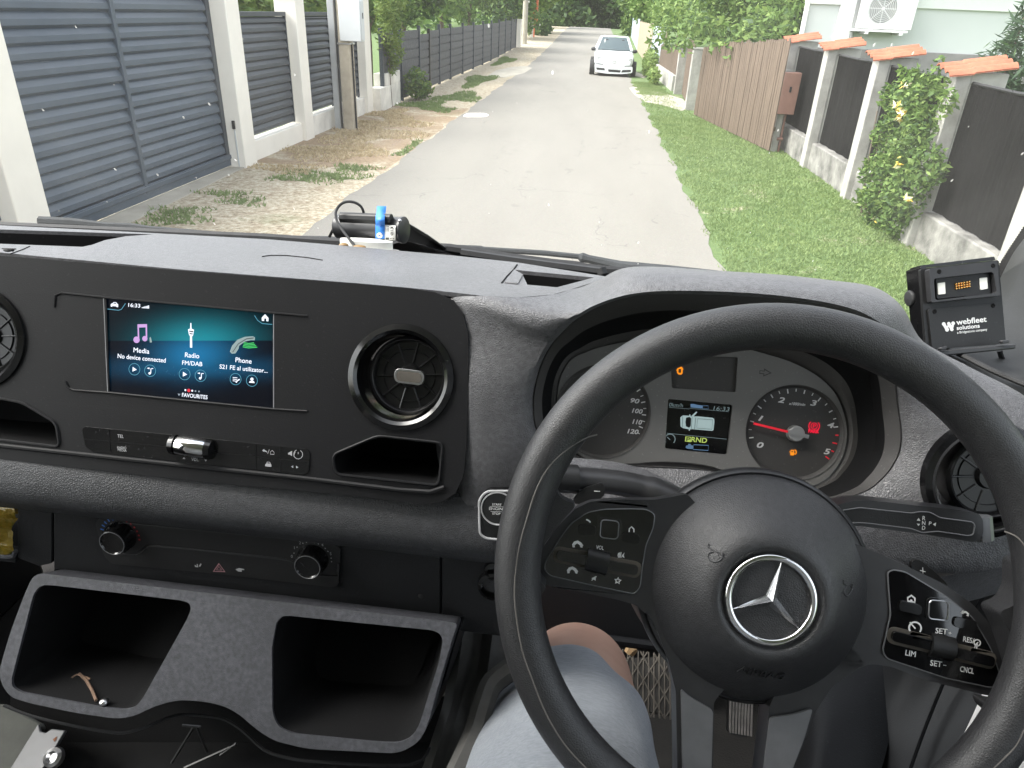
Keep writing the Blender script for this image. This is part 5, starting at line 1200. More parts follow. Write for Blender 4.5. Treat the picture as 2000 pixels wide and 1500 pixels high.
for s, a in (('0', 178), ('1', 148), ('2', 124), ('3', 90), ('4', 58), ('5', 24)):
    a = R(a); u, v = cR[0]+.0205*math.cos(a), cR[1]+.0205*math.sin(a); px = FL.w(u-.0012, v-.0016, .0036); vs, fs = glyphs(s)
    mb.add([FL.w(u-.0014+x*.0042, v-.0016+y*.0046, .0036) for x, y in vs], fs)
F7 = lambda x, y: (x/2, 1000+y/2)
f7 = lambda *pts: [FL.uv(*F7(*p), .0036) for p in pts]
mb._flat(FL, f7((760, 206), (770, 212), (768, 203), (772, 203), (774, 216), (762, 214)), .0036); mb._flat(FL, f7((776, 212), (784, 200), (787, 204), (782, 214)), .0036)
mb._flat(FL, f7((920, 224), (934, 219), (944, 221), (954, 223), (954, 227), (944, 226), (944, 234), (930, 232)), .0036); mk('legend', mb, M['legend'], ccp, smooth=0)
mb = MB(); tr_ = f7((834, 232), (855, 202), (878, 233)); mb.stroke(FL, tr_, .0014, .0036, closed=True); mb.stroke(FL, f7((846, 226), (855, 212), (866, 227)), .0009, .0037, closed=True); mk('hazard_symbol', mb, M['pink'], ccp, smooth=0)
# start button
FB = Fr(970, 1003, .632, 20)
mb = MB(); op = rounded(FB.uvs([(936, 975), (950, 958), (1000, 958), (1035, 962), (1035, 1058), (950, 1050), (938, 1042)]), [.006, .006, .008, .008, .008, .006, .006]); mb.prism(FB, op, -.012, .0015); sb = P('start_button', mb, 'glossdust', bevel=.001)
mb = MB(); mb.tube([FB.w(*p, .002) for p in op], .0011, 6, closed=True); c = FB.uv(973, 992); mb.lathe(FB, *c, [(.0138, .001), (.0142, .0032), (.0150, .0032), (.0154, .001)], 40); mk('bezel', mb, M['legend'], sb)
mb = MB(); mb.lathe(FB, *c, [(0, .0018), (.0132, .0022), (.0138, .001)], 36); mk('push_cap', mb, M['gloss'], sb)
mb = MB(); G4 = lambda x, y: (900+x/3.947, 820+y/3.947)
for s, a, b, h in (('START', (242, 660), (314, 663), 16), ('ENGINE', (218, 694), (340, 698), 20), ('STOP', (243, 730), (304, 733), 16)): ptext(mb, FB, s, G4(*a), G4(*b), h/3.947, .0026, bold=.2)
for a, b in (((222, 667), (330, 671)), ((230, 706), (330, 710))): mb.stroke(FB, [FB.uv(*G4(*a), .0026), FB.uv(*G4(*b), .0026)], .0003, .0026)
mk('legend', mb, M['white'], sb, smooth=0)
mb = MB(); c = FL.uv(965, 1140)
for dv, r_ in ((.017, .0085), (0, .014)): mb.lathe(FL, c[0], c[1]+dv, [(r_+.002, 0), (r_+.001, .006), (r_-.002, .007), (r_-.003, .002), (0, .002)], 28)
P('socket', mb, 'glossdust')

# ---- storage console
FS = Fr(475, 1165, .690, 34)
so_ = [(67, 1118), (895, 1217), (886, 1240), (868, 1300), (850, 1360), (836, 1415), (820, 1448), (780, 1472), (600, 1463), (535, 1447), (502, 1426), (468, 1396), (440, 1380), (400, 1370), (345, 1367), (300, 1380), (262, 1399), (228, 1404), (150, 1393), (60, 1374), (20, 1362), (2, 1335), (-2, 1310), (20, 1235), (48, 1160)]
bl_ = [(66, 1158), (80, 1143), (100, 1143), (355, 1173), (370, 1178), (373, 1190), (366, 1208), (280, 1362), (266, 1380), (245, 1386), (200, 1382), (40, 1352), (24, 1342), (22, 1328)]
br_ = [(531, 1262), (540, 1215), (552, 1203), (566, 1203), (845, 1231), (860, 1238), (865, 1252), (858, 1292), (818, 1418), (804, 1440), (780, 1451), (740, 1450), (575, 1434), (545, 1422), (532, 1396)]
mb = MB(); mb.prism(FS, rounded(FS.uvs(so_), .012), -.03, 0, holes=[rounded(FS.uvs(bl_), .008), rounded(FS.uvs(br_), .008)], cap0=False); sc_ = P('storage_console', mb, 'tray', bevel=.005, seg=3)
mb = MB(); mb.prism(FS, FS.uvs([(67, 1120), (895, 1219), (860, 1340), (820, 1446), (780, 1470), (600, 1461), (520, 1440), (468, 1394), (400, 1368), (345, 1365), (262, 1397), (150, 1391), (20, 1360), (0, 1320)]), -.14, -.031, holes=[], cap1=False); 
mk('console_skirt', mb, M['lower'], sc_)
for q in (bl_, br_):
    q = rounded(FS.uvs(q), .008); q = q if area2(q) > 0 else q[::-1]; D = V3(0, .115, -.028); c = np.mean(q, 0)
    mb = MB(); r0 = [FS.w(*p, -.003) for p in q]; r1 = [FS.w(*(np.array(p)+(c-p)*.03), -.01) for p in q]; r2 = [FS.w(*(np.array(p)+(c-p)*.10), -.012)+D*(.55+.45*min(1, max(0, (p[1]-min(t[1] for t in q))/.06))) for p in q]
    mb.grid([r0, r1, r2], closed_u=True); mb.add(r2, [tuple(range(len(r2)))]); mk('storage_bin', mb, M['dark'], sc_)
mb = MB(); lip = [(8, 1378), (60, 1398), (140, 1417), (215, 1430), (250, 1430), (290, 1418), (345, 1397), (400, 1398), (440, 1406), (475, 1428), (515, 1464), (560, 1480), (625, 1488), (800, 1494), (840, 1460)]
mb.tube(smooth_curve([FS.at(*p, -.03) for p in lip], 3), .0016, 6); mk('lower_lip', mb, M['lower'], sc_)
# under the console
mb = MB(); rows = [[at(x, y, d) for x in np.linspace(20, 900, 9)] for y, d in ((1360, .86), (1450, .86), (1560, .80))]; mb.grid(rows); P('under_console_shade', mb, 'dark')  # dark sheet added to stand for the shade under the console
mb = MB(); FU = Fr(120, 1450, .80, 60)
mb.prism(FU, FU.uvs([(-200, 1370), (10, 1375), (78, 1412), (82, 1420), (12, 1520), (-200, 1560)]), -.01, 0); P('side_board', mb, 'bare2', bevel=.002)
mb = MB(); mb.prism(FU, FU.uvs([(80, 1415), (84, 1430), (95, 1433), (106, 1425), (133, 1428), (88, 1505), (18, 1515)]), .001, .006); mp_ = P('mounting_plate', mb, 'baregrey', bevel=.001)
mb = MB(); mb.lathe(FU, *FU.uv(107, 1480, .006), [(.011, .006), (.010, .011), (.006, .013), (.004, .009), (0, .009)], 20); mk('screw', mb, M['chromedull'], mp_)
mb = MB(); mb._flat(FU, FU.uvs([(103, 1444), (111, 1438), (110, 1444), (106, 1449)], .0065), .0065); mk('rust_spot', mb, M['rust'], mp_)
mb = MB(); dd = .82
for a, b in (((378, 1420), (335, 1490)), ((378, 1420), (392, 1420)), ((385, 1422), (405, 1470)), ((460, 1455), (360, 1500)), ((462, 1452), (430, 1475)), ((356, 1417), (392, 1420))): mb.tube([at(*a, dd), at(*b, dd)], .0016, 5)
P('seat_bracket', mb, 'black')
mb = MB()
for q in ([(419, 1437), (446, 1449), (428, 1458)], [(436, 1482), (452, 1475), (446, 1500), (434, 1505)], [(490, 1456), (500, 1460), (520, 1462), (510, 1456)]): mb.add([at(*p, .9) for p in q]+[at(*p, .905) for p in q], [tuple(range(len(q))), tuple(range(len(q), 2*len(q)))])
P('bright_bracket', mb, 'baregrey')
mb = MB(); rows = []
for x0, d0 in ((872, .78), (890, .765), (905, .79), (928, .80), (948, .77), (965, .79), (1000, .82)):
    rows.append(smooth_curve([at(x0+20, 1190, d0+.03), at(x0+12+6*math.sin(x0), 1290, d0), at(x0-6, 1370, d0-.02+.012*math.sin(x0*.1)), at(x0-28, 1440, d0-.05), at(x0-60, 1540, d0-.08)], 4))
mb.grid(rows); P('seat_base_trim', mb, 'dirtygrey', smooth=60, subsurf=1)
mb = MB(); mb.tube(smooth_curve([at(1000, 1305, .74), at(962, 1335, .73), at(945, 1375, .715), at(930, 1425, .70), at(912, 1470, .68), at(880, 1540, .66)], 4), .012, 8); P('heater_hose', mb, 'dirtygrey')
# ---- instrument cluster
FC = Fr(1552, 845, .66, 27)
FO = [(1110,870),(1095,835),(1088,790),(1093,745),(1106,715),(1122,698),(1145,688),(1165,680),(1190,674),(1220,668),(1255,663),(1290,660),(1340,658),(1400,664),(1470,684),(1540,705),(1590,730),(1622,757),(1640,785),(1650,815),(1654,840),(1653,862),(1648,885),(1640,903),(1628,920),(1610,938),(1560,957),(1490,948),(1430,925),(1370,907),(1270,902),(1190,918)]
F3 = [FC.at(*p, -.004) for p in FO]
def mid(t, dd): return [I2[i]*(1-t)+F3[i]*t+dd*(1 if t < .9 else 0) for i in range(32)]
inn = -FC.N
J1 = [I2[i]*.62+F3[i]*.38+FC.N*.010 for i in range(32)]; J2 = [p+inn*.018 for p in J1]
K1 = [I2[i]*.25+F3[i]*.75+inn*.004 for i in range(32)]
mb = MB(); mb.grid([C_(I2), C_([I2[i]*.85+J1[i]*.15+FC.N*.002 for i in range(32)]), C_(J1)], closed_u=True); bz = P('cluster_surround', mb, 'band', smooth=40)
mb = MB(); mb.grid([C_(J1), C_(J2), C_(K1)], closed_u=True); mk('shadow_gap', mb, M['dark'], bz, smooth=40)
mb = MB(); mb.grid([C_(K1), C_([K1[i]*.4+F3[i]*.6+FC.N*.004 for i in range(32)]), C_(F3)], closed_u=True); mk('inner_wall', mb, M['gaugeblk'], bz, smooth=40)
tc, sc2 = FC.uv(1552, 845), FC.uv(1178, 803); gr_ = .0438
fo = [FC.uv(*p) for p in smooth_curve(FO, 3, True)]
disp = FC.uvs([(1310, 693), (1441, 698), (1437, 766), (1312, 758)]); lcd = FC.uvs([(1305, 779), (1431, 791), (1420, 888), (1299, 876)])
mb = MB(); mb.prism(FC, [(p[0]*1., p[1]) for p in fo], -.004, 0, holes=[circ(*tc, gr_, 56), circ(*sc2, gr_, 56), rounded(disp, .002), rounded(lcd, .002)])
cl = P('instrument_cluster', mb, 'facegrey', bevel=.0008)
for c in (tc, sc2):
    mb = MB(); mb.lathe(FC, *c, [(gr_+.0004, .0006), (gr_, .0004), (gr_-.0012, -.0012), (gr_-.0022, -.004), (0, -.004)], 64); mk('gauge', mb, M['gaugeblk'], cl, smooth=40)
mb = MB(); mb._flat(FC, disp, -.003); mk('warning_display', mb, M['gaugeblk'], cl)
mb = MB(); q = rounded(disp, .002); q = q if area2(q) > 0 else q[::-1]; mb.grid([[FC.w(*p, 0) for p in q], [FC.w(*p, -.003) for p in q]], closed_u=True); q = rounded(lcd, .002); q = q if area2(q) > 0 else q[::-1]; mb.grid([[FC.w(*p, 0) for p in q], [FC.w(*p, -.0035) for p in q]], closed_u=True); mk('display_rim', mb, M['black'], cl)
mb = MB(); mb._flat(FC, lcd, -.0032); mk('display', mb, M['glossdust'], cl)
G7 = lambda x, y: (1250+x/4.4444, 680+y/4.4444)
g7 = lambda n, *pts: [FC.uv(*G7(*p), n) for p in pts]
ng = -.0036
mb = MB(); mb2 = MB()
def gtick(c, ang, r1, ln, w_, m=mb):
    a = R(ang); m.stroke(FC, [(c[0]+(r1-ln)*math.cos(a), c[1]+(r1-ln)*math.sin(a)), (c[0]+r1*math.cos(a), c[1]+r1*math.sin(a))], w_, ng)
# rev counter scale: 0 at 200 degrees through 5 at -27 degrees
def ra_(v): return 196-(196+29)*v/5
for k in range(0, 17): gtick(tc, ra_(k*.25)-3.5, .0405, .0042 if k % 4 == 0 else .0036 if k % 2 == 0 else .0027, .0011 if k % 2 == 0 else .0008)
for s, a, b in (('0', (1012, 862), (1066, 868)), ('1', (1025, 628), (1055, 636)), ('2', (1196, 470), (1248, 478)), ('3', (1476, 497), (1528, 503)), ('4', (1622, 688), (1676, 696)), ('5', (1594, 918), (1646, 924))): ptext(mb, FC, s, G7(*a), G7(*b), 46/4.44, ng, .2, bold=.9)
ptext(mb, FC, 'x1000/min', G7(1292, 492), G7(1432, 502), 24/4.44, ng, .2, bold=.3)
for s, a, b in (('120', (1283, 104), (1366, 112)), ('110', (1322, 30), (1392, 38))): ptext(mb2, FC, s, (900+a[0]/3.947, 820+a[1]/3.947), (900+b[0]/3.947, 820+b[1]/3.947), 34/3.947, ng, .2, bold=.7)
G6 = lambda x, y: (1000+x/2, 550+y/2)
for s, a, b in (('100', (468, 512), (508, 517)), ('90', (462, 472), (495, 477)), ('80', (440, 436), (474, 440))): ptext(mb2, FC, s, G6(*a), G6(*b), 17/2, ng, .2, bold=.7)
for k in range(9): gtick(sc2, 44-8.9*k, .0405, .0040 if k % 2 == 1 else .0028, .0011 if k % 2 == 1 else .0008, mb2)
mk('scale', mb, M['white'], cl, smooth=0); mk('scale', mb2, M['white'], cl, smooth=0)
mb = MB()
for k in (17, 18, 19, 20): gtick(tc, ra_(k*.25)-3.5, .0405, .0042 if k % 2 == 0 else .0027, .0011, mb)
mk('red_zone', mb, M['redglow'], cl, smooth=0)
# needle
hub = FC.uv(*G7(1350, 742)); tip = FC.uv(*G7(980, 652))
mb = MB(); mb.stroke(FC, [hub, ((hub[0]*.4+tip[0]*.6), (hub[1]*.4+tip[1]*.6)), tip], .0021, .0025); mk('needle', mb, M['redglow'], cl)
mb = MB(); mb.lathe(FC, *hub, [(.0130, -.004), (.0128, .0015), (.011, .002)], 32); mk('needle_shadow_ring', mb, M['dark'], cl) if False else None
mb = MB(); mb.lathe(FC, *hub, [(.0076, -.0035), (.0074, .0032), (.0066, .0042), (0, .0042)], 32); d_ = np.array(tip)-np.array(hub); d_ /= np.linalg.norm(d_); q = np.array(hub)
mb.stroke(FC, [q+d_*.0085, q-d_*.0105], .0034, .0052); mb.stroke(FC, [q+d_*.0085, q-d_*.0105], .0012, .0056); mk('needle_cap', mb, M['silver'], cl, bevel=.0004)
# tell-tales
sh_ = lambda *pts: g7(ng, *[(x+20, y+28) for x, y in pts])
mb = MB(); mb._flat(FC, sh_((302, 142), (318, 130), (338, 132), (350, 146), (348, 190), (336, 202), (312, 200), (300, 186)), -.0026, holes=[sh_((314, 152), (336, 154), (334, 186), (312, 184))])
mb._flat(FC, sh_((292, 168), (303, 148), (305, 154), (297, 170)), -.0026); mb._flat(FC, sh_((356, 160), (348, 150), (349, 146), (358, 156)), -.0026)
mb._flat(FC, g7(ng, (1306, 890), (1312, 882), (1334, 884), (1338, 892), (1336, 932), (1304, 930)), ng, holes=[g7(ng, (1314, 892), (1328, 893), (1328, 904), (1314, 903))]); mb.stroke(FC, g7(ng, (1338, 915), (1350, 922), (1358, 905), (1354, 890), (1342, 882)), .0010, ng); mb._flat(FC, g7(ng, (1294, 900), (1302, 894), (1302, 906)), ng)
mk('warning_lamp', mb, M['amber'], cl, smooth=0)
mb = MB(); c = FC.uv(*G7(1512, 676), ng); mb.stroke(FC, circ(*c, .0028, 28), .0006, ng, closed=True)
for s in (-1, 1): mb.stroke(FC, [(c[0]+.0048*math.cos(a), c[1]+.0048*math.sin(a)) for a in np.linspace(-.85, .85, 9)+(math.pi if s < 0 else 0)], .0008, ng)
ptext(mb, FC, 'P', G7(1500, 690), G7(1524, 693), 30/4.44, ng, bold=.2); ptext(mb, FC, 'PARK', G7(1460, 734), G7(1550, 740), 30/4.44, ng, bold=.6); mk('warning_lamp', mb, M['redlamp'], cl, smooth=0)
mb = MB(); mb._flat(FC, g7(.0004, (1038, 192), (1076, 196), (1078, 175), (1144, 216), (1070, 246), (1072, 226), (1036, 224)), .0004, holes=[g7(.0004, (1044, 198), (1082, 203), (1083, 190), (1128, 215), (1078, 234), (1079, 219), (1043, 217))]); mk('direction_arrow', mb, M['gaugeblk'], cl, smooth=0)
nl = -.0028
mb = MB(); ptext(mb, FC, '0km/h', G7(252, 506), G7(372, 514), 34/4.44, nl, .12); ptext(mb, FC, '16:33', G7(636, 538), G7(776, 548), 36/4.44, nl, .12)
mb.stroke(FC, g7(nl, (252, 514), (430, 528)), .0003, nl); mb.stroke(FC, g7(nl, (430, 522), (770, 552)), .0003, nl); mb.stroke(FC, g7(nl, (232, 738), (752, 790)), .00045, nl)
cc = FC.uv(*G7(260, 790), nl); mb.stroke(FC, [(cc[0]+.0048*math.cos(a), cc[1]+.0048*math.sin(a)) for a in np.linspace(-.7, 3.9, 16)], .0010, nl); mb.stroke(FC, g7(nl, (236, 772), (262, 795)), .0008, nl)
mk('display_text', mb, M['lcddim'], cl, smooth=0)
mb = MB(); mb._flat(FC, g7(nl, (350, 600), (372, 584), (420, 586), (452, 594), (480, 592), (505, 592), (630, 604), (644, 614), (646, 640), (638, 710), (628, 718), (480, 706), (452, 702), (430, 706), (372, 694), (352, 680)), nl)
mb._flat(FC, g7(nl, (444, 590), (488, 550), (498, 556), (462, 596)), nl); mb._flat(FC, g7(nl, (426, 578), (436, 574), (440, 592), (430, 592)), nl); mb._flat(FC, g7(nl, (424, 704), (434, 706), (432, 718), (422, 714)), nl); mk('display_van_symbol', mb, M['lcd'], cl, smooth=0)
mb = MB(); mb._flat(FC, g7(nl, (400, 604), (430, 596), (444, 610), (440, 676), (426, 690), (398, 678), (394, 640)), nl+.0002); mk('display_van_symbol', mb, M['scr_black'], cl, smooth=0)
mb = MB(); mb.stroke(FC, g7(nl, (482, 602), (474, 704)), .0005, nl+.0002); mb.stroke(FC, g7(nl, (500, 612), (630, 622), (624, 704), (492, 694)), .0005, nl+.0002, closed=True); mb.stroke(FC, g7(nl, (370, 592), (366, 690)), .0004, nl+.0002); mb.stroke(FC, g7(nl, (452, 598), (446, 700)), .0004, nl+.0002); mk('display_van_symbol', mb, M['lcdline'], cl, smooth=0)
mb = MB(); mb.stroke(FC, g7(nl, (470, 500), (592, 500), (594, 528), (548, 526)), .0004, nl); mb._flat(FC, g7(nl, (438, 484), (468, 484), (498, 492), (545, 498), (546, 524), (500, 520), (440, 514)), nl); mb._flat(FC, g7(nl, (400, 846), (416, 844), (420, 830), (440, 832), (442, 842), (462, 846), (460, 876), (408, 872), (396, 862)), nl); mb.stroke(FC, g7(nl, (466, 838), (594, 844), (592, 888), (462, 880)), .0007, nl, closed=True); mk('display_symbol', mb, M['lcdblue'], cl, smooth=0)
mb = MB(); mb._flat(FC, g7(nl, (394, 766), (444, 770), (440, 816), (390, 810)), nl); ptext(mb, FC, 'RND', G7(442, 812), G7(578, 824), 42/4.44, nl, .08, bold=.5); mk('display_text', mb, M['lcdyel'], cl, smooth=0)
mb = MB(); ptext(mb, FC, 'P', G7(400, 806), G7(434, 810), 34/4.44, nl+.0002, 0, bold=.4); mk('display_text', mb, M['scr_black'], cl, smooth=0)

# ---- steering wheel
FW = Fr(1510.4, 1135, .498, 30.6)
RW, RT = .1783, .0165
def torus_rows(Rm, r, nm=120, nn=24): return [[FW.w((Rm+r*math.cos(a))*math.cos(t), (Rm+r*math.cos(a))*math.sin(t), r*1.02*math.sin(a)) for a in np.linspace(0, 2*math.pi, nn, False)] for t in np.linspace(0, 2*math.pi, nm, False)]
mb = MB(); mb.grid(torus_rows(RW, RT), closed_u=True, closed_v=True)
sw = P('steering_wheel', mb, 'rim', smooth=80)
def hit_rim(px, py):
    for n in np.arange(.02, -.012, -.0006):
        u, v = FW.uv(px, py, n); d = math.hypot(math.hypot(u, v)-RW, n)
        if d <= RT+.0002: return FW.w(u, v, n)
    return FW.w(*FW.uv(px, py, 0), .0)
seam = [(1166, 849), (1141, 857), (1110, 876), (1075, 908), (1048, 955), (1030, 1010), (1016, 1060), (1009, 1100), (1005, 1150), (1008, 1200), (1020, 1270), (1041, 1330), (1065, 1390), (1100, 1450), (1145, 1500), (1200, 1550)]
M['seam'] = plain('seam_grey', (.13, .12, .11), .7)
for q_ in (seam, ((1962, 1038), (1990, 1052), (2015, 1090), (2030, 1140)), ((2000, 1425), (1985, 1455), (1960, 1482), (1930, 1510))): mb = MB(); mb.tube(smooth_curve([hit_rim(*p) for p in q_], 4), .00062, 6); mk('stitching', mb, M['seam'], sw)
NT = -.030
def wprism(name, px, n0, n1, mat, bev, seg=3, parent=sw, r=.003, holes=(), tn=None):
    mb = MB(); mb.prism(FW, rounded(FW.uvs(px, n1 if tn is None else tn), r), n0, n1, holes=holes); return mk(name, mb, M[mat], parent, bevel=bev, seg=seg)
lsp = [(1000, 990), (1040, 950), (1088, 925), (1086, 947), (1089, 964), (1102, 977), (1128, 986), (1100, 1015), (1062, 1064), (1046, 1106), (1052, 1132), (1068, 1148), (1058, 1160), (1056, 1178), (1000, 1190), (985, 1090)]
wprism('spoke_leather', lsp, -.030, -.004, 'rim', .009, 4, r=.006)
rsp = [(1960, 1085), (1960, 1140), (1945, 1168), (1914, 1178), (1936, 1218), (1958, 1285), (1972, 1338), (1958, 1364), (1925, 1362), (1900, 1354), (1905, 1372), (1960, 1420), (2060, 1400), (2080, 1250), (2050, 1080)]
wprism('spoke_leather', rsp, -.030, -.006, 'rim', .009, 4, r=.005, tn=-.028)
# satin trim: hub carrier, arms, lower spokes
hc = (-.0015, -.0125)
mb = MB(); mb.lathe(FW, *hc, [(.0, -.058), (.0868, -.058), (.0884, -.050), (.0876, -.043), (.0850, -.0405), (.081, -.043), (0, -.043)], 72); mk('hub_trim', mb, M['satin'], sw, smooth=50)
wprism('spoke_trim', [(1044, 1108), (1052, 1080), (1090, 1028), (1123, 994), (1153, 980), (1204, 976), (1280, 976), (1320, 969), (1342, 964), (1375, 1000), (1390, 1180), (1262, 1200), (1243, 1182), (1204, 1171), (1128, 1155), (1072, 1145), (1050, 1130)], -.048, NT, 'satin', .006)
wprism('spoke_trim', [(1580, 1060), (1600, 1020), (1625, 1034), (1655, 1055), (1725, 1085), (1800, 1119), (1850, 1144), (1900, 1180), (1940, 1226), (1962, 1290), (1973, 1338), (1956, 1360), (1925, 1358), (1800, 1326), (1740, 1302), (1700, 1297), (1660, 1310), (1600, 1300)], -.048, NT-.0004, 'satin', .006)
NS = -.030
wprism('lower_spoke', [(1262, 1190), (1282, 1228), (1305, 1290), (1320, 1350), (1323, 1500), (1325, 1680), (1396, 1680), (1393, 1500), (1394, 1372), (1420, 1340), (1400, 1250)], -.055, NS, 'satin', .005)
wprism('lower_spoke', [(1520, 1340), (1503, 1380), (1490, 1500), (1470, 1680), (1530, 1680), (1552, 1500), (1576, 1440), (1592, 1392), (1625, 1342), (1690, 1296), (1660, 1260), (1560, 1300)], -.055, NS-.0004, 'satin', .005)
wprism('spoke_insert', [(1330, 1345), (1345, 1360), (1393, 1388), (1390, 1500), (1388, 1680), (1334, 1680), (1333, 1500)], NS, NS+.0025, 'satingrey', .0012, 2)
wprism('spoke_insert', [(1504, 1402), (1550, 1396), (1588, 1384), (1572, 1440), (1549, 1500), (1526, 1680), (1480, 1680), (1492, 1500)], NS, NS+.0025, 'satingrey', .0012, 2)
# airbag cover
hr = .0832
PROF = [(hr-.003, -.050), (hr, -.044), (hr+.0002, -.039), (hr-.0022, -.0345), (hr-.008, -.0275), (.060, -.0130), (.053, -.0060), (.047, -.0005), (.0415, .0028), (.0375, .0040), (.0350, .0034), (.0332, .0012), (.0315, .0004), (.028, .0008), (.015, .0014), (.004, .0015), (0, .0015)]
mb = MB(); mb.lathe(FW, *hc, PROF, 96); ab = mk('airbag_cover', mb, M['airbag'], sw, smooth=60)
er, eh = .0290, .0022
mb = MB(); mb.grid([[FW.w(hc[0]+(er+.0027*math.cos(a))*math.cos(t), hc[1]+(er+.0027*math.cos(a))*math.sin(t), eh+(.0024*math.sin(a))) for a in np.linspace(0, 2*math.pi, 14, False)] for t in np.linspace(0, 2*math.pi, 80, False)], closed_u=True, closed_v=True)
Cc = FW.w(*hc, eh+.0045)
for k in range(3):
    a = R(79+120*k); T = FW.w(hc[0]+.0276*math.cos(a), hc[1]+.0276*math.sin(a), eh+.0008); S1, S2 = [FW.w(hc[0]+.0046*math.cos(a+s*R(60)), hc[1]+.0046*math.sin(a+s*R(60)), eh-.001) for s in (1, -1)]
    mb.add([Cc, T, S1, S2], [(0, 1, 2), (0, 3, 1), (2, 1, 3)])
mk('emblem', mb, M['chrome'], ab, smooth=40)
# raised lettering and horn signs follow the dome
def dome_n(u, v):
    r_ = math.hypot(u-hc[0], v-hc[1]); xs_ = [p[0] for p in PROF[::-1]]; zs_ = [p[1] for p in PROF[::-1]]
    return float(np.interp(r_, xs_, zs_))
vs, fs = glyphs('AIRBAG')
w0, h0_ = max(v[0] for v in vs), max(v[1] for v in vs)
pa, pb = np.array(FW.uv(1437, 1309, -.012)), np.array(FW.uv(1527, 1327, -.012)); L_ = np.linalg.norm(pb-pa); d_ = (pb-pa)/L_; q_ = V3(-d_[1], d_[0])
mb = MB(); pts = []
for n_off in (.0, .0016):
    for x, y in vs: p = pa+d_*x/w0*L_+q_*(y/h0_*.0062); pts.append(FW.w(p[0], p[1], dome_n(*p)+n_off))
k_ = len(vs); mb.add(pts, [tuple(i+k_ for i in f) for f in fs])
from collections import Counter
ec = Counter(); eo = {}
for f in fs:
    for i in range(len(f)): e = (f[i], f[(i+1) % len(f)]); ec[tuple(sorted(e))] += 1; eo[tuple(sorted(e))] = e
mb.f += [(a, b, b+k_, a+k_) for key, (a, b) in eo.items() if ec[key] == 1]; mb.m = [0]*len(mb.f)
mk('airbag_lettering', mb, M['airbag'], ab, smooth=0)
for (x, y, rot, s) in ((1388, 1080, .35, 1), (1651, 1150, .25, 1)):
    mb = MB(); c = np.array(FW.uv(x, y, -.012)); e = [(-.005, .004), (-.002, .003), (.002, .0035), (.005, .002), (.0035, -.002), (.0005, -.004), (-.0025, -.003), (-.003, .0), (-.001, .002)]
    P3 = []
    for a, b in e: p = c+np.array((a*math.cos(rot)+b*math.sin(rot), b*math.cos(rot)-a*math.sin(rot))); P3.append(FW.w(p[0], p[1], dome_n(*p)+.0004))
    mb.tube(smooth_curve(P3, 3), .00045, 5); mb.tube([P3[3]-FW.V*.001, P3[3]+FW.V*.003], .00045, 5); mb.tube([P3[0]-FW.V*.0015, P3[0]+FW.V*.002], .00045, 5); mk('horn_symbol', mb, M['airbag'], ab)
# button panels
NP = NT+.0012
lp = [(1066, 1097), (1093, 1053), (1115, 1023), (1148, 1001), (1180, 995), (1230, 994), (1262, 995), (1279, 1004), (1276, 1030), (1261, 1066), (1254, 1110), (1250, 1147), (1239, 1160), (1153, 1142), (1074, 1124), (1063, 1112)]
rp = [(1734, 1118), (1745, 1113), (1768, 1117), (1850, 1166), (1900, 1206), (1935, 1266), (1956, 1326), (1940, 1344), (1850, 1325), (1732, 1286), (1724, 1271), (1740, 1200), (1736, 1150)]
bpl = wprism('button_panel', lp, NT-.001, NP, 'gloss', .0008, 2); bpr = wprism('button_panel', rp, NT-.001, NP, 'gloss', .0008, 2)
for q in (lp, rp): mb = MB(); mb.tube([FW.w(*p, NP-.0004) for p in rounded(FW.uvs(q, NP), .003)], .0006, 5, closed=True); mk('panel_edge', mb, M['satingrey'], sw)
W4 = lambda x, y: (900+x/3.947, 820+y/3.947); W8 = lambda x, y: (1400+x/3.3333, 1050+y/3.3333)
def wp(Z, *pts): return [FW.uv(*Z(*p), NP) for p in pts]
def capsule(name, Z, a, b, r, n1, mat, parent=sw):
    A_, B_ = np.array(FW.uv(*Z(*a), NP)), np.array(FW.uv(*Z(*b), NP)); mb = MB(); d = (B_-A_)/np.linalg.norm(B_-A_); q = V3(-d[1], d[0])*r
    mb.prism(FW, rounded([A_-q-d*r, B_-q+d*r, B_+q+d*r, A_+q-d*r], r*.9), NP-.001, n1); return mk(name, mb, M[mat], parent, bevel=min(.0014, r*.4), seg=3)
for Z, a, b in ((W4, (940, 845), (1005, 850)), (W4, (1275, 905), (1340, 915)), (W8, (1215, 445), (1295, 465)), (W8, (1570, 550), (1650, 565))): capsule('toggle_button', Z, a, b, .0036, NP+.0018, 'glossdust')
for Z, c in ((W4, (1145, 843)), (W8, (1437, 470))):
    p = FW.uv(*Z(*c), NP); mb = MB(); sq = rounded([(p[0]-.0085, p[1]-.0085), (p[0]+.0085, p[1]-.0085), (p[0]+.0085, p[1]+.0085), (p[0]-.0085, p[1]+.0085)], .004); mb.prism(FW, sq, NP-.001, NP+.0012); b_ = mk('touch_button', mb, M['gloss'], sw, bevel=.001)
    mb = MB(); mb.tube([FW.w(p[0]+(x-p[0])*.78, p[1]+(y-p[1])*.78, NP+.0014) for x, y in sq], .0005, 5, closed=True); mk('button_frame', mb, M['chromedull' if Z is W8 else 'satingrey'], sw)
for Z, a, b in ((W4, (775, 1042), (985, 1082)), (W4, (1150, 1118), (1325, 1150)), (W8, (1165, 640), (1370, 690)), (W8, (1560, 745), (1760, 795))):
    capsule('switch_slot', Z, a, b, .0062, NP+.0003, 'matgrey'); capsule('rocker_switch', Z, a, b, .0036, NP+.0030, 'gloss')
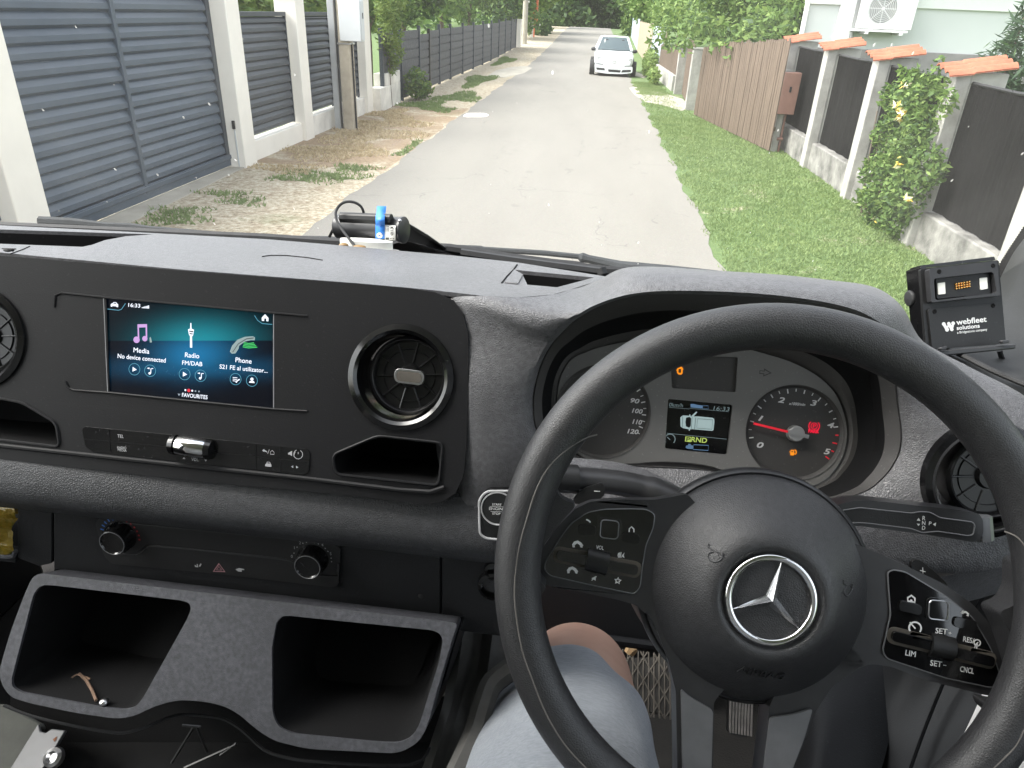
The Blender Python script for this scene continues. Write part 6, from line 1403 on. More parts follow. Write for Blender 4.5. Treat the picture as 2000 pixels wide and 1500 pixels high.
for Z, c in ((W4, (1052, 1092)), (W8, (1462, 712))):
    c3 = FW.w(*FW.uv(*Z(*c), NP), NP-.003); dv = FW.w(*FW.uv(*Z(c[0]+60, c[1]+14), NP), NP-.003)-c3; dv /= np.linalg.norm(dv); fr_ = Ax(c3, np.cross(dv, FW.N), FW.N)
    mb = MB(); hw = .0082
    rows = [[c3+dv*t+(fr_.U*math.cos(a)+FW.N*math.sin(a))*(.0088+(.0004 if (i+j) % 2 else 0)) for j, a in enumerate(np.linspace(0, 2*math.pi, 56, False))] for i, t in enumerate(np.linspace(-hw, hw, 15))]
    mb.grid(rows, closed_u=True); mb.add(rows[0], [tuple(range(56))]); mb.add(rows[-1], [tuple(range(56))[::-1]]); mk('thumb_roller', mb, M['black'], sw, smooth=20)
nlg = NP+.0003
mb = MB()
ptext(mb, FW, 'VOL', W4(1042, 995), W4(1100, 1004), 30/3.947, nlg, bold=.2)
for s, a, b, h in (('SET', (1422, 622), (1498, 632), 36), ('+', (1506, 632), (1528, 635), 22), ('RES/', (1602, 676), (1672, 690), 34), ('LIM', (1226, 766), (1292, 778), 36), ('SET', (1388, 832), (1462, 844), 36), ('-', (1474, 838), (1492, 841), 24), ('CNCL', (1582, 872), (1670, 888), 36)): ptext(mb, FW, s, W8(*a), W8(*b), h/3.333, nlg, bold=.4)
def ph(Z, x, y, s=1, dy=0):                                       # telephone handset
    mb.stroke(FW, wp(Z, (x-34*s, y+14), (x-20*s, y-8), (x, y-14), (x+20*s, y-2), (x+36*s, y+20)), .0022, nlg); mb._flat(FW, wp(Z, (x-40*s, y+10), (x-22*s, y+6), (x-20*s, y+26), (x-38*s, y+28)), nlg); mb._flat(FW, wp(Z, (x+22*s, y+8), (x+40*s, y+12), (x+38*s, y+30), (x+20*s, y+26)), nlg)
ph(W4, 900, 955); ph(W4, 860, 1155)
st_ = []
for k in range(10):
    a = math.pi/2+k*math.pi/5-.15; r_ = 26 if k % 2 == 0 else 11; st_.append((1210+r_*math.cos(a), 1240-r_*math.sin(a)))
mb.stroke(FW, wp(W4, *st_), .0009, nlg, closed=True)
mb._flat(FW, wp(W4, (1010, 1218), (1022, 1214), (1040, 1204), (1040, 1240), (1022, 1230), (1010, 1228)), nlg); mb.stroke(FW, wp(W4, (1008, 1238), (1046, 1206)), .0006, nlg)
for k in range(3): mb.stroke(FW, wp(W4, (1216+10*k, 1025-3*k), (1212+10*k, 1045), (1216+10*k, 1062)), .0007, nlg)
mb._flat(FW, wp(W4, (1262, 1022), (1246, 1040), (1240, 1050), (1248, 1058), (1262, 1064), (1256, 1044)), nlg)
mb.stroke(FW, wp(W4, (966, 768), (985, 776), (1000, 790)), .0010, nlg); mb.stroke(FW, wp(W4, (1298, 864), (1298, 840), (1316, 824), (1334, 842), (1334, 866)), .0009, nlg)
mb.stroke(FW, wp(W8, (1242, 412), (1242, 390), (1266, 376), (1288, 394), (1288, 420)), .0012, nlg, closed=True); mb._flat(FW, wp(W8, (1258, 416), (1259, 402), (1272, 404), (1272, 418)), nlg)
mb.stroke(FW, wp(W8, (1592, 486), (1620, 484), (1636, 496), (1630, 510)), .0014, nlg); mb._flat(FW, wp(W8, (1586, 486), (1604, 470), (1604, 500)), nlg)
cc = FW.uv(*W8(1290, 588), NP); mb.stroke(FW, [(cc[0]+.0042*math.cos(a), cc[1]+.0042*math.sin(a)) for a in np.linspace(-.6, 3.8, 16)], .0012, nlg); mb.stroke(FW, wp(W8, (1256, 550), (1292, 592)), .0010, nlg)
mb.stroke(FW, wp(W8, (1676, 720), (1684, 695), (1700, 680)), .0008, nlg); cc = FW.uv(*W8(1694, 684), NP); mb.stroke(FW, circ(*cc, .0022, 14), .0009, nlg, closed=True); mb.stroke(FW, wp(W8, (1694, 690), (1690, 722)), .0008, nlg)
mk('legend', mb, M['white'], sw, smooth=0)
# paddles
wprism('shift_paddle', [(1118, 982), (1123, 967), (1143, 952), (1174, 943), (1181, 948), (1181, 967), (1174, 973), (1150, 990)], -.060, -.056, 'black', .001, 2, r=.004)
wprism('shift_paddle', [(1778, 1108), (1783, 1094), (1797, 1093), (1830, 1120), (1852, 1142), (1850, 1160)], -.060, -.056, 'black', .001, 2, r=.004)
mb = MB(); q = [FW.uv(*p, -.0555) for p in ((1160, 959.2), (1172, 959.8))]; mb.stroke(FW, q, .0006, -.0556)
q = [FW.uv(*p, -.0555) for p in ((1797, 1114), (1808, 1117), (1799, 1108), (1803, 1120))]; mb.stroke(FW, q[:2], .0006, -.0556); mb.stroke(FW, [(q[2][0]+.0012, q[2][1]), (q[3][0], q[3][1])], .0006, -.0556); mk('legend', mb, M['white'], sw, smooth=0)
# column shroud, stalk, selector
mb = MB(); mb.lathe(FW, hc[0], hc[1]-.012, [(.0, -.060), (.066, -.060), (.072, -.066), (.078, -.085), (.083, -.12), (.086, -.17)], 48); P('column_shroud', mb, 'black', smooth=50)
mb = MB(); mb.tube(smooth_curve([at(1330, 985, .58), at(1270, 957, .585), at(1210, 943, .585), at(1130, 936, .583), at(1060, 934, .58)], 5), [.014]*6+[.012]*15, 12, flat=.75); stk = P('indicator_stalk', mb, 'satin')
mb = MB(); mb.tube([at(1128, 936, .575), at(1075, 934, .573)], .0125, 12, flat=.9); mk('stalk_collar', mb, M['black'], stk)
mb = MB(); mb.tube(smooth_curve([at(1330, 990, .60), at(1262, 952, .602), at(1200, 934, .60), at(1110, 925, .597)], 5), .014, 10); P('wiper_stalk_cover', mb, 'leather')
FG2 = Fr(1770, 1010, .545, 26)
gs = [(1600, 1015), (1613, 1000), (1635, 986), (1667, 978), (1699, 977), (1787, 987), (1867, 995), (1912, 1003), (1920, 1015), (1921, 1041), (1915, 1056), (1901, 1059), (1813, 1045), (1707, 1031), (1675, 1027), (1648, 1034), (1620, 1050)]
mb = MB(); mb.prism(FG2, rounded(FG2.uvs(gs), .003), -.022, 0); gsel = P('gear_selector', mb, 'satin', bevel=.005, seg=3)
gi = [(1628, 1010), (1645, 996), (1678, 991), (1780, 1002), (1793, 999), (1815, 1000), (1835, 1011), (1898, 1019), (1903, 1026), (1899, 1044), (1890, 1046), (1830, 1037), (1800, 1040), (1780, 1032), (1700, 1022), (1675, 1020), (1650, 1022)]
mb = MB(); mb.prism(FG2, rounded(FG2.uvs(gi), .002), -.002, .0006); mk('selector_inlay', mb, M['black'], gsel, bevel=.0006)
mb = MB(); mb.tube([FG2.w(*p, .0008) for p in rounded(FG2.uvs(gi), .002)], .0005, 5, closed=True); mk('inlay_edge', mb, M['legenddim'], gsel)
G3 = lambda x, y: (1600+x/3.75, 780+y/3.75)
mb = MB()
for s, a, b, h in (('R', (755, 884), (776, 886), 30), ('N', (752, 918), (776, 920), 28), ('D', (752, 954), (775, 956), 28), ('P', (802, 922), (820, 924), 28)): ptext(mb, FG2, s, G3(*a), G3(*b), h/3.75, .0010, bold=.2)
for t in (((714, 888), (742, 890), (728, 868)), ((714, 910), (738, 912), (728, 928)), ((832, 914), (856, 902), (852, 930))): mb._flat(FG2, [FG2.uv(*G3(*p), .001) for p in t], .0010)
mk('legend', mb, M['white'], gsel, smooth=0)
mb = MB(); mb.tube([FG2.at(1914, 1008, -.008), FG2.at(1918, 1054, -.008)], .008, 8); mk('selector_button', mb, M['satingrey'], gsel)
FV = Fr(1926, 938, .562, 20, 0)
airvent(FV, (0, 0), van, .0405)
# right lower panels
mb = MB(); rows = [smooth_curve([at(*p) for p in r], 4) for r in (
  [(1960, 1100, .59), (1880, 1118, .60), (1800, 1130, .61), (1700, 1120, .62), (1560, 1100, .63), (1440, 1080, .64)],
  [(1975, 1150, .64), (1890, 1175, .655), (1815, 1185, .67), (1700, 1190, .69), (1560, 1180, .70), (1440, 1160, .70)])]
mb.grid(rows); P('dash_underside', mb, 'leather', smooth=60)
mb = MB(); rows = [smooth_curve([at(*p) for p in r], 4) for r in (
  [(2000, 1130, .66), (1930, 1150, .68), (1870, 1160, .70), (1815, 1160, .72), (1780, 1170, .76)],
  [(1960, 1260, .67), (1900, 1280, .69), (1850, 1300, .71), (1790, 1300, .73), (1740, 1290, .77)],
  [(1900, 1400, .66), (1840, 1410, .68), (1770, 1420, .70), (1700, 1420, .73), (1650, 1400, .77)],
  [(1830, 1540, .64), (1770, 1560, .66), (1720, 1580, .68), (1640, 1590, .72), (1560, 1580, .77)])]
mb.grid(rows); kp = P('knee_panel', mb, 'black', smooth=60, subsurf=1)
mb = MB(); mb.tube(smooth_curve([at(*p) for p in ((1945, 1125, .672), (1895, 1210, .682), (1838, 1345, .684), (1800, 1440, .675), (1765, 1540, .655))], 4), .0016, 6); mk('panel_gap', mb, M['dark'], kp)
mb = MB(); rows = [smooth_curve([at(*p) for p in r], 4) for r in (
  [(1690, 1250, .80), (1600, 1260, .79), (1530, 1290, .80), (1460, 1330, .83)],
  [(1760, 1330, .75), (1680, 1330, .75), (1590, 1350, .755), (1520, 1400, .80)],
  [(1740, 1440, .71), (1660, 1440, .705), (1590, 1450, .71), (1545, 1490, .76)],
  [(1700, 1580, .67), (1640, 1580, .665), (1570, 1580, .67), (1530, 1590, .73)])]
mb.grid(rows); P('lower_trim', mb, 'lower', smooth=60, subsurf=2)
for nm_, q_ in (('door_sill', ((1903, 1325), (1990, 1330), (1930, 1480), (1845, 1455))), ('door_step', ((1990, 1440), (2100, 1440), (2060, 1560), (1940, 1520)))):
    mb = MB(); q_ = [onx(x, y, .605) for x, y in q_]; mb.add(q_+[p+V3(.012, 0, 0) for p in q_], [(0, 1, 2, 3), (7, 6, 5, 4), (0, 4, 5, 1), (1, 5, 6, 2), (2, 6, 7, 3), (3, 7, 4, 0)]); P(nm_, mb, 'whitepaint', smooth=0)
mb = MB(); mb.box((-.02, 1.02, 1.10), (.30, 1.10, 1.95)); P('pedal_bracket', mb, 'black', bevel=.01)
mb = MB(); mb.add([at(*p, 1.02) for p in ((1040, 1120), (1400, 1160), (1420, 1262), (1360, 1262), (1180, 1250), (1040, 1240))], [(0, 1, 2, 3, 4, 5)]); mb.tube([at(1175, 1248, 1.01), at(1280, 1262, 1.01), at(1400, 1275, 1.01)], .007, 8); P('under_dash_cover', mb, 'lower')
# accelerator pedal
pd = [(1423, 1352), (1473, 1362), (1470, 1400), (1466, 1434), (1457, 1441), (1428, 1434), (1421, 1426), (1423, 1390)]
FP = Fr(1447, 1400, 1.02, 48)
mb = MB(); mb.prism(FP, rounded(FP.uvs(pd), .006), -.012, 0); pe = P('accelerator_pedal', mb, 'black', bevel=.003)
mb = MB()
for k in range(8): a = FP.uv(1427+6*k, 1350+k, .0); b = FP.uv(1425.5+5.8*k, 1431+k, .0); mb.tube([FP.w(*a, .001), FP.w(*b, .001)], .0017, 6)
mk('pedal_rib', mb, plain('worn_rubber', (.16, .15, .14), .7, var=.3, scale=60), pe)
mb = MB(); mb.tube([FP.at(1448, 1352, -.01), FP.at(1440, 1280, -.05), FP.at(1430, 1200, -.12)], .008, 8); mk('pedal_arm', mb, M['black'], pe)

# ================================================================== loose things in the cab
# floor mat with raised diamond pattern
FM = Fr(1270, 1340, 1.12, 62)
t = thing('floor_mat', 'grey rubber footwell mat with raised criss-cross ribs', 'mat', tuple(FM.O))
mq = [(1150, 1288), (1310, 1282), (1340, 1300), (1340, 1400), (1300, 1396), (1240, 1385), (1160, 1385)]
mb = MB(); mb.prism(FM, FM.uvs(mq), -.006, 0); mk('mat', mb, plain('mat_base', (.028, .026, .023), .85, var=.3, scale=20), t)
mb = MB(); u0, v0 = FM.uv(1160, 1388); u1, v1 = FM.uv(1340, 1282)
for k in range(-10, 14):
    a = u0+k*.0215
    for s in (1, -1):
        p, q = (a, v0), (a+s*(v1-v0)*.62, v1); seg = []
        for i in range(25):
            t_ = i/24; x = p[0]+(q[0]-p[0])*t_; y = p[1]+(q[1]-p[1])*t_
            if u0+.004 < x < u1-.004: seg.append((x, y))
        if len(seg) > 2: mb.tube([FM.w(x, y, .0008) for x, y in (seg[0], seg[-1])], .0013, 5)
for k in range(40):
    x = u0+k*.0083
    if u0 < x < u1: mb.tube([FM.w(x, v0, .0006), FM.w(x, v1, .0006)], .0014, 5)
mk('rib', mb, M['matgrey'], t)
mb = MB(); mb.tube([at(1228, 1276, 1.1), at(1233, 1268, 1.1), at(1242, 1264, 1.1)], [.008, .010, .006], 8); props(mk('dry_leaf', mb, plain('dry_leaf_tan', (.45, .30, .16), .8), loc=tuple(at(1235, 1270, 1.1))), 'small tan scrap of leaf lying on the footwell floor', 'leaf')
# the driver's leg
pr = thing('person', 'seated driver in light grey marl shorts, one bare knee under the wheel', 'person', (.02, .25, 1.55))
lt, rt_ = None, None
def ringat(c, dirv, rx, ry, n=28, tw=0):
    d = np.asarray(dirv, float); d /= np.linalg.norm(d); a = np.cross(d, V3(0, 0, 1)); a /= np.linalg.norm(a); b = np.cross(a, d)
    return [np.asarray(c)+a*rx*math.cos(t)+b*ry*math.sin(t) for t in np.linspace(0, 2*math.pi, n, False)]
A0 = at(1106, 1500, .70); K0 = at(1126, 1318, .885)
ax_ = (K0-A0)/np.linalg.norm(K0-A0)
path = [A0-ax_*.34+V3(0, 0, -.03), A0-ax_*.22+V3(0, 0, -.012), A0-ax_*.10, A0, A0*.5+K0*.5, A0*.25+K0*.75, K0, K0+ax_*.045+V3(0, 0, -.022), K0+ax_*.062+V3(0, 0, -.065), K0+V3(.006, .055, -.13), K0+V3(.01, .05, -.22), K0+V3(.02, .06, -.32), K0+V3(.025, .075, -.42), K0+V3(.03, .08, -.47)]
rad = [(.098, .085), (.095, .084), (.090, .082), (.085, .079), (.077, .073), (.0705, .069), (.067, .066), (.062, .060), (.058, .056), (.058, .060), (.060, .062), (.050, .052), (.038, .040), (.037, .038)]
rows = []
for i, p in enumerate(path):
    d = path[min(i+1, len(path)-1)]-path[max(i-1, 0)]; d = d/np.linalg.norm(d)
    a = V3(1, .02, 0); a = a-d*(a@d); a /= np.linalg.norm(a); b = np.cross(a, d)
    rows.append([p+a*rad[i][0]*math.cos(t)+b*rad[i][1]*math.sin(t) for t in np.linspace(0, 2*math.pi, 24, False)])
mb = MB(); mb.grid(rows, closed_u=True); mb.add(rows[0], [tuple(range(24))])
leg = mk('body', mb, M['skin'], pr, smooth=180, subsurf=2)
rows = []
hem = [(0, 1.0)]
for i in range(6):
    p = path[i] if i < 4 else A0*.80+K0*.20 if i == 4 else A0*.56+K0*.44; d = path[i+1]-path[max(i-1, 0)]; d = d/np.linalg.norm(d); a = V3(1, .02, 0); a = a-d*(a@d); a /= np.linalg.norm(a); b = np.cross(a, d); row = []
    for t in np.linspace(0, 2*math.pi, 40, False):
        k = .0085+.0045*math.sin(3*t+i*1.3)+.0032*math.sin(7*t-i*1.7)+.0015*math.sin(12*t+i*2.3)+(.003 if i == 5 else 0)
        off = d*(.018-.052*max(0, math.cos(t-.1))**1.5+.012*math.sin(t)) if i == 5 else 0*d
        row.append(p+a*(rad[i][0]+k)*math.cos(t)+b*(rad[i][1]+k*.8)*math.sin(t)+off)
    rows.append(row)
inner = [[q+(K0-q)/np.linalg.norm(K0-q)*.004 for q in rows[-1]]]
mb = MB(); mb.grid(rows+inner, closed_u=True); mk('shorts', mb, M['jersey'], pr, smooth=180, subsurf=2)
mb = MB(); foot = path[-1]
mb.grid([ringat(foot+V3(0, -.04, .05), (0, .3, -1), .045, .05, 20), ringat(foot+V3(0, -.02, -.02), (0, 1, -.6), .045, .05, 20), ringat(foot+V3(0, .06, -.06), (0, 1, -.2), .05, .042, 20), ringat(foot+V3(0, .15, -.075), (0, 1, -.1), .046, .03, 20), ringat(foot+V3(0, .19, -.08), (0, 1, 0), .02, .015, 20)], closed_u=True)
mk('shoe', mb, M['rubber'], pr, smooth=180)
# fleet terminal cradle on the right
FD = Ax(at(1880, 600, .70), CM@V3(1, .117, 0), CM@V3(-.071, 1, 0))
Z2 = lambda x, y: (1650+x/4.6886, 480+y/4.6886)
zd = lambda n, *pts: [FD.uv(*Z2(*p), n) for p in pts]
t = thing('device_cradle', 'black fleet terminal cradle with gold contact pins beside the pillar', 'device cradle', tuple(FD.w(0, -.05, -.03)))
mb = MB(); mb.prism(FD, rounded(zd(0, (690, 215), (1410, 130), (1475, 880), (745, 950)), .002), -.004, 0); pl_ = mk('back_plate', mb, M['black'], t, bevel=.0015)
mb = MB(); mb.prism(FD, rounded(zd(-.012, (640, 205), (690, 195), (745, 940), (700, 890)), .002), -.028, -.002); mb.prism(FD, zd(-.004, (690, 180), (1370, 98), (1385, 128), (690, 205)), -.022, -.0045); mk('housing', mb, M['glossdust'], t, bevel=.0015)
mb = MB(); mb.prism(FD, rounded(zd(.008, (770, 212), (1395, 138), (1425, 455), (795, 522)), .002), .0002, .008, holes=[rounded(zd(.008, (815, 300), (1360, 238), (1395, 430), (830, 500)), .003)]); cb = mk('contact_block', mb, M['satin'], t, bevel=.0012)
mb = MB(); mb.prism(FD, rounded(zd(.002, (826, 296), (1320, 250), (1334, 444), (836, 492)), .003), .0003, .003); mk('contact_plate', mb, M['black'], cb, bevel=.0006)
mb = MB()
for q in (((848, 342), (914, 334), (920, 440), (854, 448)), ((1232, 298), (1300, 290), (1306, 394), (1240, 404))): mb.prism(FD, rounded(zd(.0034, *q), .0007), .0031, .0040)
mk('magnet', mb, M['whiteplastic'], cb, bevel=.0002)
mb = MB()
for r_ in range(3):
    for c_ in range(6): p = FD.uv(*Z2(1016+24*c_+1.4*r_, 350-4.2*c_+22*r_), .0036); mb.lathe(FD, *p, [(.0011, .003), (.0011, .0042), (.0006, .005), (0, .005)], 10)
mk('contact_pins', mb, M['gold'], cb)
mb = MB(); mb.prism(FD, rounded(zd(.002, (760, 580), (1425, 520), (1470, 860), (1400, 905), (860, 945), (800, 955)), .003), .0003, .0025); lp_ = mk('logo_plate', mb, M['black'], t, bevel=.0006)
mb = MB()
for x, y in ((824, 602), (1360, 548), (836, 244), (1326, 190)): p = FD.uv(*Z2(x, y), .003); mb.lathe(FD, *p, [(.0022, .0026 if y > 400 else .0081), (.0018, .0030 if y > 400 else .0085), (0, .0028 if y > 400 else .0083)], 16)
mk('screw', mb, M['dark'], t)
mb = MB(); n_ = .0028
ptext(mb, FD, 'webfleet', Z2(1024, 726), Z2(1298, 696), 50/4.69, n_, bold=.6); ptext(mb, FD, 'solutions', Z2(1026, 772), Z2(1234, 750), 36/4.69, n_, bold=.5); ptext(mb, FD, 'a Bridgestone company', Z2(1030, 806), Z2(1304, 776), 22/4.69, n_, bold=.15)
def blob2(x, y, r): c = FD.uv(*Z2(x, y), n_); mb._flat(FD, circ(*c, r/4.69/1400*.7, 20), n_)
for a, b, r_ in (((906, 716), (936, 768), 17), ((952, 712), (980, 766), 15)):
    blob2(*a, r_); blob2(*b, r_+1); mb.stroke(FD, zd(n_, a, b), .0030, n_+.0001)
blob2(992, 710, 17); mb.stroke(FD, zd(n_, (992, 712), (984, 750)), .0022, n_); mb.stroke(FD, zd(n_, (936, 768), (952, 712)), .0014, n_)
mk('logo', mb, M['white'], lp_, smooth=0)
mb = MB(); mb.prism(FD, zd(.012, (820, 965), (1500, 905), (1545, 900), (1540, 945), (870, 1012)), -.004, .016); mb.prism(FD, zd(.016, (840, 935), (912, 918), (916, 948), (846, 962)), .0162, .021); mb.prism(FD, zd(.016, (1400, 868), (1478, 862), (1482, 892), (1406, 900)), .0162, .021); mk('bottom_shelf', mb, M['satin'], t, bevel=.0012)
mb = MB(); kn = FD.at(1787, 582, -.025); mb.lathe(Ax(kn, FD.V, FD.N), 0, 0, [(0, -.008), (.008, -.007), (.0095, 0), (.008, .006), (0, .007)], 12); mb.fbox(FD, *sorted((FD.uv(*Z2(600, 700), -.03)[0], FD.uv(*Z2(760, 700), -.03)[0])), *sorted((FD.uv(*Z2(650, 835), -.03)[1], FD.uv(*Z2(650, 730), -.03)[1])), -.05, -.03); mb.tube([FD.w(-.01, -.03, -.028), FD.w(-.012, -.05, -.05), FD.w(-.012, -.075, -.06)], .012, 10); mk('mount', mb, M['rubber'], t, bevel=.001)
mb = MB(); mb.tube(smooth_curve([at(*p) for p in ((1870, 690, .69), (1885, 697, .685), (1930, 720, .665), (1975, 740, .65), (2030, 762, .63))], 5), .0028, 8); mb.tube(smooth_curve([at(*p) for p in ((1952, 684, .73), (1960, 705, .735), (1985, 732, .74), (2020, 760, .73))], 5), .0026, 8); props(mk('cable', mb, M['rubber'], loc=tuple(at(1900, 705, .68))), 'two thin black cables running from the cradle along the dash', 'cable')
# dash camera at the foot of the windscreen
Z3 = lambda x, y: (640+x/7.6923, 380+y/7.6923)
e0, e1 = at(*Z3(150, 480), .905), at(*Z3(1160, 535), .875); ax3 = (e1-e0)/np.linalg.norm(e1-e0)
t = thing('dash_camera', 'black cylindrical dash camera with blue strap at the windscreen foot', 'dash camera', tuple((e0+e1)/2-V3(0, 0, .02)))
rad3 = .0154; up3 = np.cross(np.cross(ax3, V3(0, -.4, 1)), ax3); FX = Ax(e0, up3, np.cross(ax3, up3)); 
if FX.N@ax3 < 0: FX = Ax(e0, np.cross(ax3, up3), up3)
L3 = np.linalg.norm(e1-e0)
mb = MB(); mb.lathe(FX, 0, 0, [(0, 0), (rad3-.002, 0), (rad3, .002), (rad3, L3-.006), (rad3+.0008, L3-.005), (rad3+.0008, L3-.001), (rad3-.001, L3), (0, L3)], 40); mk('body', mb, M['satin'], t, smooth=40)
mb = MB()
def onc(px, py): # nearest point of the camera barrel on a sight line
    r_ = ray(*Z3(px, py)); w0_ = CP-e0; d1 = r_-ax3*(r_@ax3); d0 = w0_-ax3*(w0_@ax3); A_ = d1@d1; B_ = 2*d0@d1; C2 = d0@d0-(rad3+.0012)**2; D_ = B_*B_-4*A_*C2
    return CP+r_*((-B_-math.sqrt(max(D_, 0)))/(2*A_))
b0, b1 = onc(200, 345), onc(960, 375); mb.tube([b0, b0*.5+b1*.5, b1], .0058, 8, flat=1.2); mk('top_rail', mb, M['black'], t, bevel=.001)
mb = MB(); rows = [[onc(735-12*(y > 300), y), onc(872-14*(y > 300), y+6)] for y in range(340, 690, 35)]
o0 = [p+V3(0, -.006, .001) for p in rows[0]]; top_ = [at(*Z3(742, 180), .875), at(*Z3(880, 182), .875)]; m_ = [at(*Z3(735, 265), .872), at(*Z3(872, 270), .872)]
tw_ = lambda p, q: p+(CP-p)/np.linalg.norm(CP-p)*q
mb.grid([top_, m_]+[[tw_(p, .0125 if i < 2 else .010 if i == 2 else .0015) for p in r] for i, r in enumerate(rows)]); rr_ = mk('strap', mb, M['blue'], t, smooth=60)
sm = rr_.modifiers.new('thick', 'SOLIDIFY'); sm.thickness = .001
mb = MB()
def onc2(x, y): p = onc(x, y); return p+(CP-p)/np.linalg.norm(CP-p)*.0022
for a in np.linspace(0, 2*math.pi, 10, False): p = onc2(783+30*math.cos(a), 612+26*math.sin(a)); mb.ball(p, .0016, n=8, m=5)
for pts in (((800, 290), (782, 300), (800, 318), (785, 340)), ((830, 300), (838, 310), (828, 318), (822, 308), (830, 300)), ((790, 345), (802, 360), (786, 372)), ((785, 385), (792, 420), (786, 440), (792, 470))): mb.tube([onc2(*p) for p in pts], .00035, 4)
mk('strap_print', mb, M['white'], t)
mb = MB(); mb.grid([[onc2(x, y)+(CP-onc2(x, y))*-.001 for x in (855, 935, 1018)] for y in range(465, 690, 32)]); lb = mk('sticker', mb, M['whiteplastic'], t)
mb = MB()
def onc3(x, y): p = onc(x, y); return p+(CP-p)/np.linalg.norm(CP-p)*.0030
for x in (868, 884, 898, 910):
    for y in (475, 500, 520, 540): mb.add([onc3(x, y), onc3(x+8, y), onc3(x+8, y+12), onc3(x, y+12)], [(0, 1, 2, 3)])
for a, b in (((945, 485), (985, 510)), ((985, 485), (945, 510)), ((945, 485), (985, 485)), ((945, 545), (982, 545))): mb.tube([onc3(*a), onc3(*b)], .0004, 4)
mb.tube([onc3(962+18*math.cos(a), 590+22*math.sin(a)) for a in np.linspace(0, 6.3, 14)], .0004, 4); mb.tube([onc3(960, 580), onc3(962, 600)], .0004, 4)
for a, b in (((880, 655), (895, 655)), ((880, 655), (880, 670)), ((880, 670), (895, 670)), ((905, 655), (905, 670)), ((905, 662), (915, 662)), ((905, 655), (918, 655)), ((905, 670), (918, 670)), ((940, 662), (960, 662)), ((975, 655), (1000, 670))): mb.tube([onc3(*a), onc3(*b)], .0005, 4)
mk('sticker_print', mb, M['black'], t)
mb = MB(); mb.lathe(Ax(onc(1085, 395), FX.U, ax3), 0, 0, [(.002, -.001), (.002, .001), (0, .0015)], 10); mb.ball(onc(180, 335), .002); mb.ball(onc(1085, 395), .0022); mk('screw', mb, M['chromedull'], t)
BR = lambda *pts: [at(*Z3(x, y), d+.06) for x, y, d in pts]
mb = MB(); f_ = BR((1205, 450, .83), (1780, 815, .93), (1700, 830, .93), (1190, 700, .84)); g_ = BR((1215, 455, .87), (1790, 810, .96), (1710, 835, .96), (1200, 700, .88))
mb.add(f_+g_, [(0, 1, 2, 3), (7, 6, 5, 4), (0, 4, 5, 1), (1, 5, 6, 2), (2, 6, 7, 3), (3, 7, 4, 0)]); mb.tube(BR((1215, 455, .828), (1500, 625, .875), (1790, 830, .93)), .0022, 6)
mk('bracket', mb, M['black'], t, bevel=.001); mb = MB()
mb.add(BR((0, 640, .87), (110, 410, .85), (140, 450, .85), (45, 650, .87), (0, 640, .90), (110, 410, .88), (140, 450, .88), (45, 650, .90)), [(0, 1, 2, 3), (7, 6, 5, 4), (0, 4, 5, 1), (1, 5, 6, 2), (2, 6, 7, 3), (3, 7, 4, 0)])
mk('bracket', mb, M['black'], t, bevel=.001); mb = MB()
mb.add(BR((960, 740, .86), (1180, 690, .86), (1900, 900, .93), (1000, 850, .87), (960, 740, .89), (1180, 690, .89), (1900, 900, .96), (1000, 850, .90)), [(0, 1, 2, 3), (7, 6, 5, 4), (0, 4, 5, 1), (1, 5, 6, 2), (2, 6, 7, 3), (3, 7, 4, 0)]); mk('bracket', mb, M['black'], t, bevel=.001)
mb = MB(); mb.tube(smooth_curve(BR((545, 300, .825), (535, 250, .82), (500, 180, .818), (420, 125, .816), (320, 105, .815), (220, 130, .815), (145, 205, .815), (118, 300, .812), (145, 410, .808), (200, 500, .804), (270, 600, .80), (350, 700, .795), (420, 800, .79)), 4), .0017, 8); mk('cable', mb, M['rubber'], t)
t2 = thing('antenna_puck', 'white oval plastic puck stuck on the dash under the camera', 'puck', tuple(at(*Z3(600, 780), .86)))
FPk = Ax(at(*Z3(590, 880), .86), V3(1, 0, 0), V3(0, .99, -.12))
a_, b_ = FPk.uv(*Z3(160, 760)), FPk.uv(*Z3(1010, 840)); w_ = (b_[0]-a_[0])/2
mb = MB(); c_ = (0, .012); mb.lathe(FPk, 0, .012, [(0, .0), (w_, 0), (w_*1.0, .003)], 8) if False else mb.prism(FPk, circ(*c_, w_*.98, 40, .016), -.004, .003); mb.prism(FPk, circ(c_[0]-.004, c_[1], w_*.87, 40, .013), .0031, .0135); mk('puck', mb, M['whiteplastic'], t2, bevel=.003, seg=3)
mb = MB(); mb.ball(at(*Z3(240, 765), .845), .006, .004, .003); mb.ball(at(*Z3(480, 785), .845), .008, .004, .002); mk('glue_blob', mb, plain('brown_glue', (.22, .13, .04), .5), t2)
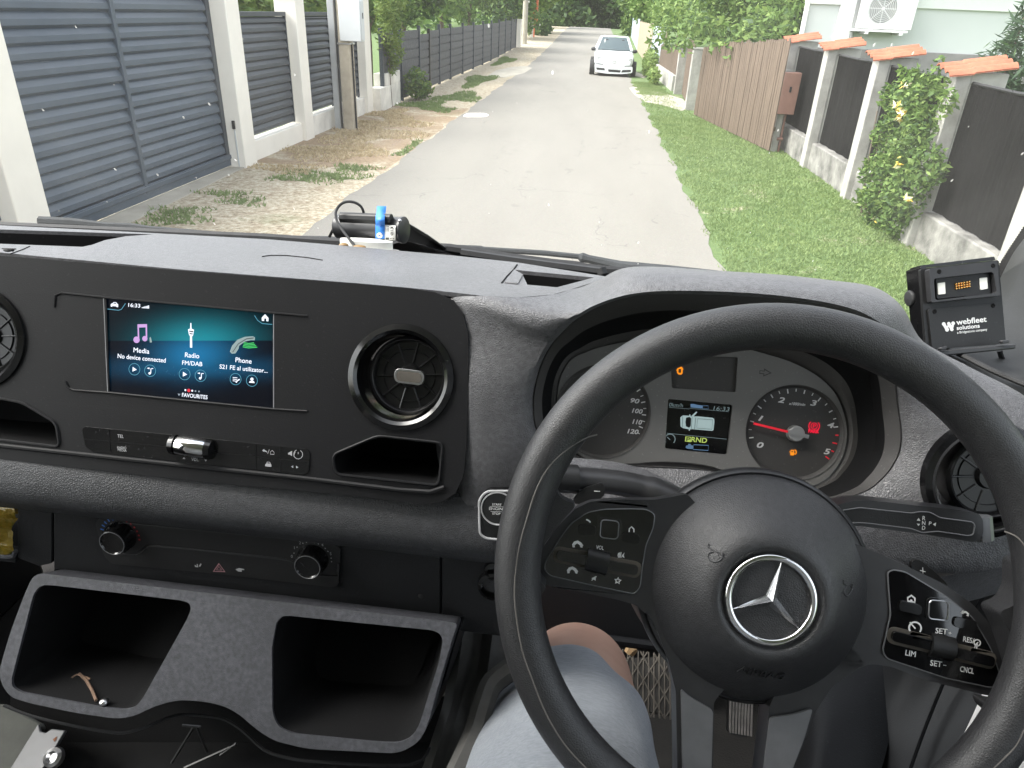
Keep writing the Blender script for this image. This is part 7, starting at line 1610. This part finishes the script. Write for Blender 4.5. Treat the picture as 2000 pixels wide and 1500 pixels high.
# wipers outside the glass
for nm, lab, pts in (('left', 'dark windscreen wiper parked along the passenger side of the glass', [(78, 432, 1.16, .011), (140, 435, 1.16, .011), (205, 440, 1.16, .007), (262, 443, 1.15, .008), (290, 446, 1.15, .006), (400, 459, 1.15, .010), (520, 467, 1.15, .009), (640, 470, 1.15, .010), (700, 474, 1.15, .010)]),
                     ('right', 'dark windscreen wiper parked in front of the steering wheel', [(872, 484, 1.15, .008), (940, 487, 1.15, .008), (945, 487, 1.15, .006), (1060, 494, 1.14, .006), (1130, 501, 1.14, .006), (1136, 503, 1.14, .011), (1150, 506, 1.14, .009), (1210, 520, 1.13, .012), (1300, 530, 1.12, .014), (1400, 543, 1.10, .016)])):
    t = thing('windscreen_wiper', lab, 'wiper', tuple(at(*pts[3][:3])))
    P_ = [at(x, y, d) for x, y, d, r in pts]; mb = MB(); mb.tube(P_, [p[3]*.75 for p in pts], 8); mk('wiper_arm', mb, M['wiper'], t)
    mb = MB(); mb.tube([p+V3(0, -.006, -.010) for p in P_], .004, 6); mk('wiper_blade', mb, M['rubber'], t)
# yellow bag in the open glove shelf
t = None
rng = np.random.default_rng(3)
mb = MB(); rows = []
for i in range(12):
    row = []
    for j in range(16):
        u, v = i/11, j/15; bx, by = -180+205*v, 985+ (95)*u
        row.append(at(bx+8*rng.normal(), by+4*rng.normal()+.1*(bx), .735-.035*math.sin(math.pi*u)*math.sin(math.pi*min(1, v*1.0))+.006*rng.normal()))
    rows.append(row)
mb.grid(rows); mb.grid([[p+V3(0, .06, 0) for p in r] for r in rows]); props(mk('snack_bag', mb, M['bag'], loc=tuple(at(0, 1030, .73)), smooth=60, subsurf=1), 'crumpled yellow bag lying in the open glove shelf', 'bag')
# bits and pieces
t = thing('screw_hook', 'small rusty hook with round head lying in the left storage bin', 'hook', tuple(at(185, 1340, .78)))
fl0 = FS.at(150, 1374, -.004)+V3(0, 0, .004); fn = np.cross(V3(1, .0, -.0), V3(0, .115, -.028)); hp = lambda x, y: onplane(x, y, fl0, fn)
mb = MB(); mb.tube([hp(155, 1316), hp(168, 1328), hp(180, 1348), hp(188, 1368)], .0015, 6); mb.tube(smooth_curve([hp(140, 1324), hp(150, 1318), hp(160, 1320), hp(176, 1326)], 3), .001, 6); mk('shank', mb, plain('rusty_steel', (.33, .22, .16), .4, .6), t)
mb = MB(); mb.ball(hp(203, 1371), .0046, .0046, .003); mk('head', mb, M['chromedull'], t)
mb = MB(); c = at(15, 489, .665); mb.ball(c, .0045, .002, .0014); mb.ball(c+V3(.005, 0, .0008), .0016); mb.tube([c+V3(-.006, .001, .001), c+V3(.002, -.001, .002), c+V3(.009, 0, .002)], .0006, 5); props(mk('dead_insect', mb, M['rubber'], loc=tuple(c)), 'tiny dead insect lying on the dash edge at far left', 'insect')
